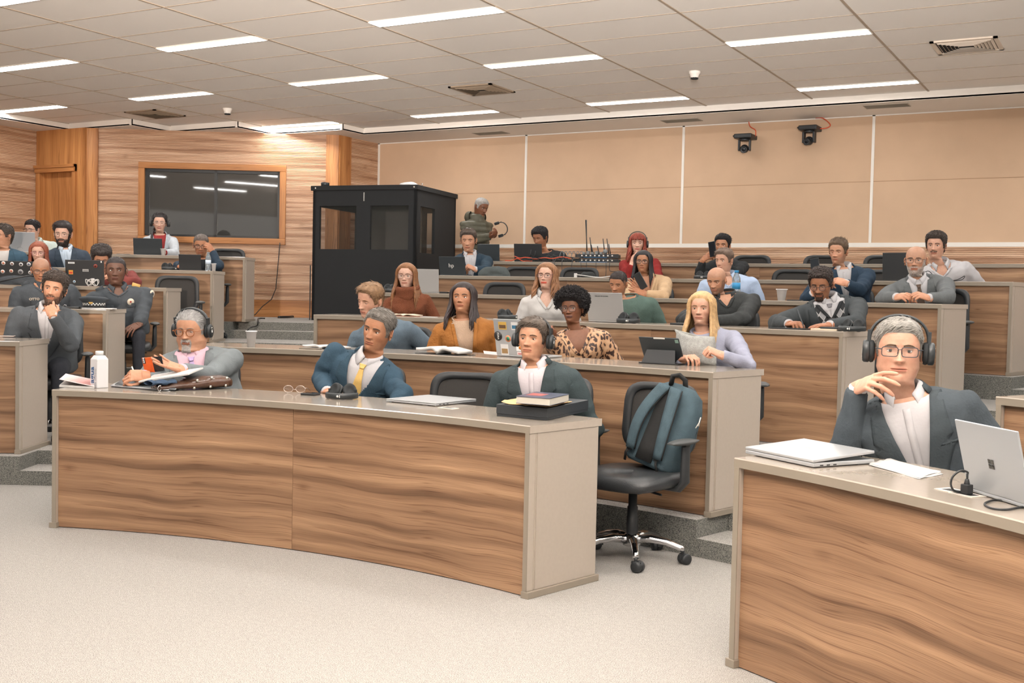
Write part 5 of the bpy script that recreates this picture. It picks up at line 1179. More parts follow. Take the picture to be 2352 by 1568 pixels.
P_('white_shirt_man', 'man with dark curly hair and moustache in white shirt at the back right', 2146, 564, 29, 4, dict(skin=SK['fair'], gaze=(-6, 0)), dict(kind='shirt', mat=M_WSH, vbot=.84, copen=.5), yaw=-14, pitch=2, B=1.14, neck=(.05, -.02), lean=(.02, .1), detail=0, hair=dict(style='curly', col=(64, 54, 48), hl=(.074, .07, -.02, -.08), thick=.012, top=1.8, len=.02, n=1100), brow=(54, 42, 38), beardh=((74, 58, 50), 'mustache', .005, 170))
# back row
P_('cable_man', 'young man in black T-shirt bent over a laptop in the top row', 1234, 549, 22, 5, dict(skin=SK['olive'], open=.1, gaze=(-10, 30)), dict(kind='crew', mat=cloth('black_tshirt', (42, 44, 46), .85)), yaw=-36, pitch=16, B=1.0, neck=(.06, -.02), lean=(.05, 0), detail=0, hair=dict(style='curly', col=(36, 34, 36), hl=(.074, .07, -.01, -.08), thick=.012, top=2.2, len=.018, n=1000), brow=(34, 28, 28))
M_PUF = cloth('olive_puffer', (84, 82, 70), .38, .3, 30)
def hood(T, fin, rt, fs, collar, Vw):
    mb = MB(); rows = []
    for i in range(21):
        a = -2.0 + 4.0 * i / 20; rows.append([T.M @ Vector((r_ * sin(a), r_ * cos(a) + .03, z_)) for r_, z_ in ((.09, -.05), (.135, -.02), (.145, .03), (.12, .085), (.085, .10), (.07, .06))])
    mb.grid(rows, None, 0, True); fin(mb, 'hood', M_PUF, sub=1)
P_('puffer_man', 'grey-haired man in olive puffer jacket standing beside the black booth holding headphones', 1112, 479, 21, 5, dict(skin=SK['brown'], open=.4, gaze=(10, 25), age=1., buzz=((120, 116, 112), (.07, .06, -.02, -.08), .5)), dict(kind='turtle', mat=M_PUF, puff=True, fold=.006, tk=1.1, extra=[hood]), yaw=42, pitch=20, roll=4, tyaw=30, B=1.0, belly=.3, neck=(-.03, -.01), stand=True, off=1.20, chair=False, detail=0,
   hair=dict(style='short', col=(150, 146, 142), hl=(.074, .066, -.015, -.08), thick=.004, top=1.6, len=.01, n=900), brow=(80, 72, 66),
   arms=dict(R=A_(5, (1128, 543, .95), (1142, 536, .88), (.2, .3, -.9), 'curl', (1085, 552, 1.1)), L=A_(5, (1130, 536, 1.15), (1146, 530, 1.0), (.2, -.3, .9), 'curl', (1100, 550, 1.3))))
# left block
P_('chin_man', 'curly-haired man in grey suit resting his chin on his hand at the left', 120, 664, 35, 1, dict(skin=SK['light'], gaze=(-10, -2), beard=('full', (60, 48, 42), .6), iris=(70, 50, 36)), suit('slate_suit', (76, 80, 84), vbot=.2, vtop=.085, copen=.5), yaw=-14, pitch=0, roll=9, tyaw=-6, troll=6, B=1.14, neck=(-.02, .0), lean=(-.06, .05), hair=dict(style='curly', col=(66, 56, 50), hl=(.07, .066, -.02, -.08), thick=.014, top=2.0, len=.024, n=1300), brow=(56, 44, 38), beardh=((66, 52, 46), 'full', .007, 1100),
   arms=dict(L=A_(1, (120, 722, .36), (111, 694, .42), (-.1, .8, .3), 'chin', (162, 792, .52)), R=A_(1, (60, 790, .52), (90, 795, .48), (0, 0, 1), 'relax')))
M_UNI = cloth('police_uniform', (66, 71, 76), .7, .2)
M_GOLD = mat('gold_thread', srgb(196, 160, 90), .5); M_PATCH = mat('patch_cream', srgb(206, 196, 178), .8); M_PRED = mat('patch_red', srgb(150, 60, 50), .8)
def disc_on(T, fin, x, t, r, m_, name, off=.012, front=True):
    c = T.pt(x, t, 1.0, front, off); X, U = T.axes(t); n_ = T.y * -1 + X * (x * 2.2); n_.normalize(); Mx = frame(c, U, n_); mb = MB(); mb.lathe([(r, 0), (r, .002)], 24, Mx); return fin(mb, name, m_)
def uniform(txt=None):
    def f(T, fin, rt, fs, collar, Vw):
        for s in (-1, 1): fs(lambda t: min(s * .055, s * .125), lambda t: max(s * .055, s * .125), .62, .70, .011, M_UNI, 'pocket_flap', k=1.0, thick=.003, m_=3)
        if txt:
            c = T.pt(-.09, .745, 1.0, True, .014); X, U = T.axes(.74); Mx = frame(c, U, -T.y + X * -.15)
            me = text_mesh(txt, .03, .0005, True); me.transform(Mx); mb = MB(); mb.add([v.co for v in me.vertices], [tuple(q.vertices) for q in me.polygons]); fin(mb, 'name_tape', M_PATCH)
        else:
            disc_on(T, fin, .09, .735, .030, M_PATCH, 'badge'); disc_on(T, fin, .09, .735, .009, M_PRED, 'badge_centre', .0145)
            X, U = T.axes(.9); c = T.hip + T.u * (T.L * .80) + X * (T.wx(.8) + .035) - T.y * .03; Mx = frame(c, U, X * .8 - T.y * .6); mb = MB(); mb.lathe([(.034, 0), (.034, .006)], 24, Mx); fin(mb, 'shoulder_patch', M_PATCH); mb = MB(); mb.lathe([(.018, 0), (.018, .008)], 6, Mx); fin(mb, 'patch_emblem', M_UNI)
        for s in (-1, 1):
            X, U = T.axes(.95); a = T.hip + T.u * (T.L * .945) + X * (s * .12) + U * .035; b = T.hip + T.u * (T.L * .915) + X * (s * .185) + U * .02; mb = MB(); mb.tube([a, b], [.022, .020], 8, flat=.35); fin(mb, 'epaulette', M_GOLD if (s == 1 and not txt) else M_UNI)
    return f
P_('bald_officer', 'bald policeman with thin glasses in dark uniform looking down', 94, 623, 28, 2, dict(skin=SK['tan'], open=.12, gaze=(0, 34), age=1.1, buzz=((120, 112, 106), (.04, .04, -.02, -.08), .3)), dict(kind='shirt', mat=M_UNI, vbot=.88, extra=[uniform('OTTO')], fold=.01), yaw=0, pitch=14, B=1.24, neck=(.03, .02), gl=('rect', (40, 38, 38), 1.02), brow=(100, 88, 80), belly=.4)
P_('stern_officer', 'policeman with shaved head in dark uniform with round badge, eyes turned aside', 265, 621, 32, 2, dict(skin=G(122, 88, 72), gaze=(24, 0), age=1., nw=1.25, lips=1.4, w=1.03, buzz=((34, 28, 28), (.07, .064, -.015, -.08), .4), iris=(36, 24, 20)), dict(kind='shirt', mat=M_UNI, vbot=.88, extra=[uniform()], fold=.011), yaw=-4, pitch=2, B=1.28, belly=.5, neck=(.02, .0), lean=(.02, .0), brow=(30, 24, 24), hair=dict(style='short', col=(44, 38, 38), hl=(.070, .064, -.005, -.07), thick=.0015, top=1.2, len=.004, n=700, lift=.9),
   arms=dict(L=A_(2, (318, 745, .62), (300, 755, .55), (.3, .2, .8), 'relax', (326, 728, .72))))
P_('red_hair_woman', 'woman with straight auburn hair and glasses behind the sticker-covered laptop on the left', 87, 581, 24, 3, dict(skin=SK['pale'], fem=1., open=.3, gaze=(0, 26)), dict(kind='crew', mat=cloth('charcoal_knit', (72, 72, 76))), yaw=-8, pitch=8, B=.95, detail=0, hair=dict(style='long', col=(136, 74, 54), hl=(.082, .062, -.02, -.085), len=.24, wave=.002, n=150, th0=1.0, part=-.2), brow=(90, 60, 50), gl=('round', (170, 120, 130), 1.05))
P_('maroon_man', 'man with thick curly hair in maroon sweater bent behind the dark stickered laptop', 233, 599, 26, 3, dict(skin=SK['light'], open=.08, gaze=(0, 36)), dict(kind='crew', mat=cloth('maroon_sweater', (118, 60, 56), .9, .3), fold=.01), yaw=3, pitch=24, B=1.14, neck=(.10, .02), detail=0, lean=(.03, 0), hair=dict(style='curly', col=(58, 52, 50), hl=(.07, .07, -.01, -.08), thick=.022, top=1.7, len=.026, n=1300), brow=(50, 42, 40), gl=('round', (120, 90, 80), 1.),
   arms=dict(L=A_(3, (252, 642, .50), (242, 632, .42), (.2, .4, .6), 'curl', (312, 650, .6))))
P_('teal_jacket_man', 'man in teal-grey jacket cut off by the left edge', -4, 541, 25, 4, dict(skin=SK['light'], gaze=(-10, 0)), suit('teal_suit', (58, 82, 98), shirt=M_WBL, inner='crew', vbot=.2, vtop=.08), yaw=-52, B=1.1, detail=0, hair=dict(style='curly', col=(74, 66, 60), hl=(.074, .07, -.01, -.08), thick=.009, top=1.8, len=.016, n=900), brow=(66, 54, 48), gl=('rect', (150, 90, 60), 1.))
P_('bearded_man', 'man with black beard, round glasses and dark navy suit in the fifth row left', 141, 538, 26, 4, dict(skin=SK['pale'], open=.3, gaze=(-6, 18), beard=('full', (46, 40, 40), .85)), suit('midnight_suit', (58, 68, 80), shirt=cloth('sky_shirt', (184, 198, 212), .7, .1), vbot=.3, vtop=.08, copen=.4), yaw=-14, pitch=4, B=1.1, detail=0, neck=(.03, 0), hair=dict(style='short', col=(50, 44, 44), hl=(.074, .072, -.02, -.08), thick=.013, top=1.9, len=.028, flow=(-.7, -.3, .3), n=1700), brow=(44, 38, 38), gl=('round', (140, 120, 100), 1.05), beardh=((48, 42, 42), 'full', .012, 1600))
P_('forehead_man', 'man in navy jacket leaning his forehead on his hand behind a black tablet', 461, 565, 24, 4, dict(skin=SK['tan'], open=.1, gaze=(0, 34), beard=('goatee', (60, 50, 46), .5)), dict(kind='jacket', lapel=False, nopocket=True, mat=cloth('navy_jacket', (44, 58, 72), .7), shirt=cloth('black_tee', (40, 42, 44)), inner='crew', vbot=.25, vtop=.07), yaw=-4, pitch=14, B=1.08, detail=0, hair=dict(style='short', col=(96, 86, 80), hl=(.074, .068, -.01, -.08), thick=.005, top=1.6, len=.012, n=1100), brow=(60, 50, 46), gl=('rect', (36, 32, 32), 1.05, .002),
   arms=dict(L=A_(4, (488, 577, .62), (472, 558, .58), (.4, .7, .3), 'curl', (500, 610, .56)), R=A_(4, (415, 612, .45), (432, 612, .4), (0, .3, .9), 'relax', (410, 612, .6))))
P_('mint_shirt_man', 'man in pale mint shirt with black hair and moustache behind a silver laptop', 67, 528, 21, 5, dict(skin=SK['pale'], gaze=(-8, 14), open=.6), dict(kind='shirt', mat=cloth('mint_shirt', (190, 202, 196), .75), vbot=.84, copen=.5), yaw=-38, pitch=6, B=1.08, detail=0, neck=(.04, 0), lean=(.04, 0), hair=dict(style='swept', col=(42, 38, 40), hl=(.076, .072, -.01, -.08), thick=.009, top=2., len=.026, flow=(.8, -.3, 0), n=1300), brow=(44, 38, 38), gl=('rect', (70, 50, 46), 1.), beardh=((70, 60, 56), 'mustache', .005, 150))
def braid(T, fin, rt, fs, collar, Vw):
    mb = MB(); pts = [T.M @ Vector(v) for v in ((-.05, .03, .07), (-.085, -.04, .03), (-.095, -.10, -.03), (-.085, -.125, -.09), (-.075, -.12, -.14))]; mb.tube(pts, [.016, .016, .014, .012, .004], 8); fin(mb, 'braid', hairmat((44, 38, 38)))
P_('grey_blazer_woman', 'woman in light grey blazer and red top wearing headphones under the tinted window', 366, 512, 21, 5, dict(skin=SK['pale'], fem=1., open=.2, gaze=(0, 26), lipc=(.4, .14, .12)), suit('pale_blazer', (172, 178, 184), shirt=cloth('brick_top', (140, 52, 52)), inner='crew', vbot=.1, vtop=.09, nopocket=True, extra=[braid]), yaw=-4, pitch=6, B=.98, detail=0, hair=dict(style='swept', col=(44, 38, 38), hl=(.082, .078, -.01, -.085), thick=.006, top=1.2, len=.04, flow=(.1, 1, 0), n=1500, lift=.05), brow=(44, 38, 38), gl=('round', (190, 170, 160), 1.05, .001),
   arms=dict(L=A_(5, (378, 580, .4), (368, 578, .35), (0, .3, .9), 'curl', (402, 582, .55))))
# ------------------------------------------------------------------ office chairs
M_LEATH = mat('black_leather', srgb(44, 46, 48), .38, bump=.15, bscale=160)
def mesh_fabric():
    m, nt, b = newmat('chair_mesh'); N = nt.nodes; L = nt.links; tc = N.new('ShaderNodeTexCoord'); c = N.new('ShaderNodeTexChecker'); c.inputs['Scale'].default_value = 320; c.inputs[1].default_value = srgb(26, 26, 27); c.inputs[2].default_value = srgb(58, 54, 50)
    L.new(tc.outputs['Object'], c.inputs['Vector']); L.new(c.outputs[0], b.inputs['Base Color']); b.inputs['Roughness'].default_value = .8; return m
M_CMESH = mesh_fabric(); M_CPL = mat('chair_plastic', srgb(38, 40, 42), .5); M_ARMP = mat('armrest_pad', srgb(66, 68, 68), .55)
def build_chair():
    """faces -Y, origin on the floor under the seat"""
    r = root('office_chair', 'x', 'office chair')
    mb = MB()
    def sq(a, b, n, z, cy=0, tilt=0):
        o = []
        for i in range(40):
            t = 2 * pi * i / 40; c, s = cos(t), sin(t); x = a * (1 if c > 0 else -1) * abs(c)**(2 / n); y = b * (1 if s > 0 else -1) * abs(s)**(2 / n); o.append(Vector((x, y + cy, z + tilt * (x * x) * 1.2 - (.018 * max(0, -y / b)**3 if b else 0))))
        return o
    mb.grid([sq(.17, .15, 3, .385), sq(.225, .215, 3.6, .392), sq(.238, .228, 3.8, .41), sq(.238, .228, 3.8, .43), sq(.225, .215, 3.6, .455), sq(.16, .15, 3, .462), sq(.03, .03, 2, .458), sq(.0005, .0005, 2, .458)], None, 0, True, wrap=True); mb.build('seat', M_LEATH, r)
    mb = MB(); mb.box(-.10, .10, -.1, .12, .355, .386); mb.tube([(0, .1, .37), (0, .22, .37), (0, .265, .42), (0, .27, .6)], [.018, .02, .02, .018], 8, flat=1.8); mb.tube([(.1, -.02, .365), (.2, -.05, .36)], .007, 6); mb.build('mechanism', M_CPL, r, bevel=.004)
    def bp(x, z, d): # backrest surface
        return Vector((x, .245 + .35 * (z - .6)**2 - .35 * x * x + d, z))
    def outline(k, d):
        o = []
        for i in range(44):
            t = 2 * pi * i / 44; c, s = cos(t), sin(t); x = .225 * k * (1 if c > 0 else -1) * abs(c)**(2 / 4.2) * (1 if s < 0 else .98); z = .70 + .185 * k * (1 if s > 0 else -1) * abs(s)**(2 / 4.2) + (.014 * (x / .225)**2 if s > 0 else 0); o.append(bp(x, z, d))
        return o
    mb = MB(); mb.grid([outline(.80, -.004), outline(.82, -.014), outline(.99, -.014), outline(1.0, 0), outline(.99, .012), outline(.82, .012), outline(.80, .004)], None, 0, True, wrap=True); bk = mb.build('backrest', M_CPL, r)
    mb = MB(); mb.grid([outline(.83, 0), outline(.5, 0), outline(.2, 0), outline(.01, 0)], None, 0, True, wrap=True); mb.build('mesh_panel', M_CMESH, bk)
    for s in (-1, 1):
        mb = MB(); mb.tube([(s * .15, .05, .385), (s * .24, .05, .385), (s * .27, .05, .42), (s * .272, .045, .60)], [.018, .02, .022, .018], 8, flat=1.5); mb.box(s * .272 - .014, s * .272 + .014, .03, .07, .5, .61); a = mb.build('armrest', M_CPL, r, bevel=.004)
        mb = MB(); rows = []
        for q, (w_, h_) in enumerate(((.02, .004), (.038, .012), (.043, .016), (.043, .016), (.036, .012), (.018, .004))):
            y = -.10 + .25 * q / 5; rows.append([Vector((s * .272 + w_ * cos(t), y, .622 + h_ * sin(t))) for t in [2 * pi * i / 14 for i in range(14)]])
        mb.grid(rows, None, 0, True, wrap=True); mb.add(rows[0], [tuple(range(14))]); mb.add(rows[-1], [tuple(range(14))]); mb.build('arm_pad', M_ARMP, a)
    mb = MB(); mb.lathe([(.030, .10), (.030, .22), (.027, .225), (.027, .27), (.022, .275), (.022, .36)], 18); mb.build('gas_column', M_CPL, r)
    mb = MB(); mb.lathe([(.045, .075), (.048, .09), (.042, .125), (.034, .135)], 20)
    for k in range(5):
        a = 2 * pi * k / 5 + .35; d = Vector((cos(a), sin(a), 0)); mb.tube([d * .02 + UP * .108, d * .10 + UP * .115, d * .18 + UP * .105, d * .25 + UP * .082, d * .268 + UP * .072], [.020, .021, .018, .016, .015], 10, flat=1.05)
    mb.build('star_base', M_CHROME, r)
    for k in range(5):
        a = 2 * pi * k / 5 + .35; d = Vector((cos(a), sin(a), 0)) * .262; Mx = Matrix.Translation(d) @ Matrix.Rotation(a + .9, 4, 'Z'); mb = MB(); mb.tube([Mx @ Vector((0, 0, .045)), Mx @ Vector((0, 0, .075))], .008, 8)
        for s in (-1, 1): mb.lathe([(.008, -.011), (.026, -.011), (.028, -.005), (.028, .005), (.026, .011), (.008, .011)], 18, Mx @ Matrix.Translation((.012, s * .014, .028)) @ Matrix.Rotation(pi / 2, 4, 'X'))
        mb.box(-.022, .03, -.006, .006, .025, .05, Mx); mb.build('caster', M_CPL, r)
    return r
chair0 = build_chair(); used0 = [False]
def chair(loc, rz, label, group=None):
    o = chair0 if not used0[0] else copy_tree(chair0)
    used0[0] = True; o.location = loc; o.rotation_euler = (0, 0, rz); o['label'] = label
    if group: o['group'] = group
    elif 'group' in o: del o['group']
    return o
GC = 'black office chairs behind the desks'
for (b, rz, lab, row) in SEATS:
    wds = lab.replace(',', '').split(); chair(b - Vector((sin(rz), -cos(rz), 0)) * .0 + Vector((-sin(rz), cos(rz), 0)) * .02, rz, 'black office chair of the ' + ' '.join(wds[:11]), GC)
def echair(px, py, row, off, yaw, label):
    """empty chair: px,py = centre of the top edge of the backrest"""
    P = hit(px, py, RR[row] + off); az = az_of(P); rz = -az + radians(yaw); c = Vector((P.x, P.y, FL(row))) - Vector((-sin(rz), cos(rz), 0)) * .26; return chair(c, rz, label, GC)
echair(1077, 868, 0, 1.0, 20, 'empty black office chair between the blue-suited man and the man with headphones')
echair(1160, 660, 3, .95, 0, 'empty chair back behind the mustard woman, above the fourth row desk')
echair(1202, 628, 4, .9, 0, 'empty chair back right of the crumpled black bag in the fifth row')
echair(1332, 628, 4, .95, 0, 'empty chair back behind the white charging cable')
echair(1824, 632, 4, .95, 0, 'empty chair back left of the navy jacketed phone holder, fifth row')
echair(2008, 628, 4, .95, 0, 'empty chair back between the navy jacket man and the grey-bearded man')
echair(1728, 590, 5, .9, 0, 'empty chair back in the top row right of the man taking a picture')
echair(1892, 592, 5, .9, 0, 'empty chair back in the top row behind the tousled brown-haired man')
echair(2032, 594, 5, .9, 0, 'empty chair back in the top row left of the black laptop')
echair(2166, 688, 3, .95, 0, 'chair edge just right of the grey-bearded man in the grey suit')
echair(408, 636, 3, .80, 4, 'empty mesh-backed chair standing in the gap of the left desks')
echair(524, 576, 5, .9, 0, 'empty chair back under the tinted window at the end of the top left desk')
Pc = atz(1450, 1284, 0); bc = chair(Vector((Pc.x, Pc.y, 0)), -az_of(Pc) + radians(2), 'black office chair with chrome star base holding the teal backpack')
# ------------------------------------------------------------------ backpack leaning on that chair
M_BP = cloth('teal_backpack', (68, 85, 93), .8, .4, 260, .12); M_BPD = cloth('backpack_black', (44, 44, 44), .8, .4, 300)
r = root('backpack', 'teal and black backpack leaning against the chair back', 'backpack', bc.location + Vector((0, 0, .465)), 0)
rz = bc.rotation_euler.z; r.rotation_euler = (0, 0, rz - .05); tl = Matrix.Translation((.03, .10, 0)) @ Matrix.Rotation(radians(-17), 4, 'X') @ Matrix.Rotation(radians(13), 4, 'Y')
def bag_ring(w_, d0, d1, z, n=32):
    o = []
    for i in range(n):
        t = 2 * pi * i / n; c, s = cos(t), sin(t); x = w_ * (1 if c > 0 else -1) * abs(c)**.55; y = (d1 if s > 0 else -d0) * abs(s)**.6; o.append(tl @ Vector((x, y, z)))
    return o
mb = MB(); mb.grid([bag_ring(.02, .02, .02, .0), bag_ring(.13, .06, .07, .0), bag_ring(.158, .075, .085, .02), bag_ring(.165, .08, .10, .10), bag_ring(.162, .078, .10, .22), bag_ring(.15, .07, .09, .34), bag_ring(.125, .06, .07, .41), bag_ring(.07, .04, .05, .445), bag_ring(.01, .01, .01, .45)], None, 0, True, wrap=True); mb.build('pack_body', M_BP, r)
mb = MB(); mb.grid([[tl @ Vector((x, -.084 + .010 * (x / .06)**2 * 0 - .004 * (z > .05 and z < .36), z)) for x in (-.05, -.02, .02, .05)] for z in (.02, .1, .2, .3, .4)], None, 0, True); o = mb.build('back_panel', M_BPD, r); o.modifiers.new('s', 'SOLIDIFY').thickness = .012
for s in (-1, 1):
    mb = MB(); pts = []; rows = []
    for q in range(15):
        t = q / 14; x = s * (.035 + .055 * t + .02 * sin(t * pi)); y = -.088 - .035 * sin(t * pi * .95) ; z = .415 - .36 * t; w_ = .034 - .012 * t; rows.append([tl @ Vector((x + u_ * w_, y + (.003 if abs(u_) > .9 else 0), z)) for u_ in (-1, -.4, .4, 1)])
    mb.grid(rows, None, 0, True); o = mb.build('shoulder_strap', M_BP, r); o.modifiers.new('s', 'SOLIDIFY').thickness = .014
    mb = MB()
    for e_ in (0, 3): mb.tube([rw[e_] + Vector((0, 0, 0)) for rw in rows], .0045, 6)
    mb.tube([rows[-1][1], rows[-1][1] + tl.to_3x3() @ Vector((s * .01, .0, -.03)), rows[-1][1] + tl.to_3x3() @ Vector((s * .02, .03, -.07))], .007, 6, flat=.4); mb.build('strap_binding', M_BPD, o)
    mb = MB(); c = rows[-1][1]; mb.box(-.014, .014, -.006, .006, -.014, .014, Matrix.Translation(c)); mb.build('buckle', M_DARK, o, bevel=.002)
mb = MB(); mb.tube([tl @ Vector(v) for v in ((-.035, -.05, .43), (-.03, -.07, .475), (0, -.06, .49), (.03, -.04, .475), (.04, -.02, .43))], .011, 8, flat=1.6); mb.build('carry_handle', M_BPD, r)
mb = MB(); mb.tube([tl @ Vector(v) for v in ((-.155, .04, .06), (-.15, .04, .25), (-.12, .03, .40), (0, .02, .447), (.12, .03, .40), (.155, .04, .25), (.16, .04, .06))], .004, 6); mb.build('zip', M_BPD, r)
mb = MB(); mb.tube([tl @ Vector(v) for v in ((.152, .03, .33), (.162, .02, .30), (.158, .015, .27))], .003, 6); mb.tube([tl @ Vector(v) for v in ((.148, .035, .33), (.155, .03, .31), (.160, .03, .285))], .0025, 6); mb.build('zip_pull', M_STRIP, r)
# ------------------------------------------------------------------ helpers to stand things on desks
def onz(x, y, row, dz=0.): p_ = atz(x, y, TOPZ(row) + dz); return p_
def onr(x, y, row, off): p_ = hit(x, y, RR[row] + off); p_.z = TOPZ(row); return p_
def rzd(P, yaw=0): return -az_of(P) + radians(yaw)
M_SILV = mat('silver_aluminium', srgb(176, 178, 180), .3, .35); M_SLATE = mat('dark_laptop', srgb(48, 54, 58), .35, .2); M_KEY = mat('key_black', srgb(30, 30, 32), .6); M_SCR = mat('screen_off', srgb(24, 30, 36), .1)
M_PAPER = mat('white_paper', srgb(196, 194, 192), .7); M_PAPER2 = mat('page_edges', srgb(190, 184, 172), .8)
def laptop(P, rz, words, col='silver', w=.33, d=.235, ang=18, group=None, logo=None, extra=None, name='laptop', back=0.):
    """open laptop: hinge toward the stage (-Y), lid leaning to -Y"""
    m_ = {'silver': M_SILV, 'dark': M_SLATE, 'grey': mat('grey_laptop', srgb(128, 130, 130), .4, .1)}[col] if isinstance(col, str) else col
    r = root(name, words, 'laptop' if name == 'laptop' else 'tablet', P, rz, group)
    mb = MB(); mb.box(-w / 2, w / 2, 0, d, .002, .014); b = mb.build('base', m_, r, bevel=.004)
    mb = MB(); mb.box(-w / 2 + .02, w / 2 - .02, .03, .12, .014, .0155); mb.box(-.05, .05, .14, .205, .014, .0148); mb.build('keyboard', M_KEY, b)
    Mx = Matrix.Translation((0, .002, .013)) @ Matrix.Rotation(radians(ang), 4, 'X')
    mb = MB(); mb.box(-w / 2, w / 2, -.003, .004, 0, d * .95, Mx); l = mb.build('lid', m_, r, bevel=.003)
    mb = MB(); mb.box(-w / 2 + .006, w / 2 - .006, .0042, .0048, .012, d * .95 - .006, Mx); mb.build('screen', M_SCR, l)
    LF = Mx @ Matrix.Translation((0, -.0036, d * .475)) @ Matrix.Rotation(pi / 2, 4, 'X')   # lid face: x right, y up, z out
    if logo: logo(l, LF)
    if extra: extra(l, LF, w, d)
    return r
def cup(P, words, col=None, h=.085, r0=.034):
    r = root('foam_cup', words, 'cup', P, 0, 'white foam cups'); mb = MB(); mb.lathe([(.001, .002), (r0 * .68, 0), (r0 * .95, h * .93), (r0 * 1.08, h * .935), (r0 * 1.08, h), (r0 * .98, h), (r0 * .90, h * .93), (r0 * .62, .006), (.001, .006)], 24); mb.build('cup_body', mat('foam_white', srgb(205, 204, 204), .6), r); return r
def phone(P, rz, words, w=.075, d=.155, h=.009, m_=None, rot=None, name='phone'):
    r = root(name, words, 'phone', P, rz); 
    if rot is not None: r.rotation_euler = rot
    mb = MB(); mb.box(-d / 2, d / 2, -w / 2, w / 2, .0005, h); mb.build('case', m_ or M_DARK, r, bevel=.003); mb = MB(); mb.box(-d / 2 + .004, d / 2 - .004, -w / 2 + .004, w / 2 - .004, h, h + .0008); mb.build('screen', M_SCR, r); return r
def hp_down(P, rz, words, tilt=0):
    """headphones lying: cups standing on the table with the band folded flat in front"""
    r = root('headphones', words, 'headphones', P, rz, 'black headphones lying on desks')
    mb = MB(); rows = []
    for i in range(31):
        a = pi * i / 30; c = Vector((-.082 * cos(a), .045 - .095 * sin(a)**.8, .019)); n_ = Vector((-cos(a), -sin(a), 0)); rows.append([c + UP * -.016, c + n_ * .006 + UP * -.012, c + n_ * .006 + UP * .012, c + UP * .016, c - n_ * .004 + UP * .012, c - n_ * .004 + UP * -.012])
    mb.grid(rows, None, 0, True, wrap=True); hb = mb.build('headband', M_HP, r)
    mb = MB(); mb.lathe([(.006, 0), (.006, .0006)], 14, Matrix.Translation((.012, -.0565, .019)) @ Matrix.Rotation(pi / 2, 4, 'X')); mb.box(.022, .026, -.0572, -.0566, .012, .026); mb.build('band_mark', M_MARK, hb)
    for s_ in (-1, 1):
        Mx = Matrix.Translation((s_ * .040, .040, .042)) @ Matrix.Rotation(s_ * radians(24), 4, 'Z') @ Matrix.Rotation(radians(64), 4, 'X') @ Matrix.Diagonal((.95, 1.08, 1, 1))
        mb = MB(); mb.lathe([(.018, .010), (.026, .018), (.035, .014), (.038, .004), (.035, -.004)], 28, Mx); cu = mb.build('ear_cushion', M_PAD, r)
        mb = MB(); mb.lathe([(.036, -.002), (.038, -.008), (.036, -.022), (.028, -.028), (.001, -.029)], 28, Mx); mb.box(s_ * .072 - .006, s_ * .072 + .006, .03, .05, .01, .05); mb.build('ear_cup', M_HP, r)
    return r
# worn headphones
for k, w_ in (('front_right', 'big black headphones worn by the man covering his mouth'), ('phone_man', 'black headphones worn by the heavy man in grey suit'), ('listening_man', 'black headphones with grey band worn by the man behind the black box'), ('red_woman', 'black headphones on the red-haired woman'), ('grey_blazer_woman', 'thin black headphones on the woman in the pale blazer')):
    c = CAST[k]; headphones(c['xf'], w_, 'headphones being worn', W_=.088, top=.128 if k != 'red_woman' else .135)
for (x, y, row, off, yaw, w_) in ((780, 905, 0, .30, 12, 'black headphones in front of the blue-suited man'), (1440, 742, 2, .14, 8, 'black headphones before the green sweatshirt'), (1952, 757, 2, .10, 0, 'black headphones at the right end of the third row desk'), (1170, 734, 2, .16, 75, 'black headphones standing sideways left of the white blouse'), (905, 670, 3, .2, 70, 'black headphones left of the woman in rust turtleneck'), (1612, 636, 4, .15, 0, 'black headphones before the man taking a picture'), (392, 615, 4, .22, 60, 'black headphones beside the black tablet in the fifth row left')):
    P = onr(x, y, row, off) if row > 1 else onz(x, y, row); P = P if row > 1 else hit(x, y, RR[0] + off); P.z = TOPZ(row); hp_down(P, rzd(P, yaw), w_)
# ------------------------------------------------------------------ front left desk
P = onz(228, 890, 0); r = root('water_carton', 'white water carton bottle with blue lettering on the front desk', 'carton', P, rzd(P, -28))
mb = MB(); ch = .16
mb.prism([(-.035, -.035), (.035, -.035), (.035, .035), (-.035, .035)], 0, ch); rows = [[Vector((a * c_, b * c_, z)) for a, b in ((-1, -1), (1, -1), (1, 1), (-1, 1))] for c_, z in ((.035, ch), (.022, ch + .022))]; mb.grid(rows, None, 0, False, wrap=True); mb.build('carton_body', mat('carton_white', srgb(205, 205, 206), .5), r, bevel=.003)
mb = MB(); mb.lathe([(.022, ch + .018), (.022, ch + .042), (.020, ch + .046), (.001, ch + .046)], 24); mb.build('screw_cap', mat('carton_cap', srgb(210, 210, 210), .4), r)
M_BLU = mat('print_blue', srgb(36, 82, 128), .5); M_GRYP = mat('print_grey', srgb(130, 136, 142), .6)
text('lettering', 'agua', .052, M_BLU, Matrix.Translation((-.014, -.0356, .072)) @ Matrix.Rotation(pi / 2, 4, 'X') @ Matrix.Rotation(pi / 2, 4, 'Z'), r, bold=True)
mb = MB()
for k in range(11): mb.box(.008, .026 - .002 * (k % 3), -.0358, -.035, .045 + k * .006, .047 + k * .006)
for k in range(5): mb.box(.008, .026, -.0358, -.035, .01 + k * .005, .0125 + k * .005)
mb.build('small_print', M_GRYP, r)
def rect3(a, b, c, z): return atz(a[0], a[1], z), atz(b[0], b[1], z), atz(c[0], c[1], z)
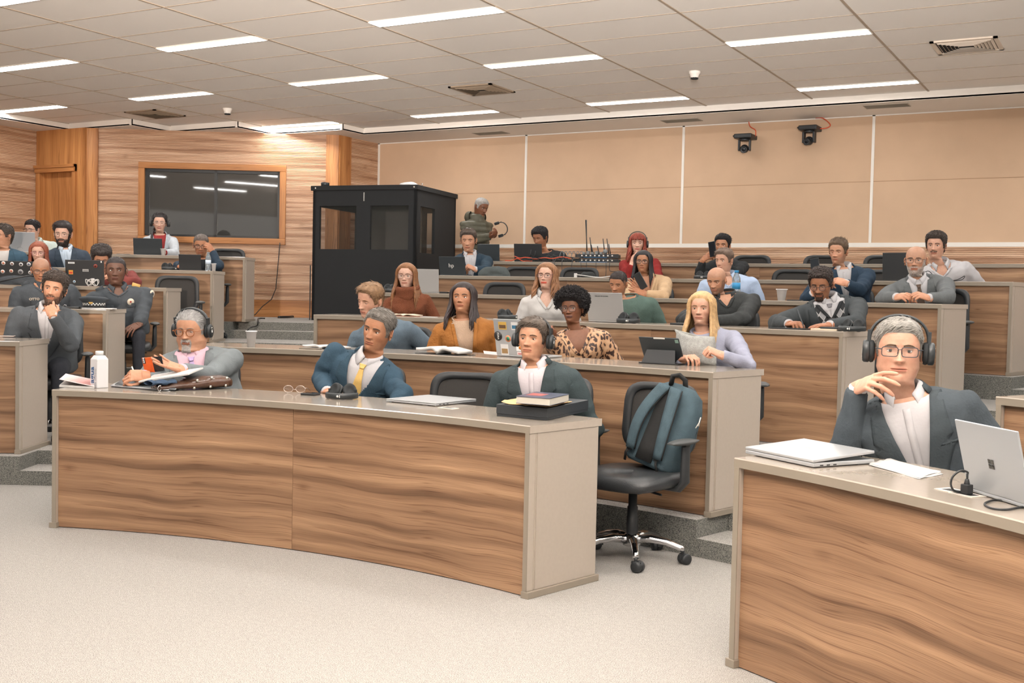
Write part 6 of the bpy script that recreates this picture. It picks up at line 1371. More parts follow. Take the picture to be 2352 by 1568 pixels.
def slab(name, words, cat, a, b, c, row, th, m_, dz=0., group=None, bevel=.001, part='sheet'):
    """flat thing given by three corner pixels a->b (width) and b->c (depth) on the desk"""
    z = TOPZ(row) + dz + .0006; A, B, C_ = rect3(a, b, c, z); D_ = A + (C_ - B); ctr = (A + C_) / 2; r = root(name, words, cat, ctr, 0, group); q = [v - ctr for v in (A, B, C_, D_)]
    if (q[1] - q[0]).cross(q[2] - q[1]).z < 0: q = q[::-1]
    mb = MB(); mb.prism([(v.x, v.y) for v in q], 0, th); mb.build(part, m_, r, bevel=bevel); r['_q'] = 0; del r['_q']; return r, q
M_PINK = mat('pink_print', srgb(196, 130, 124), .6); M_PINKL = mat('pink_cover', srgb(206, 184, 182), .6)
r, q = slab('magazine', 'pink and white printed booklet lying open at the left end of the front desk', 'booklet', (136, 889), (216, 893), (224, 882), 0, .012, M_PAPER, part='pages')
Mx = Matrix(((q[1] - q[0]).normalized().to_tuple() + (0,), (q[2] - q[1]).normalized().to_tuple() + (0,), (0, 0, 1, 0), (0, 0, 0, 1))).transposed(); Mx.translation = q[0]
mb = MB(); L1 = (q[1] - q[0]).length; L2 = (q[2] - q[1]).length
mb.add([Mx @ Vector(v) for v in ((0, 0, .045), (L1, 0, .013), (L1, L2 * 1.3, .014), (0, L2 * 1.3, .046))], [(0, 1, 2, 3)]); o = mb.build('cover', M_PINKL, r); o.modifiers.new('s', 'SOLIDIFY').thickness = .0015
mb = MB()
for k in range(9): y = .08 + k * .1; mb.add([Mx @ Vector(v) for v in ((L1 * .1, L2 * 1.3 * y, .0445 - .0032 * 1), (L1 * .9, L2 * 1.3 * y, .0185), (L1 * .9, L2 * 1.3 * (y + .05), .0185), (L1 * .1, L2 * 1.3 * (y + .05), .0415 + .001))], [(0, 1, 2, 3)])
mb.build('cover_print', M_PINK, r)
def pile(name, words, cat, pts, row, n, m_, th=.0012, seed=1, part='sheet'):
    rnd = random.Random(seed); A, B, C_ = rect3(*pts, TOPZ(row)); ctr = (A + C_) / 2; ctr.z = TOPZ(row); r = root(name, words, cat, ctr); ex, ey = (B - A), (C_ - B)
    for k in range(n):
        mb = MB(); rows = []; a = rnd.uniform(-.06, .06); ox, oy = rnd.uniform(-.01, .01), rnd.uniform(-.01, .01); z0 = .0015 + k * (th + .0006)
        for i in range(7):
            row_ = []
            for j in range(7):
                u_, v_ = i / 6 - .5, j / 6 - .5; p_ = ex * u_ + ey * v_; p_ = Matrix.Rotation(a, 3, 'Z') @ p_; row_.append(p_ + Vector((ox, oy, z0 + .004 * (abs(u_) * 2)**4 * rnd.random() * (k + 1) / n)))
            rows.append(row_)
        mb.grid(rows, None, 0, True); o = mb.build(part, m_ if not isinstance(m_, list) else m_[k % len(m_)], r); s_ = o.modifiers.new('s', 'SOLIDIFY'); s_.thickness = th; s_.offset = 1
    return r
pile('document_pile', 'loose grey and dark papers under the brown leather bag', 'papers', ((262, 889), (400, 899), (420, 874)), 0, 5, [mat('grey_sheet', srgb(150, 152, 154), .7), M_SLATE, mat('grey_sheet2', srgb(172, 172, 174), .7)], .003, 4)
# white pad being written on, propped
A = hit(318, 868, RR[0] + .24); B = hit(432, 852, RR[0] + .26); r = root('writing_pad', 'white writing pad tilted under the heavy man’s hands', 'writing pad', (A + B) / 2)
ctr = (A + B) / 2; rd = Vector((sin(az_of(ctr)), cos(az_of(ctr)), 0)); mb = MB(); Bz = B.copy(); 
mb.add([A - ctr + DN * .018, B - ctr + DN * .014, B - ctr + rd * .16 + UP * .012, A - ctr + rd * .16 + UP * .01], [(0, 1, 2, 3)]); o = mb.build('sheet', M_PAPER, r); o.modifiers.new('s', 'SOLIDIFY').thickness = .008
# phone in hand (folded, orange)
c = CAST['phone_man']; P = hit(352, 838, RR[0] + .33); r = root('folding_phone', 'orange and black folding phone held open by the heavy man', 'phone', P, rzd(P, -8)); r.rotation_euler = (radians(12), radians(-6), rzd(P, -8))
M_OR = mat('orange_case', srgb(214, 92, 34), .45)
mb = MB(); mb.box(-.072, -.004, 0, .007, -.042, .046); l = mb.build('orange_cover', M_OR, r, bevel=.004); mb = MB(); mb.box(-.068, -.012, -.002, .0, -.036, .012); mb.build('card_pocket', M_OR, l, bevel=.001)
mb = MB(); mb.box(-.066, -.048, -.003, .0, .012, .044); 
for k in range(3): mb.lathe([(.0065, 0), (.0065, .002)], 14, Matrix.Translation((-.057, -.003, .020 + k * .0105)) @ Matrix.Rotation(pi / 2, 4, 'X'), 1)
mb.build('cameras', [M_DARK, M_CHROME], l)
mb = MB(); mb.box(-.002, .066, .0, .007, -.042, .046); mb.build('outer_screen', M_SCR, r, bevel=.003); mb = MB(); mb.box(-.006, .0, -.001, .008, -.043, .047); mb.build('hinge', M_OR, r)
def pen(tip, top, words, m_=None):
    tip, top = Vector(tip), Vector(top); r = root('pen', words, 'pen', tip); mb = MB(); d = (top - tip); mb.tube([Vector((0, 0, 0)), d * .08, d * .1, d], [.0008, .003, .004, .004], 8); mb.build('barrel', m_ or M_STRIP, r); return r
pen(hit(311, 862, RR[0] + .27), hit(303, 842, RR[0] + .31), 'pen in the heavy man’s writing hand')
# leather bag
M_LB = mat('brown_leather', srgb(76, 52, 40), .2, bump=.5, bscale=26, var=.25, vscale=12); M_STUD = mat('silver_stud', srgb(200, 196, 186), .2, .9)
A = atz(372, 899, .76); B = atz(535, 891, .76); ctr = (A + B) / 2; ctr.z = .76; r = root('leather_bag', 'brown patent leather bag with silver studs lying on papers', 'bag', ctr); ex = (B - A); Lb = ex.length; ex.normalize(); ey = Vector((-ex.y, ex.x, 0)); mb = MB(); rows = []
for i in range(25):
    t = i / 24; w_ = .055 + .045 * sin(min(1, t * 1.5) * pi / 2) * (1 if t < .93 else (1 - (t - .93) / .09)); hgt = .020 + .048 * min(1, t * 1.35)**.8 * (1 if t < .92 else 1 - (t - .92) * 3.5); rw = []
    for k in range(20):
        a = 2 * pi * k / 20; x = -Lb / 2 + Lb * t; cy, cz = cos(a), sin(a); q = ex * x + ey * (.07 + w_ * (1 if cy > 0 else -1) * abs(cy)**.7) + UP * (.004 + hgt * .5 + hgt * .5 * (1 if cz > 0 else -1) * abs(cz)**.7); q += Vector((0, 0, 1)) * (.004 * noise.noise(q * 22)) * (cz > 0); rw.append(q)
    rows.append(rw)
mb.grid(rows, None, 0, True, wrap=True); mb.add(rows[0], [tuple(range(20))]); mb.add(rows[-1], [tuple(range(20))]); mb.build('bag_body', M_LB, r)
mb = MB()
for t, zz in ((.46, .054), (.66, .066), (.88, .060), (.42, .013), (.64, .017), (.86, .020)):
    w_ = .055 + .045 * sin(min(1, t * 1.5) * pi / 2); q = ex * (-Lb / 2 + Lb * t) + ey * (.07 - w_ * .93) + UP * zz; mb.ball(q, .0085, 10, 8)
mb.ball(ex * (-Lb / 2 + .005) - ey * -.03 + UP * .03, .006, 10, 8); mb.build('studs', M_STUD, r)
mb = MB(); q = ex * (-Lb / 2 - .004) + ey * .02 + UP * .016; mb.tube([q + ex * (.010 * cos(a)) + UP * (.014 * sin(a)) for a in [2 * pi * k / 16 for k in range(17)]], .0022, 6); mb.build('ring', M_CHROME, r)
r = root('folded_jeans', 'dark blue cloth tucked between the papers and leather bag', 'cloth', atz(375, 893, .776)); mb = MB(); rows = []
for i in range(15):
    t = i / 14; rw = []
    for k in range(12): a = 2 * pi * k / 12; rw.append(ex * (-.045 + .15 * t) + ey * (.085 + (.05 - .012 * sin(t * 9)) * cos(a)) + UP * (.028 + .012 * sin(a) * (1 + .5 * sin(t * 14))))
    rows.append(rw)
mb.grid(rows, None, 0, True, wrap=True); mb.build('cloth_fold', cloth('denim', (58, 74, 94), .9, .4, 200), r)
# spectacles, phone, laptop, box, book
P = atz(676, 903, .76); r = root('spectacles', 'thin metal spectacles lying upside down on the front desk', 'spectacles', P, rzd(P, 20)); mb = MB(); ln = MB()
for s in (-1, 1):
    pts = [Vector((s * .034 + .026 * cos(a), 0, .024 + .019 * sin(a))) for a in [2 * pi * k / 24 for k in range(25)]]; mb.tube(pts, .0013, 6, cap=False); ln.add(pts[:-1], [tuple(range(24))]); mb.tube([(s * .06, 0, .03), (s * .066, .03, .028), (s * .06, .13, .004)], .0012, 6)
mb.tube([(-.008, 0, .024), (0, -.002, .020), (.008, 0, .024)], .0012, 6); mb.build('wire_frame', mat('pale_metal', srgb(206, 190, 178), .25, .6), r); ln.build('lenses', M_LENS, r)
P = atz(713, 907, .76); phone(P, rzd(P, 6), 'black phone in a thick case left of the headphones on the front desk', w=.07, d=.085, h=.012)
def closed_laptop(words, a, b, c, row, th=.016, gap=0., m_=None, logo=None):
    z = TOPZ(row); A, B, C_ = rect3(a, b, c, z); ctr = (A + C_) / 2; ctr.z = z; ex_ = (B - A); ey_ = (C_ - B); ey_ = ey_ - ex_.normalized() * ey_.dot(ex_.normalized()); rz_ = atan2(ex_.y, ex_.x); r = root('laptop', words, 'laptop', ctr, rz_); w_, d_ = ex_.length, ey_.length
    mb = MB(); mb.box(-w_ / 2, w_ / 2, -d_ / 2, d_ / 2, .003, .003 + th * .6); b_ = mb.build('base', m_ or M_SILV, r, bevel=.003)
    mb = MB(); mb.box(-w_ / 2 + .02, w_ / 2 - .02, -d_ / 2 + .02, d_ / 2 - .06, .0, .004); mb.build('feet', M_DARK, b_)
    Mx = Matrix.Translation((0, -d_ / 2, .004 + th * .6)) @ Matrix.Rotation(radians(gap), 4, 'X'); mb = MB(); mb.box(-w_ / 2, w_ / 2, 0, d_, 0, th * .4, Mx); l = mb.build('lid', m_ or M_SILV, r, bevel=.002)
    mb = MB()
    for k in range(3): mb.box(w_ / 2 - .0005, w_ / 2 + .0004, -d_ / 2 + .03 + k * .03, -d_ / 2 + .045 + k * .03, .006, .010)
    mb.build('ports', M_DARK, b_)
    if logo: logo(l, Mx @ Matrix.Translation((0, d_ * .5, th * .4 + .0003)), w_)
    return r
closed_laptop('thin silver laptop closed on the front desk before the empty chair', (912, 925), (1027, 936), (1068, 921), 0, .014, 0)
M_BOX = mat('black_card_box', srgb(44, 48, 52), .5, bump=.08)
A, B, C_ = atz(1141, 955, .76), atz(1257, 966, .76), atz(1350, 944, .76); ctr = (A + C_) / 2; r = root('black_box', 'flat black cardboard box at the right end of the front desk', 'box', ctr); q = [v - ctr for v in (A, B, C_, A + C_ - B)]
mb = MB(); mb.prism([(v.x, v.y) for v in q], 0, .050); mb.build('tray', M_BOX, r, bevel=.002); mb = MB(); k_ = 1.012; mb.prism([(v.x * k_, v.y * k_) for v in q], .012, .056); mb.build('box_lid', M_BOX, r, bevel=.0015)
boxtop = .76 + .056
A, B, C_ = atz(1158, 928, boxtop), atz(1262, 936, boxtop), atz(1308, 924, boxtop); ctr = (A + C_) / 2; r = root('envelope', 'crumpled brown paper envelope on top of the black box', 'envelope', ctr); ex_, ey_ = B - A, C_ - B; mb = MB(); rows = []
for i in range(13):
    rw = []
    for j in range(9): u_, v_ = i / 12 - .5, j / 8 - .5; q = ex_ * u_ * 1.08 + ey_ * v_ * 1.1; rw.append(q + UP * (.003 + .010 * abs(noise.noise(Vector((u_ * 5, v_ * 4, 2)))) + .016 * max(0, -u_ - .33) * 3))
    rows.append(rw)
mb.grid(rows, None, 0, False); o = mb.build('kraft_paper', mat('kraft', srgb(196, 158, 112), .8), r); o.modifiers.new('s', 'SOLIDIFY').thickness = .0015
z = boxtop + .016; A, B, C_ = atz(1186, 926, z), atz(1262, 932, z), atz(1306, 921, z); ctr = (A + C_) / 2; r = root('thick_book', 'thick paperback with dark cover on the brown envelope', 'book', ctr); q = [v - ctr for v in (A, B, C_, A + C_ - B)]
mb = MB(); mb.prism([(v.x, v.y) for v in q], .002, .032); mb.build('page_block', M_PAPER2, r); mb = MB(); mb.prism([(v.x * 1.02, v.y * 1.02) for v in q], .032, .034); mb.prism([(v.x * 1.02, v.y * 1.02) for v in q], .0, .002); mb.build('cover', mat('book_navy', srgb(48, 56, 78), .35, var=.5, vscale=30), r)
mb = MB(); mb.prism([(v.x * .5 - .03, v.y * .4) for v in q], .034, .0345); mb.build('cover_picture', mat('book_red', srgb(150, 70, 66), .4), r)
# ------------------------------------------------------------------ front right desk
def hplogo(l, M, w_):
    mb = MB(); mb.lathe([(.026, 0), (.026, .0004)], 32, M); o = mb.build('logo_disc', mat('logo_white', srgb(225, 225, 225), .3), l); text('logo_letters', 'hp', .04, M_SILV, M @ Matrix.Translation((0, .002, .0006)) @ Matrix.Rotation(pi, 4, 'Z') @ Matrix.Shear('XY', 4, (0, 0)), l)
closed_laptop('silver laptop with round white logo and lid slightly raised, right front desk', (1727, 1046), (1886, 1079), (1990, 1062), 0, .024, 4.0, None, hplogo)
def four(l, LF, w_=.3, d=0):
    mb = MB()
    for i in (-1, 1):
        for j in (-1, 1): mb.box(i * .0075 - .0065, i * .0075 + .0065, j * .0075 - .0065, j * .0075 + .0065, 0, .0005, LF @ Matrix.Translation((0, -.01, 0)))
    mb.build('logo_squares', mat('mirror_logo', srgb(90, 92, 92), .12, .9), l)
PA = atz(2222, 1128, .76); PB = atz(2352, 1168, .76); t_ = (PB - PA).normalized(); ctr = PA + t_ * .155; ctr.z = .76
laptop(ctr, atan2(t_.y, t_.x), 'light silver laptop standing open at the right edge of the picture', mat('pale_silver', srgb(168, 172, 176), .35, .3), w=.31, d=.225, ang=14, logo=lambda l, LF: four(l, LF))
pile('paper_sheets', 'white paper sheets lying between the two laptops on the right desk', 'papers', ((1998, 1068), (2110, 1100), (2162, 1088)), 0, 3, M_PAPER, .0012, 8)
P = atz(2220, 1136, .76); r = root('power_plug', 'black power plug standing in the right desk outlet', 'plug', P, rzd(P)); mb = MB(); mb.box(-.014, .014, -.012, .012, .003, .032); mb.tube([(0, 0, .03), (0, 0, .048)], [.010, .006], 8); mb.build('plug_body', M_DARK, r, bevel=.003)
mb = MB(); e0 = atz(2220, 1130, .76)
pts = [P + UP * v for v in (.045, .06, .068)] + [P + VR * -.02 + UP * .072, P + VR * -.042 + UP * .055, P + VR * -.048 + UP * .03, P + VR * -.035 + UP * .010, P + VR * -.01 + UP * .006 - Vector((0, .03, 0)) * -1] + [atz(x, y, .764) for x, y in ((2270, 1120), (2300, 1128), (2330, 1140), (2322, 1150), (2285, 1148), (2262, 1156), (2275, 1166), (2310, 1170), (2352, 1164), (2400, 1168))]
def smooth_pts(pts, n=5):
    o = []; P0 = [pts[0]] + pts + [pts[-1]]
    for i in range(1, len(P0) - 2):
        for k in range(n):
            t = k / n; a, b, c, d = P0[i - 1], P0[i], P0[i + 1], P0[i + 2]; o.append(.5 * ((2 * b) + (c - a) * t + (2 * a - 5 * b + 4 * c - d) * t * t + (3 * b - a - 3 * c + d) * t**3))
    o.append(pts[-1]); return o
def cable(words, pts, rad=.003, m_=None, group=None, cat='cable', sm=True):
    pts = [Vector(v) for v in pts]; p_ = smooth_pts(pts) if sm else pts; b = p_[0].copy(); mb = MB(); mb.tube([q - b for q in p_], rad, 6); o = mb.build('cable', m_ or M_DARK); o.location = b; setp(o, words, cat, group); return o
cable('black power cable looping over the right desk to the open laptop', pts, .0032)
# ------------------------------------------------------------------ second row desk
P = onz(577, 796, 1); cup(P, 'white foam cup standing alone on the second row desk', h=.105, r0=.036)
def open_book(words, a, b, row, h=.02, spread=.14, m_=M_PAPER, cover=None):
    """a,b: pixels of the left and right ends of the near edge"""
    A, B = (atz(*a, TOPZ(row)), atz(*b, TOPZ(row))) if row < 2 else (onr(*a, row, .14), onr(*b, row, .14)); ctr = (A + B) / 2; ctr.z = TOPZ(row); rz_ = atan2((B - A).y, (B - A).x); w_ = (B - A).length / 2; r = root('open_book', words, 'book', ctr, rz_)
    for s in (-1, 1):
        mb = MB(); rows = []
        for i in range(13):
            t = i / 12; x = s * w_ * t; z = h * (1.25 * sin(min(1, t * 3.0) * pi / 2) * (1 - .75 * t)) + .002; rows.append([Vector((x, y, z + (.012 * (t > .8) * (s < 0) * (t - .8) * 3))) for y in (0, spread * .5, spread)])
        mb.grid(rows, None, 0, True); o = mb.build('page_stack', m_, r); q = o.modifiers.new('s', 'SOLIDIFY'); q.thickness = h * .6; q.offset = -1 if s > 0 else 1
    mb = MB(); mb.box(-w_ * 1.02, w_ * 1.02, -.003, spread + .003, 0, .0025); mb.build('cover', cover or M_SLATE, r); return r
open_book('open white notebook left of the blue-suited man on the second row desk', (694, 799), (778, 803), 1, .014)
P = onz(718, 801, 1); phone(P + Vector((0, -.02, 0)), rzd(P, 5), 'grey phone lying in front of the open notebook on the second row desk', d=.14, w=.06, h=.008, m_=mat('taupe_case', srgb(130, 118, 104), .4))
open_book('open book with fanned pages in front of the mustard cardigan', (955, 811), (1052, 817), 1, .03)
P = onz(1068, 815, 1); phone(P, rzd(P, -8), 'dark phone lying right of the open fanned book', d=.13, w=.055, h=.007, m_=mat('brown_case', srgb(88, 74, 60), .4))
slab('leaflet', 'pink leaflet lying left of the sticker-covered laptop', 'leaflet', (1112, 812), (1150, 816), (1146, 809), 1, .0012, M_PINKL)
# sticker laptop
def stickers(specs):
    def f(l, LF, w_, d_):
        for (x, y, a, b, shp, c, c2) in specs:
            m1 = mat('sticker_%d_%d_%d' % c, srgb(*c), .45); M_ = LF @ Matrix.Translation((x * w_, y * d_, 0)); mb = MB()
            if shp == 'o': mb.lathe([(a, 0), (a, .0005)], 24, M_); 
            else: mb.box(-a, a, -b, b, 0, .0005, M_)
            o = mb.build('sticker', m1, l)
            if c2:
                mb = MB(); m2 = mat('sticker_%d_%d_%d' % c2, srgb(*c2), .45)
                if shp == 'o': mb.lathe([(a * .6, .0005), (a * .6, .0009)], 20, M_)
                elif shp == 'r': mb.box(-a * .8, a * .8, -b * .7, b * .2, .0005, .0009, M_)
                elif shp == 'b': mb.ball(M_ @ Vector((0, 0, 0)), (.0, .0, .0), 3, 2) if False else mb.box(-a * .75, a * .75, -b * .25, b * .25, .0005, .0009, M_)
                elif shp == 'g':
                    mb.lathe([(b * .55, .0005), (b * .55, .0009)], 16, M_ @ Matrix.Translation((-a * .35, 0, 0))); mb.lathe([(b * .45, .0005), (b * .45, .0009)], 16, M_ @ Matrix.Translation((a * .05, b * .05, 0))); mb.box(0, a * .8, -b * .1, b * .1, .0005, .0009, M_ @ Matrix.Rotation(.3, 4, 'Z'))
                mb.build('sticker_print', m2, o)
        return
    return f
W_ = (214, 212, 210)
def stk1(l, LF, w_, d_):
    stickers([(-.30, .30, .030, .024, 'r', (196, 160, 80), (96, 72, 50)), (-.02, .30, .027, .024, 'r', W_, (60, 110, 140)), (.24, .27, .014, .036, 'r', W_, (30, 90, 80)), (-.42, .02, .030, 0, 'o', (34, 32, 34), None), (-.20, -.04, .021, 0, 'o', (214, 132, 92), (40, 120, 90)), (.10, .05, .018, 0, 'o', (30, 128, 160), (150, 200, 214)), (.12, -.12, .045, .009, 'b', (28, 28, 30), (190, 190, 190)),
     (-.30, -.34, .028, .034, 'r', W_, (150, 120, 80)), (.10, -.27, .045, .020, 'g', (236, 234, 232), (226, 130, 30)), (.08, -.42, .035, .010, 'r', (232, 214, 210), (190, 120, 120)), (.38, .05, .02, .02, 'r', (220, 196, 190), None), (.36, -.35, .018, .02, 'r', W_, (110, 120, 80))])(l, LF, w_, d_)
    text('sticker_letters', 'FORA', .017, M_MARK, LF @ Matrix.Translation((-.42 * w_, .02 * d_, .0006)) @ Matrix.Rotation(-pi / 2, 4, 'Z'), l, bold=True)
    text('sticker_letters', 'HUMAN TO HUMAN', .0075, M_MARK, LF @ Matrix.Translation((.12 * w_, -.12 * d_, .001)), l)
P = onz(1186, 821, 1); laptop(P + Vector((.0, .03, 0)), rzd(P, -4), 'silver laptop covered in colourful stickers before the afro woman', 'silver', w=.33, d=.235, ang=12, extra=stk1)
# tablet in folio
P = onz(1515, 836, 1); r = root('tablet', 'tablet in black folding stand on the second row desk', 'tablet', P, rzd(P, 6)); mb = MB(); mb.box(-.125, .125, -.02, .15, .001, .008); mb.build('folio_base', M_DARK, r, bevel=.002)
Mx = Matrix.Translation((0, .07, .012)) @ Matrix.Rotation(radians(34), 4, 'X'); mb = MB(); mb.box(-.125, .125, -.004, .004, 0, .17, Mx); t_ = mb.build('tablet_shell', M_SLATE, r, bevel=.003); mb = MB(); mb.box(.10, .12, -.0055, -.003, .14, .162, Mx); mb.build('camera_corner', mat('teal_lens', srgb(120, 150, 140), .3), t_)
mb = MB(); mb.box(-.03, .04, -.0052, -.003, .163, .171, Mx); mb.build('stylus', M_STRIP, t_); mb = MB(); mb.add([(-.11, -.01, .008), (.10, -.01, .008), (.085, .02, .085), (-.09, .02, .085)], [(0, 1, 2, 3)]); o = mb.build('stand_flap', M_DARK, r); o.modifiers.new('s', 'SOLIDIFY').thickness = .004
# grey bag in front of blonde woman
P = onz(1592, 838, 1); P = P + Vector((sin(az_of(P)), cos(az_of(P)), 0)) * .06; r = root('grey_cloth_bag', 'pale grey felt bag opened by the blonde woman', 'bag', P, rzd(P, 0)); mb = MB(); rows = []
for i in range(9):
    t = i / 8; rw = []; z = .165 * t
    for k in range(28):
        a = 2 * pi * k / 28; wx_ = .115 * (1 + .12 * t) ; x = wx_ * (1 if cos(a) > 0 else -1) * abs(cos(a))**.6 - .03 * t; y = (.035 + .02 * sin(t * pi)) * sin(a); q = Vector((x, y, z + (.03 * (x < -.03) * (-x - .03) * 8 if t > .8 else 0))); q += Vector((noise.noise(q * 16), noise.noise(q * 16 + Vector((5, 0, 0))), 0)) * .012 * t; rw.append(q)
    rows.append(rw)
mb.grid(rows, None, 0, True, wrap=True); mb.add(rows[0], [tuple(range(28))]); o = mb.build('felt_body', cloth('grey_felt', (158, 158, 154), .95, .6, 240, .12, 60), r); o.modifiers.new('s', 'SOLIDIFY').thickness = .004
# ------------------------------------------------------------------ third row
open_book('open diary with orange-edged pages before the rust turtleneck', (896, 727), (956, 730), 2, .012, m_=mat('cream_pages', srgb(206, 190, 168), .7), cover=mat('pink_cover2', srgb(180, 130, 110), .6))
P = onr(985, 731, 2, .12); r = root('paper_sheet', 'small white sheet right of the open diary', 'paper', P, rzd(P)); mb = MB(); mb.box(-.06, .06, -.04, .04, .001, .004); mb.build('sheet', M_PAPER, r)
P = onr(1212, 737, 2, .12); phone(P, rzd(P), 'thin dark phone before the white blouse', d=.12, w=.06)
def tp(l, LF): text('logo_letters', 'THE ART OF HUMAN', .012, M_SLATE, LF @ Matrix.Translation((-.02, .08, .0004)), l)
P = onr(1392, 743, 2, .22); laptop(P, rzd(P, -6), 'pale grey laptop left of the green sweatshirt man', mat('ash_laptop', srgb(150, 148, 146), .45), w=.31, d=.225, ang=13, logo=tp)
P = onr(1572, 750, 2, .16); r = root('black_folder', 'black folder under the bald writer’s hand', 'folder', P, rzd(P)); mb = MB(); mb.box(-.10, .06, -.03, .1, .001, .014); mb.build('cover', M_DARK, r, bevel=.002)
pen(hit(1590, 748, RR[2] + .2), hit(1577, 712, RR[2] + .24), 'white pen in the bald writer’s hand', M_PAPER)
P = onr(1815, 756, 2, .12); r = root('tablet', 'flat black tablet under the argyle man’s writing hand', 'tablet', P, rzd(P, 3)); mb = MB(); mb.box(-.14, .12, -.03, .13, .001, .009); mb.build('tablet_body', M_DARK, r, bevel=.002); mb = MB(); mb.box(-.13, .11, -.02, .12, .009, .0098); mb.build('glass', M_SCR, r)
P = onr(1898, 757, 2, .13); r = root('notebook', 'tan notebook topped with a dark case beside the argyle man', 'notebook', P, rzd(P)); mb = MB(); mb.box(-.09, .09, -.04, .06, .001, .012); mb.build('pages', mat('cream_pages', srgb(206, 190, 168), .7), r); mb = MB(); mb.box(-.03, .10, -.03, .05, .012, .024); mb.build('dark_case', M_SLATE, r, bevel=.002)
pen(hit(1848, 755, RR[2] + .16), hit(1831, 710, RR[2] + .2), 'dark stylus in the argyle man’s hand', M_SLATE)
# third row left: police cap and papers
P = onr(216, 702, 2, .26); r = root('police_cap', 'dark police cap with checkered band on the third row left desk', 'cap', P, rzd(P, 4))
def elr(rx, ry, z, tilt=0, n=36): return [Vector((rx * cos(2 * pi * k / n), ry * sin(2 * pi * k / n), z + tilt * sin(2 * pi * k / n))) for k in range(n)]
mb = MB(); mb.grid([elr(.088, .10, .05), elr(.118, .13, .075, -.006), elr(.122, .134, .085, -.012), elr(.10, .11, .095, -.012), elr(.01, .01, .098)], None, 0, True, wrap=True); mb.build('crown', M_UNI, r)
def checker():
    m, nt, b = newmat('checker_band'); N = nt.nodes; L = nt.links; uv = N.new('ShaderNodeUVMap'); c = N.new('ShaderNodeTexChecker'); c.inputs['Scale'].default_value = 1; c.inputs[1].default_value = srgb(215, 215, 212); c.inputs[2].default_value = srgb(24, 26, 28); mp = N.new('ShaderNodeMapping'); mp.inputs['Scale'].default_value = (44, 2, 1); L.new(uv.outputs[0], mp.inputs[0]); L.new(mp.outputs[0], c.inputs['Vector']); L.new(c.outputs[0], b.inputs['Base Color']); return m
mb = MB(); ra = [elr(.089, .101, .012), elr(.089, .101, .03)]; rb = [elr(.0895, .1015, .030), elr(.0895, .1015, .050)]; n_ = 36
mb.grid(ra, None, 0, True, wrap=True); mb.build('head_band', M_DARK, r); mb = MB(); mb.grid(rb, lambda i, k: ((k if k else 0) / n_, float(i)), 0, True, wrap=True); mb.build('checkered_band', checker(), r)
mb = MB(); rows = [[Vector((x, -.095 * sqrt(max(0, 1 - (x / .092)**2)) - d_ * .05 * (1 - (x / .095)**2), .016 - d_ * .012)) for x in [-.085 + .17 * k / 16 for k in range(17)]] for d_ in (0, .5, 1)]; mb.grid(rows, None, 0, True); o = mb.build('peak', M_DARK, r); o.modifiers.new('s', 'SOLIDIFY').thickness = .003
mb = MB(); mb.tube([v + Vector((0, -.001, .001)) for v in rows[2]], .0035, 6); mb.build('gold_braid', M_GOLD, o); mb = MB(); mb.lathe([(.019, 0), (.017, .003), (.006, .004)], 20, Matrix.Translation((0, -.104, .058)) @ Matrix.Rotation(pi / 2 - .1, 4, 'X')); mb.build('cap_badge', M_GOLD, r)
P = onr(226, 705, 2, .1); r = root('document', 'white document with rounded corner under the police cap', 'papers', P, rzd(P)); mb = MB(); mb.box(-.13, .12, -.02, .10, .001, .010); mb.build('sheets', M_PAPER, r, bevel=.002)
P = onr(166, 703, 2, .16); r = root('key_bunch', 'black pouch with keys left of the police cap', 'keys', P, rzd(P)); mb = MB(); mb.box(-.05, .06, -.02, .03, .001, .016); mb.build('pouch', M_DARK, r, bevel=.004); mb = MB(); mb.tube([Vector((-.06 + .014 * cos(a), 0, .016 + .014 * sin(a))) for a in [2 * pi * k / 12 for k in range(13)]], .002, 5); mb.build('key_ring', M_CHROME, r)
P = onz(8, 773, 1); phone(P, rzd(P, 8), 'pale phone lying at the left edge on the second row left desk', w=.07, m_=mat('pale_case', srgb(206, 190, 182), .4))
# ------------------------------------------------------------------ fourth row
P = onr(972, 669, 3, .2); laptop(P, rzd(P, 6), 'silver laptop behind the rust turtleneck woman', mat('ash_laptop', srgb(150, 148, 146), .45), w=.30, d=.225, ang=8)
P = onr(1022, 672, 3, .2); r = root('charger', 'small black charger with coiled cable on the fourth row desk', 'charger', P, rzd(P)); mb = MB(); mb.box(-.05, .03, -.02, .02, .001, .018); mb.build('charger_body', M_DARK, r, bevel=.003); mb = MB(); mb.tube([Vector((.06 + .035 * cos(a * 2.2), .02 * sin(a * 2.2), .006 + .0012 * a)) for a in [k * .4 for k in range(22)]], .0025, 5); mb.build('coiled_lead', M_DARK, r)
P = onr(1383, 681, 3, .2); r = root('computer_mouse', 'small black mouse above the pale grey laptop', 'mouse', P, rzd(P)); mb = MB(); mb.ball((0, 0, .0), (.026, .045, .022), 16, 10, Matrix.Rotation(pi / 2, 4, 'Z')); mb.build('mouse_shell', M_DARK, r)
P = onr(1795, 690, 3, .2); cup(P, 'white foam cup on the fourth row desk left of the argyle man', h=.095, r0=.044)
P = onr(1826, 690, 3, .2); phone(P, rzd(P), 'dark phone right of the foam cup in the fourth row', d=.12, w=.06)
M_PET = mat('clear_plastic', srgb(200, 214, 222), .06, trans=.8)
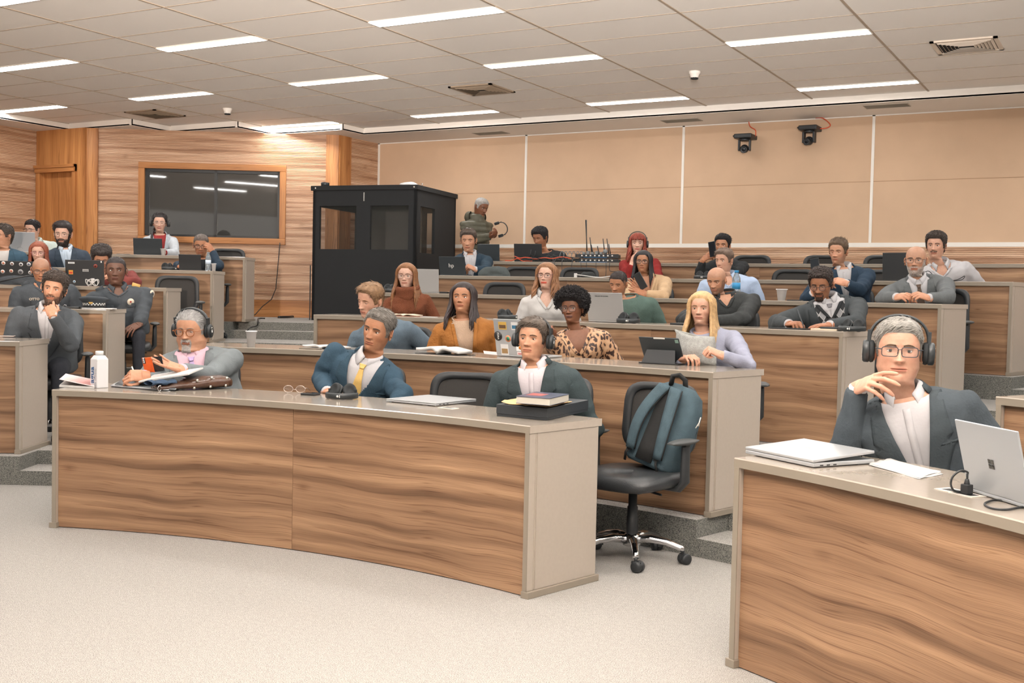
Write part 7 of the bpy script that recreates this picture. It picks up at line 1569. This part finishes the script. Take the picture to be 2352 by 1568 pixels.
def bottle(P, words, cap, lab, h=.21, rr_=.031):
    r = root('water_bottle', words, 'bottle', P); mb = MB(); mb.lathe([(.001, 0), (rr_ * .9, 0), (rr_, .01), (rr_, h * .32), (rr_ * .95, h * .34), (rr_ * .95, h * .6), (rr_, h * .62), (rr_ * .9, h * .74), (rr_ * .42, h * .9), (rr_ * .42, h * .94)], 20); mb.build('bottle_body', M_PET, r); mb = MB(); mb.lathe([(rr_ * .5, h * .92), (rr_ * .5, h), (.001, h)], 16); mb.build('screw_cap', cap, r)
    if lab: mb = MB(); mb.lathe([(rr_ * .98, h * .36), (rr_ * .98, h * .58)], 20); mb.build('label', lab, r)
    return r
M_BCAP = mat('blue_cap', srgb(40, 130, 180), .4)
P = onr(1690, 690, 3, .25); bottle(P, 'plastic water bottle with blue cap and label between the two men in the centre right', M_BCAP, M_BCAP, .245, .036)
P = onr(1470, 660, 3, .42); P.z = hit(1466, 645, RR[3] + .42).z; phone(P, 0, 'dark phone held by the woman in beige trench coat', rot=(radians(-70), radians(60), rzd(P, 10)))
# left fourth row laptops with stickers
def stk2(l, LF, w_, d_):
    stickers([(-.35, .38, .018, 0, 'o', W_, (190, 120, 90)), (-.12, .36, .017, 0, 'o', W_, (120, 90, 80)), (.12, .34, .018, 0, 'o', W_, (60, 60, 64)), (.33, .36, .018, 0, 'o', W_, (90, 100, 120)), (-.38, .02, .018, 0, 'o', W_, (200, 130, 100)), (-.15, .05, .018, 0, 'o', (206, 200, 190), (170, 100, 80)), (.10, .02, .024, 0, 'o', (150, 150, 150), (80, 80, 84)), (.36, .0, .018, 0, 'o', W_, (120, 110, 110))])(l, LF, w_, d_)
def stk3(l, LF, w_, d_):
    stickers([(-.34, .36, .030, .008, 'b', W_, (110, 150, 160)), (-.36, -.0, .020, .020, 'r', (196, 140, 50), (180, 60, 40)), (-.28, -.36, .013, 0, 'o', (190, 200, 206), (70, 110, 140)), (.02, .08, .028, .012, 'r', (160, 160, 158), (120, 120, 118)), (.28, .26, .017, 0, 'o', (150, 60, 44), (60, 30, 26)), (.43, .42, .006, .008, 'r', W_, None)])(l, LF, w_, d_)
P = onr(40, 652, 3, .16); laptop(P, rzd(P, 2), 'black laptop with rows of round stickers at the left edge', mat('black_lid', srgb(34, 36, 38), .45), w=.33, d=.225, ang=12, extra=stk2)
P = onr(196, 656, 3, .2); laptop(P, rzd(P, 0), 'black laptop with scattered stickers before the curly-haired man in maroon', mat('black_lid', srgb(34, 36, 38), .45), w=.36, d=.25, ang=8, extra=stk3)
P = onr(42, 655, 3, .06); r = root('black_backpack', 'crumpled dark nylon bag in front of the stickered laptop at far left', 'bag', P, rzd(P)); mb = MB(); rows = []
for i in range(11):
    ph = pi * i / 20; rw = []
    for k in range(28):
        a = 2 * pi * k / 28; q = Vector((.24 * cos(ph)**.7 * cos(a), .07 * cos(ph)**.7 * sin(a), .085 * sin(ph))); q += Vector((1, 1, .6)) * noise.noise(q * 13) * .02 * (1 if i else 0); rw.append(q)
    rows.append(rw)
mb.grid(rows, None, 0, True, wrap=True); mb.build('nylon_shell', cloth('black_nylon', (56, 60, 64), .5, .5, 40), r); mb = MB(); mb.tube([(-.2, -.07, .01), (-.05, -.085, .05), (.08, -.08, .08), (.16, -.04, .09)], .007, 6, flat=.4); mb.build('strap', M_DARK, r)
P = onr(212, 657, 3, .08); r = root('white_earphones', 'white knotted cables and charger hanging before the black laptop', 'cables', P, rzd(P)); mb = MB(); rnd = random.Random(2); pts = [Vector((.05 * sin(k * .9) + rnd.uniform(-.012, .012), -.02 * cos(k * 1.3), .035 + .032 * sin(k * 1.7 + 1))) for k in range(22)]; mb.tube(smooth_pts(pts), .0035, 5); mb.build('white_lead', M_PAPER, r); mb = MB(); mb.box(-.01, .02, -.012, .012, .03, .075); mb.build('adapter', M_PAPER, r, bevel=.004)
# ------------------------------------------------------------------ fifth row
def hpl(l, LF): text('logo_letters', 'hp', .06, M_MARK, LF @ Matrix.Translation((-.01, 0, .0004)), l)
P = onr(1040, 632, 4, .2); laptop(P, rzd(P, -4), 'dark laptop with pale letters before the man in navy blazer', 'dark', w=.29, d=.2, ang=14, logo=hpl)
def blob_bag(P, rz, words, sx, sy, sz, m_, seed=0, amp=.022):
    r = root('crumpled_bag', words, 'bag', P, rz); mb = MB(); rows = []
    for i in range(13):
        ph = pi / 2 * i / 12; rw = []
        for k in range(36):
            a = 2 * pi * k / 36; q = Vector((sx * cos(ph)**.6 * cos(a), sy * cos(ph)**.6 * sin(a), sz * sin(ph))); q += Vector((1, 1, .8)) * noise.noise(q * 11 + Vector((seed, 0, 0))) * amp * (1 if i else .3); q.z = max(0, q.z); rw.append(q)
        rows.append(rw)
    mb.grid(rows, None, 0, True, wrap=True); mb.build('fabric_body', m_, r); return r
P = onr(1136, 634, 4, .2); blob_bag(P, rzd(P), 'crumpled dark grey bag right of the man in navy blazer', .17, .06, .105, cloth('grey_nylon', (72, 78, 78), .8, .3, 60), 3)
P = onr(1322, 636, 4, .2); r = root('white_charger', 'small white charger on the fifth row desk', 'charger', P, rzd(P)); mb = MB(); mb.box(-.014, .014, -.014, .014, .001, .045); mb.build('charger_body', M_PAPER, r, bevel=.004)
cable('white charging cable lying along the fifth row desk', [onr(x, y, 4, .2) + UP * h_ for x, y, h_ in ((1325, 636, .03), (1345, 636, .02), (1375, 636, .006), (1400, 636, .018), (1420, 636, .035), (1428, 636, .025), (1415, 636, .012), (1440, 636, .006))], .0045, M_PAPER)
P = onr(1350, 636, 4, .3); blob_bag(P, rzd(P), 'small black cloth heap behind the white cable', .07, .04, .07, M_BLK, 8, .03)
P = onr(2068, 646, 4, .2); laptop(P, rzd(P, 0), 'black laptop standing before the white-shirted man with moustache', mat('black_lid', srgb(34, 36, 38), .45), w=.32, d=.25, ang=4)
cable('thin black cable before the white-shirted man', [onr(x, 646, 4, .15) + UP * h_ for x, h_ in ((2100, .02), (2130, .09), (2150, .03), (2180, .01), (2200, .02), (2215, .05), (2210, .02), (2190, .005))], .0035)
P = onr(437, 617, 4, .16); r = laptop(P, rzd(P, 0), 'black tablet on a stand before the man resting his forehead', mat('black_lid', srgb(34, 36, 38), .45), w=.235, d=.17, ang=12, name='tablet')
P = onr(478, 619, 4, .14); bottle(P, 'clear plastic water bottle on the fifth row left desk', M_PET, mat('pale_label', srgb(190, 205, 220), .5), .2, .03)
P = onr(491, 619, 4, .12); cup(P, 'small white foam cup right of the clear bottle, fifth row left', h=.08, r0=.026)
# ------------------------------------------------------------------ top row
P = onr(340, 586, 5, .2); laptop(P, rzd(P, 2), 'dark grey laptop before the woman in the pale blazer', 'dark', w=.33, d=.2, ang=12)
P = onr(375, 587, 5, .12); cup(P, 'white foam cup right of the dark laptop under the tinted window', h=.08, r0=.032)
P = onr(284, 584, 5, .2); r = phone(P, rzd(P), 'flat black phone left of the dark laptop in the top left row', d=.15)
def apple(l, LF): mb = MB(); mb.tube([LF @ Vector((.03 * cos(a), -.085 + .02 * sin(a), .0005)) for a in [pi * k / 12 for k in range(13)]], .0008, 4); mb.build('lid_line', M_SLATE, l)
P = onr(46, 583, 5, .18); laptop(P, rzd(P, 0), 'large silver laptop open before the man in the mint shirt', mat('pale_silver', srgb(168, 172, 176), .35, .3), w=.34, d=.235, ang=14, logo=apple)
P = onr(1122, 600, 5, .22); laptop(P, rzd(P, -4), 'dark grey laptop behind the man in navy blazer', 'dark', w=.27, d=.2, ang=6)
P = onr(1213, 603, 5, .22); laptop(P, rzd(P, 0), 'black laptop before the young man in black T-shirt', mat('black_lid', srgb(34, 36, 38), .45), w=.33, d=.21, ang=10)
M_BLUE = mat('receiver_blue', srgb(36, 96, 140), .4); M_ORC = mat('orange_cable', srgb(206, 80, 44), .5)
for k, (yy, w_) in enumerate(((0, 'lower black wireless receiver with blue edge in the stack'), (.052, 'upper black wireless receiver with blue edge in the stack'))):
    P = onr(1375, 603, 5, .2); r = root('wireless_receiver', w_, 'radio receiver', P + UP * yy, rzd(P), 'stacked wireless receivers'); mb = MB(); mb.box(-.22, .22, -.08, .12, .002, .044); mb.build('rack_case', M_DARK, r, bevel=.002); mb = MB(); mb.box(-.2, .12, -.083, -.08, .004, .01); mb.build('blue_strip', M_BLUE, r)
    mb = MB()
    for j in range(8): mb.lathe([(.008, -.09), (.008, -.08)], 10, Matrix.Translation((-.18 + j * .05, 0, .028)) @ Matrix.Rotation(pi / 2, 4, 'X') @ Matrix.Translation((0, 0, .17)) @ Matrix.Rotation(pi, 4, 'X')) if False else mb.box(-.18 + j * .05, -.165 + j * .05, -.084, -.08, .02, .034)
    mb.build('knobs', M_STRIP, r); mb = MB()
    for sx in (-1, 1): mb.box(sx * .235 - .015, sx * .235 + .015, -.084, -.08, .002, .044)
    mb.build('rack_ears', M_DARK, r)
P = onr(1360, 603, 5, .22); r = root('transmitter_tray', 'small grey transmitters on top of the receiver stack', 'transmitter', P + UP * .097, rzd(P)); mb = MB()
for j in range(5): mb.box(-.11 + j * .05, -.08 + j * .05, -.03, .02, 0, .025 + .01 * (j % 2))
mb.ball((.15, 0, .03), .028, 12, 8); mb.build('transmitter', mat('grey_metal', srgb(120, 124, 126), .4), r, bevel=.002)
ant = ((1346, 505, 1), (1355, 545, 0), (1358, 562, 0), (1385, 548, 0), (1372, 565, 0), (1394, 548, 0), (1398, 560, 0))
for j, (x, y, bend) in enumerate(ant):
    P0 = hit(x + (4 if not bend else 2), 590, RR[5] + .2 + .01 * j); P0.z = TOPZ(5) + .10; P1 = hit(x, y, RR[5] + .2 + .01 * j); b = P0.copy(); mb = MB(); pts = [P0 - b, (P0 - b).lerp(P1 - b, .5), P1 - b]; mb.tube(pts, [.0065, .006, .005] if not bend else [.008, .006, .011], 6); o = mb.build('antenna', M_DARK); o.location = b
    setp(o, ('thick bent antenna, tallest of those on the receiver stack' if bend else 'black whip antenna number %s from the left among those on the receivers' % ('one two three four five six seven'.split()[j])), 'antenna', 'antennas on the receiver stack')
for j, (x, y) in enumerate(((1220, 573), (1230, 576))):
    P0 = hit(x - 2, 592, RR[5] + .12); P1 = hit(x, y, RR[5] + .12); o = MB().tube([Vector((0, 0, 0)), P1 - P0], [.006, .004], 6).build('antenna', M_DARK); o.location = P0; setp(o, 'short black antenna before the black laptop, %s of the pair' % ('left', 'right')[j], 'antenna', 'short antennas before the top row laptop')
rnd = random.Random(9)
def cab(words, xs, m_, rad, base=.012, amp=.02, off=.15, grp='cables tangled on the top row desk', drop=0):
    pts = []
    for k, x in enumerate(xs): q = onr(x, 603, 5, off + rnd.uniform(-.04, .06)); q.z = TOPZ(5) + base + abs(rnd.gauss(0, amp)); pts.append(q)
    return cable(words, pts, rad, m_, grp)
cab('orange cable curving left of the black laptop pile', [1160, 1175, 1188, 1200, 1210, 1222], M_ORC, .005, .008, .012, .06)
cab('orange cable crossing the black cable tangle', [1182, 1194, 1205, 1217, 1230, 1250, 1268, 1290, 1310], M_ORC, .005, .03, .02, .04)
tang = ['in the middle of the tangle', 'nearest the black laptop', 'nearest the receiver stack', 'highest in the tangle', 'lowest in the tangle', 'behind the orange cable', 'along the desk edge', 'over the adapters', 'looping right of the T-shirt man', 'looping left of the receivers', 'thin one at the back']
for k in range(11): cab('black cable %s' % tang[k], [1185 + rnd.uniform(0, 40) + j * rnd.uniform(10, 17) for j in range(9)], M_DARK, rnd.uniform(.003, .006), .008, .032, rnd.uniform(.04, .25))
for k in range(9):
    x = 1268 + k * 17; P0 = onr(x, 603, 5, .12); P0.z = TOPZ(5) + .05; P1 = onr(x + rnd.uniform(-12, 8), 603, 5, -.03); P2 = P1.copy(); P2.z = TOPZ(5) - rnd.uniform(.08, .2); P3 = P2 + VR * rnd.uniform(-.1, .08) + UP * rnd.uniform(-.05, .05); P1.z = TOPZ(5) + .015
    cable('dark cable hanging over the top desk edge, number %s from the left' % ('one two three four five six seven eight nine'.split()[k]), [P0, P1, P2, P3], .0035, mat('grey_cable', srgb(62, 62, 62), .5), 'cables hanging over the top row desk edge')
for k in range(6):
    x = 1285 + k * 9; P0 = onr(x, 603, 5, .25); P0.z = TOPZ(5) + .06; cable('grey looped connector cable, %s of six beside the receivers' % ('first second third fourth fifth sixth'.split()[k]), [P0, P0 + UP * .05 + VR * .01, P0 + UP * .07 + VR * .03, P0 + UP * .03 + VR * .05], .004, mat('grey_metal', srgb(120, 124, 126), .4), 'looped connector cables beside the receivers')
P = onr(1270, 603, 5, .2); r = root('adapter_heap', 'black power adapters heaped in the cable tangle', 'adapters', P, rzd(P)); mb = MB()
for k in range(9): mb.box(-.03, .03, -.02, .02, 0, .03, Matrix.Translation((-.25 + k * .065, rnd.uniform(-.03, .04), rnd.uniform(0, .02))) @ Matrix.Rotation(rnd.uniform(0, 3), 4, 'Z'))
mb.build('adapter', M_DARK, r, bevel=.003)
P = CAST['photo_man']['arms'][0][2]; Q = hit(1637, 572, RR[4] + .42); r = phone(Q, 0, 'black phone raised by the man taking a picture', d=.15, w=.075, rot=(radians(90), radians(80), rzd(Q, -8)))
Q = hit(1873, 614, RR[3] + .42); phone(Q, 0, 'phone held up by the man in navy jacket behind the argyle man', d=.15, w=.075, rot=(radians(90), radians(82), rzd(Q, 0)))
Q = hit(1146, 527, RR[5] + .92); xfm = Matrix.Translation(Q) @ Matrix.Rotation(rzd(Q, 30), 4, 'Z') @ Matrix.Rotation(radians(70), 4, 'Y') @ Matrix.Rotation(radians(40), 4, 'X') @ Matrix.Scale(.8, 4); headphones(xfm, 'black headphones held in the hands of the puffer jacket man', None)
# ------------------------------------------------------------------ interpreters' booth
B0 = Vector((-9.46, 11.66, FL(5))); bz = radians(10); r = root('interpreter_booth', 'black interpreter booth with tinted windows standing by the corner pillar', 'booth', B0, bz); BW, BDp, BH = 1.475, 1.33, 1.75; M_BO = mat('black_booth_cloth', srgb(30, 32, 34), .95, bump=.2, bscale=300); M_BG = mat('booth_glass', srgb(70, 72, 70), .03, alpha=.16); th = .04
def wall_open(name, L_, holes, M):
    mb = MB(); xs = sorted({0, L_} | {h[0] for h in holes} | {h[1] for h in holes}); zs = sorted({0, BH - .06} | {h[2] for h in holes} | {h[3] for h in holes})
    for a, b in zip(xs, xs[1:]):
        for c, d in zip(zs, zs[1:]):
            mx, mz = (a + b) / 2, (c + d) / 2
            if any(h[0] < mx < h[1] and h[2] < mz < h[3] for h in holes): continue
            mb.box(a, b, 0, th, c, d, M)
    o = mb.build(name, M_BO, r)
    for h in holes: g_ = MB(); g_.box(h[0], h[1], th * .45, th * .55, h[2], h[3], M); g_.build('window_pane', M_BG, o)
zt0, zt1 = .93, 1.49
wall_open('front_wall', BW, [(.10, .63, zt0, zt1), (.83, 1.365, zt0, zt1)], Matrix.Identity(4))
wall_open('side_wall', BDp, [(.13, .60, zt0 - .03, zt1)], Matrix.Translation((BW, 0, 0)) @ Matrix.Rotation(pi / 2, 4, 'Z'))
wall_open('side_wall', BDp, [(.12, 1.2, zt0 - .03, zt1)], Matrix.Translation((th, 0, 0)) @ Matrix.Rotation(pi / 2, 4, 'Z'))
wall_open('back_wall', BW, [(1.05, 1.38, zt0, zt1)], Matrix.Translation((0, BDp - th, 0)))
mb = MB(); mb.box(.06, 1.0, BDp - .08, BDp - .05, .3, 1.6); mb.build('inner_panel', mat('booth_inner_grey', srgb(96, 94, 90), .8), r)
mb = MB(); mb.box(-.02, BW + .02, -.03, BDp + .02, BH - .06, BH); mb.build('roof', M_BO, r, bevel=.004)
for i, j in ((.05, -.031), (1.45, -.031)): mb = MB(); mb.ball((i, j, BH - .03), .010, 8, 6); mb.build('screw', M_STRIP, r)
mb = MB(); mb.box(.73, .745, -.004, 0, BH - .2, BH - .09); mb.build('tape_mark', mat('white_tape', srgb(150, 150, 146), .6), r)
mb = MB(); mb.box(.5, .72, .03, .2, .02, .9); mb.build('counter', M_BO, r) if False else None
Mb = Matrix.Translation(B0) @ Matrix.Rotation(bz, 4, 'Z')
P = Mb @ Vector((.11, .12, BH)); o = root('round_tin', 'dark round tin on the left corner of the booth roof', 'tin', P); mb = MB(); mb.lathe([(.055, 0), (.055, .05), (.052, .055), (.001, .055)], 24); mb.build('tin_body', M_SLATE, o)
P = Mb @ Vector((1.3, .12, BH)); blob_bag(P, bz, 'crumpled white plastic bag on the booth roof', .13, .06, .045, mat('white_plastic', srgb(205, 205, 205), .3), 5, .02)
P = Mb @ Vector((1.46, .2, BH)); o = root('roof_clamp', 'small metal clamp on the booth roof corner', 'clamp', P); mb = MB(); mb.tube([(0, 0, 0), (0, 0, .035)], .006, 6); mb.tube([(-.015, 0, .03), (.015, 0, .03)], .004, 6); mb.build('clamp_bar', M_CHROME, o)
cable('black cable hanging down the left side of the booth', [Mb @ Vector((-.02, -.01, z_)) for z_ in (.72, .6, .45, .3, .1, .0)], .008)
cable('black cable lying on the landing in front of the slatted wall', [atz(x, y, FL(5) + .012) for x, y in ((714, 727), (695, 727), (680, 726), (665, 728), (640, 728.5))], .02)
cable('black cable running down the carpeted steps', [atz(608, 731, FL(5) + .01), atz(594, 731, FL(5) + .01)] + [hit(593, 737, RP[5] + .28), hit(590, 748, RP[5] + .2), hit(575, 752, RP[5] + .02), hit(566, 762, RP[5] - .02)] + [atz(x, y, FL(4) + .01) for x, y in ((560, 766), (545, 768), (527, 768))], .008)
P = atz(523, 772, FL(4)); r = root('cable_connector', 'round black and white connector lying on the step beside the desk end', 'connector', P); mb = MB(); mb.ball((0, 0, .035), (.035, .035, .035), 14, 10); mb.build('black_shell', M_DARK, r); mb = MB(); mb.ball((-.015, -.01, .05), (.026, .026, .022), 12, 8); mb.build('white_shell', M_PAPER, r)
# ------------------------------------------------------------------ ceiling cameras on the back wall
for (x, z, yaw, w_) in ((-4.28, 3.36, 10, 'left black dome camera hanging upside down on the back wall'), (-3.49, 3.42, -8, 'right black dome camera hanging upside down on the back wall')):
    r = root('video_camera', w_, 'camera', (x, YW - .16, z), 0, 'pan and tilt cameras under the soffit'); mb = MB(); mb.box(-.11, .11, -.1, .16, -.055, -.0); mb.box(-.13, -.09, -.08, .05, -.035, -.01); mb.build('bracket', M_DARK, r, bevel=.01)
    Mx = Matrix.Rotation(radians(yaw), 4, 'Z'); mb = MB(); mb.lathe([(.06, -.055), (.06, -.08)], 24, Mx)
    for s in (-1, 1): mb.box(s * .065 - .012, s * .065 + .012, -.035, .035, -.20, -.07, Mx)
    mb.build('yoke', M_DARK, r, bevel=.006); mb = MB(); Mh_ = Mx @ Matrix.Translation((0, 0, -.175)) @ Matrix.Rotation(radians(15), 4, 'X'); mb.ball((0, 0, 0), .052, 20, 14, Mh_); mb.v = [tuple(Vector(v) + Vector((0, 0, -.175))) if False else v for v in mb.v]; h_ = MB(); vs = mb.v
    h_.add([Vector(v) for v in vs], mb.f, None, 0, True); h_.lathe([(.04, .02), (.042, .085), (.036, .09), (.030, .086)], 24, Mh_ @ Matrix.Rotation(pi / 2, 4, 'X')); hd = h_.build('camera_head', M_DARK, r)
    mb = MB(); mb.lathe([(.029, .082), (.02, .0865), (.001, .088)], 20, Mh_ @ Matrix.Rotation(pi / 2, 4, 'X')); mb.build('lens', mat('lens_glass', srgb(20, 24, 28), .05), hd)
cable('orange cable dropping from the soffit to the left camera', [Vector(v) for v in ((-4.27, YW - .05, ZS), (-4.25, YW - .05, 3.47), (-4.18, YW - .06, 3.42), (-4.17, YW - .08, 3.34))], .006, M_ORC)
cable('orange cable looping from the soffit to the right camera', [Vector(v) for v in ((-3.45, YW - .05, ZS), (-3.36, YW - .05, 3.52), (-3.27, YW - .06, 3.44), (-3.30, YW - .08, 3.40), (-3.38, YW - .1, 3.39))], .006, M_ORC)
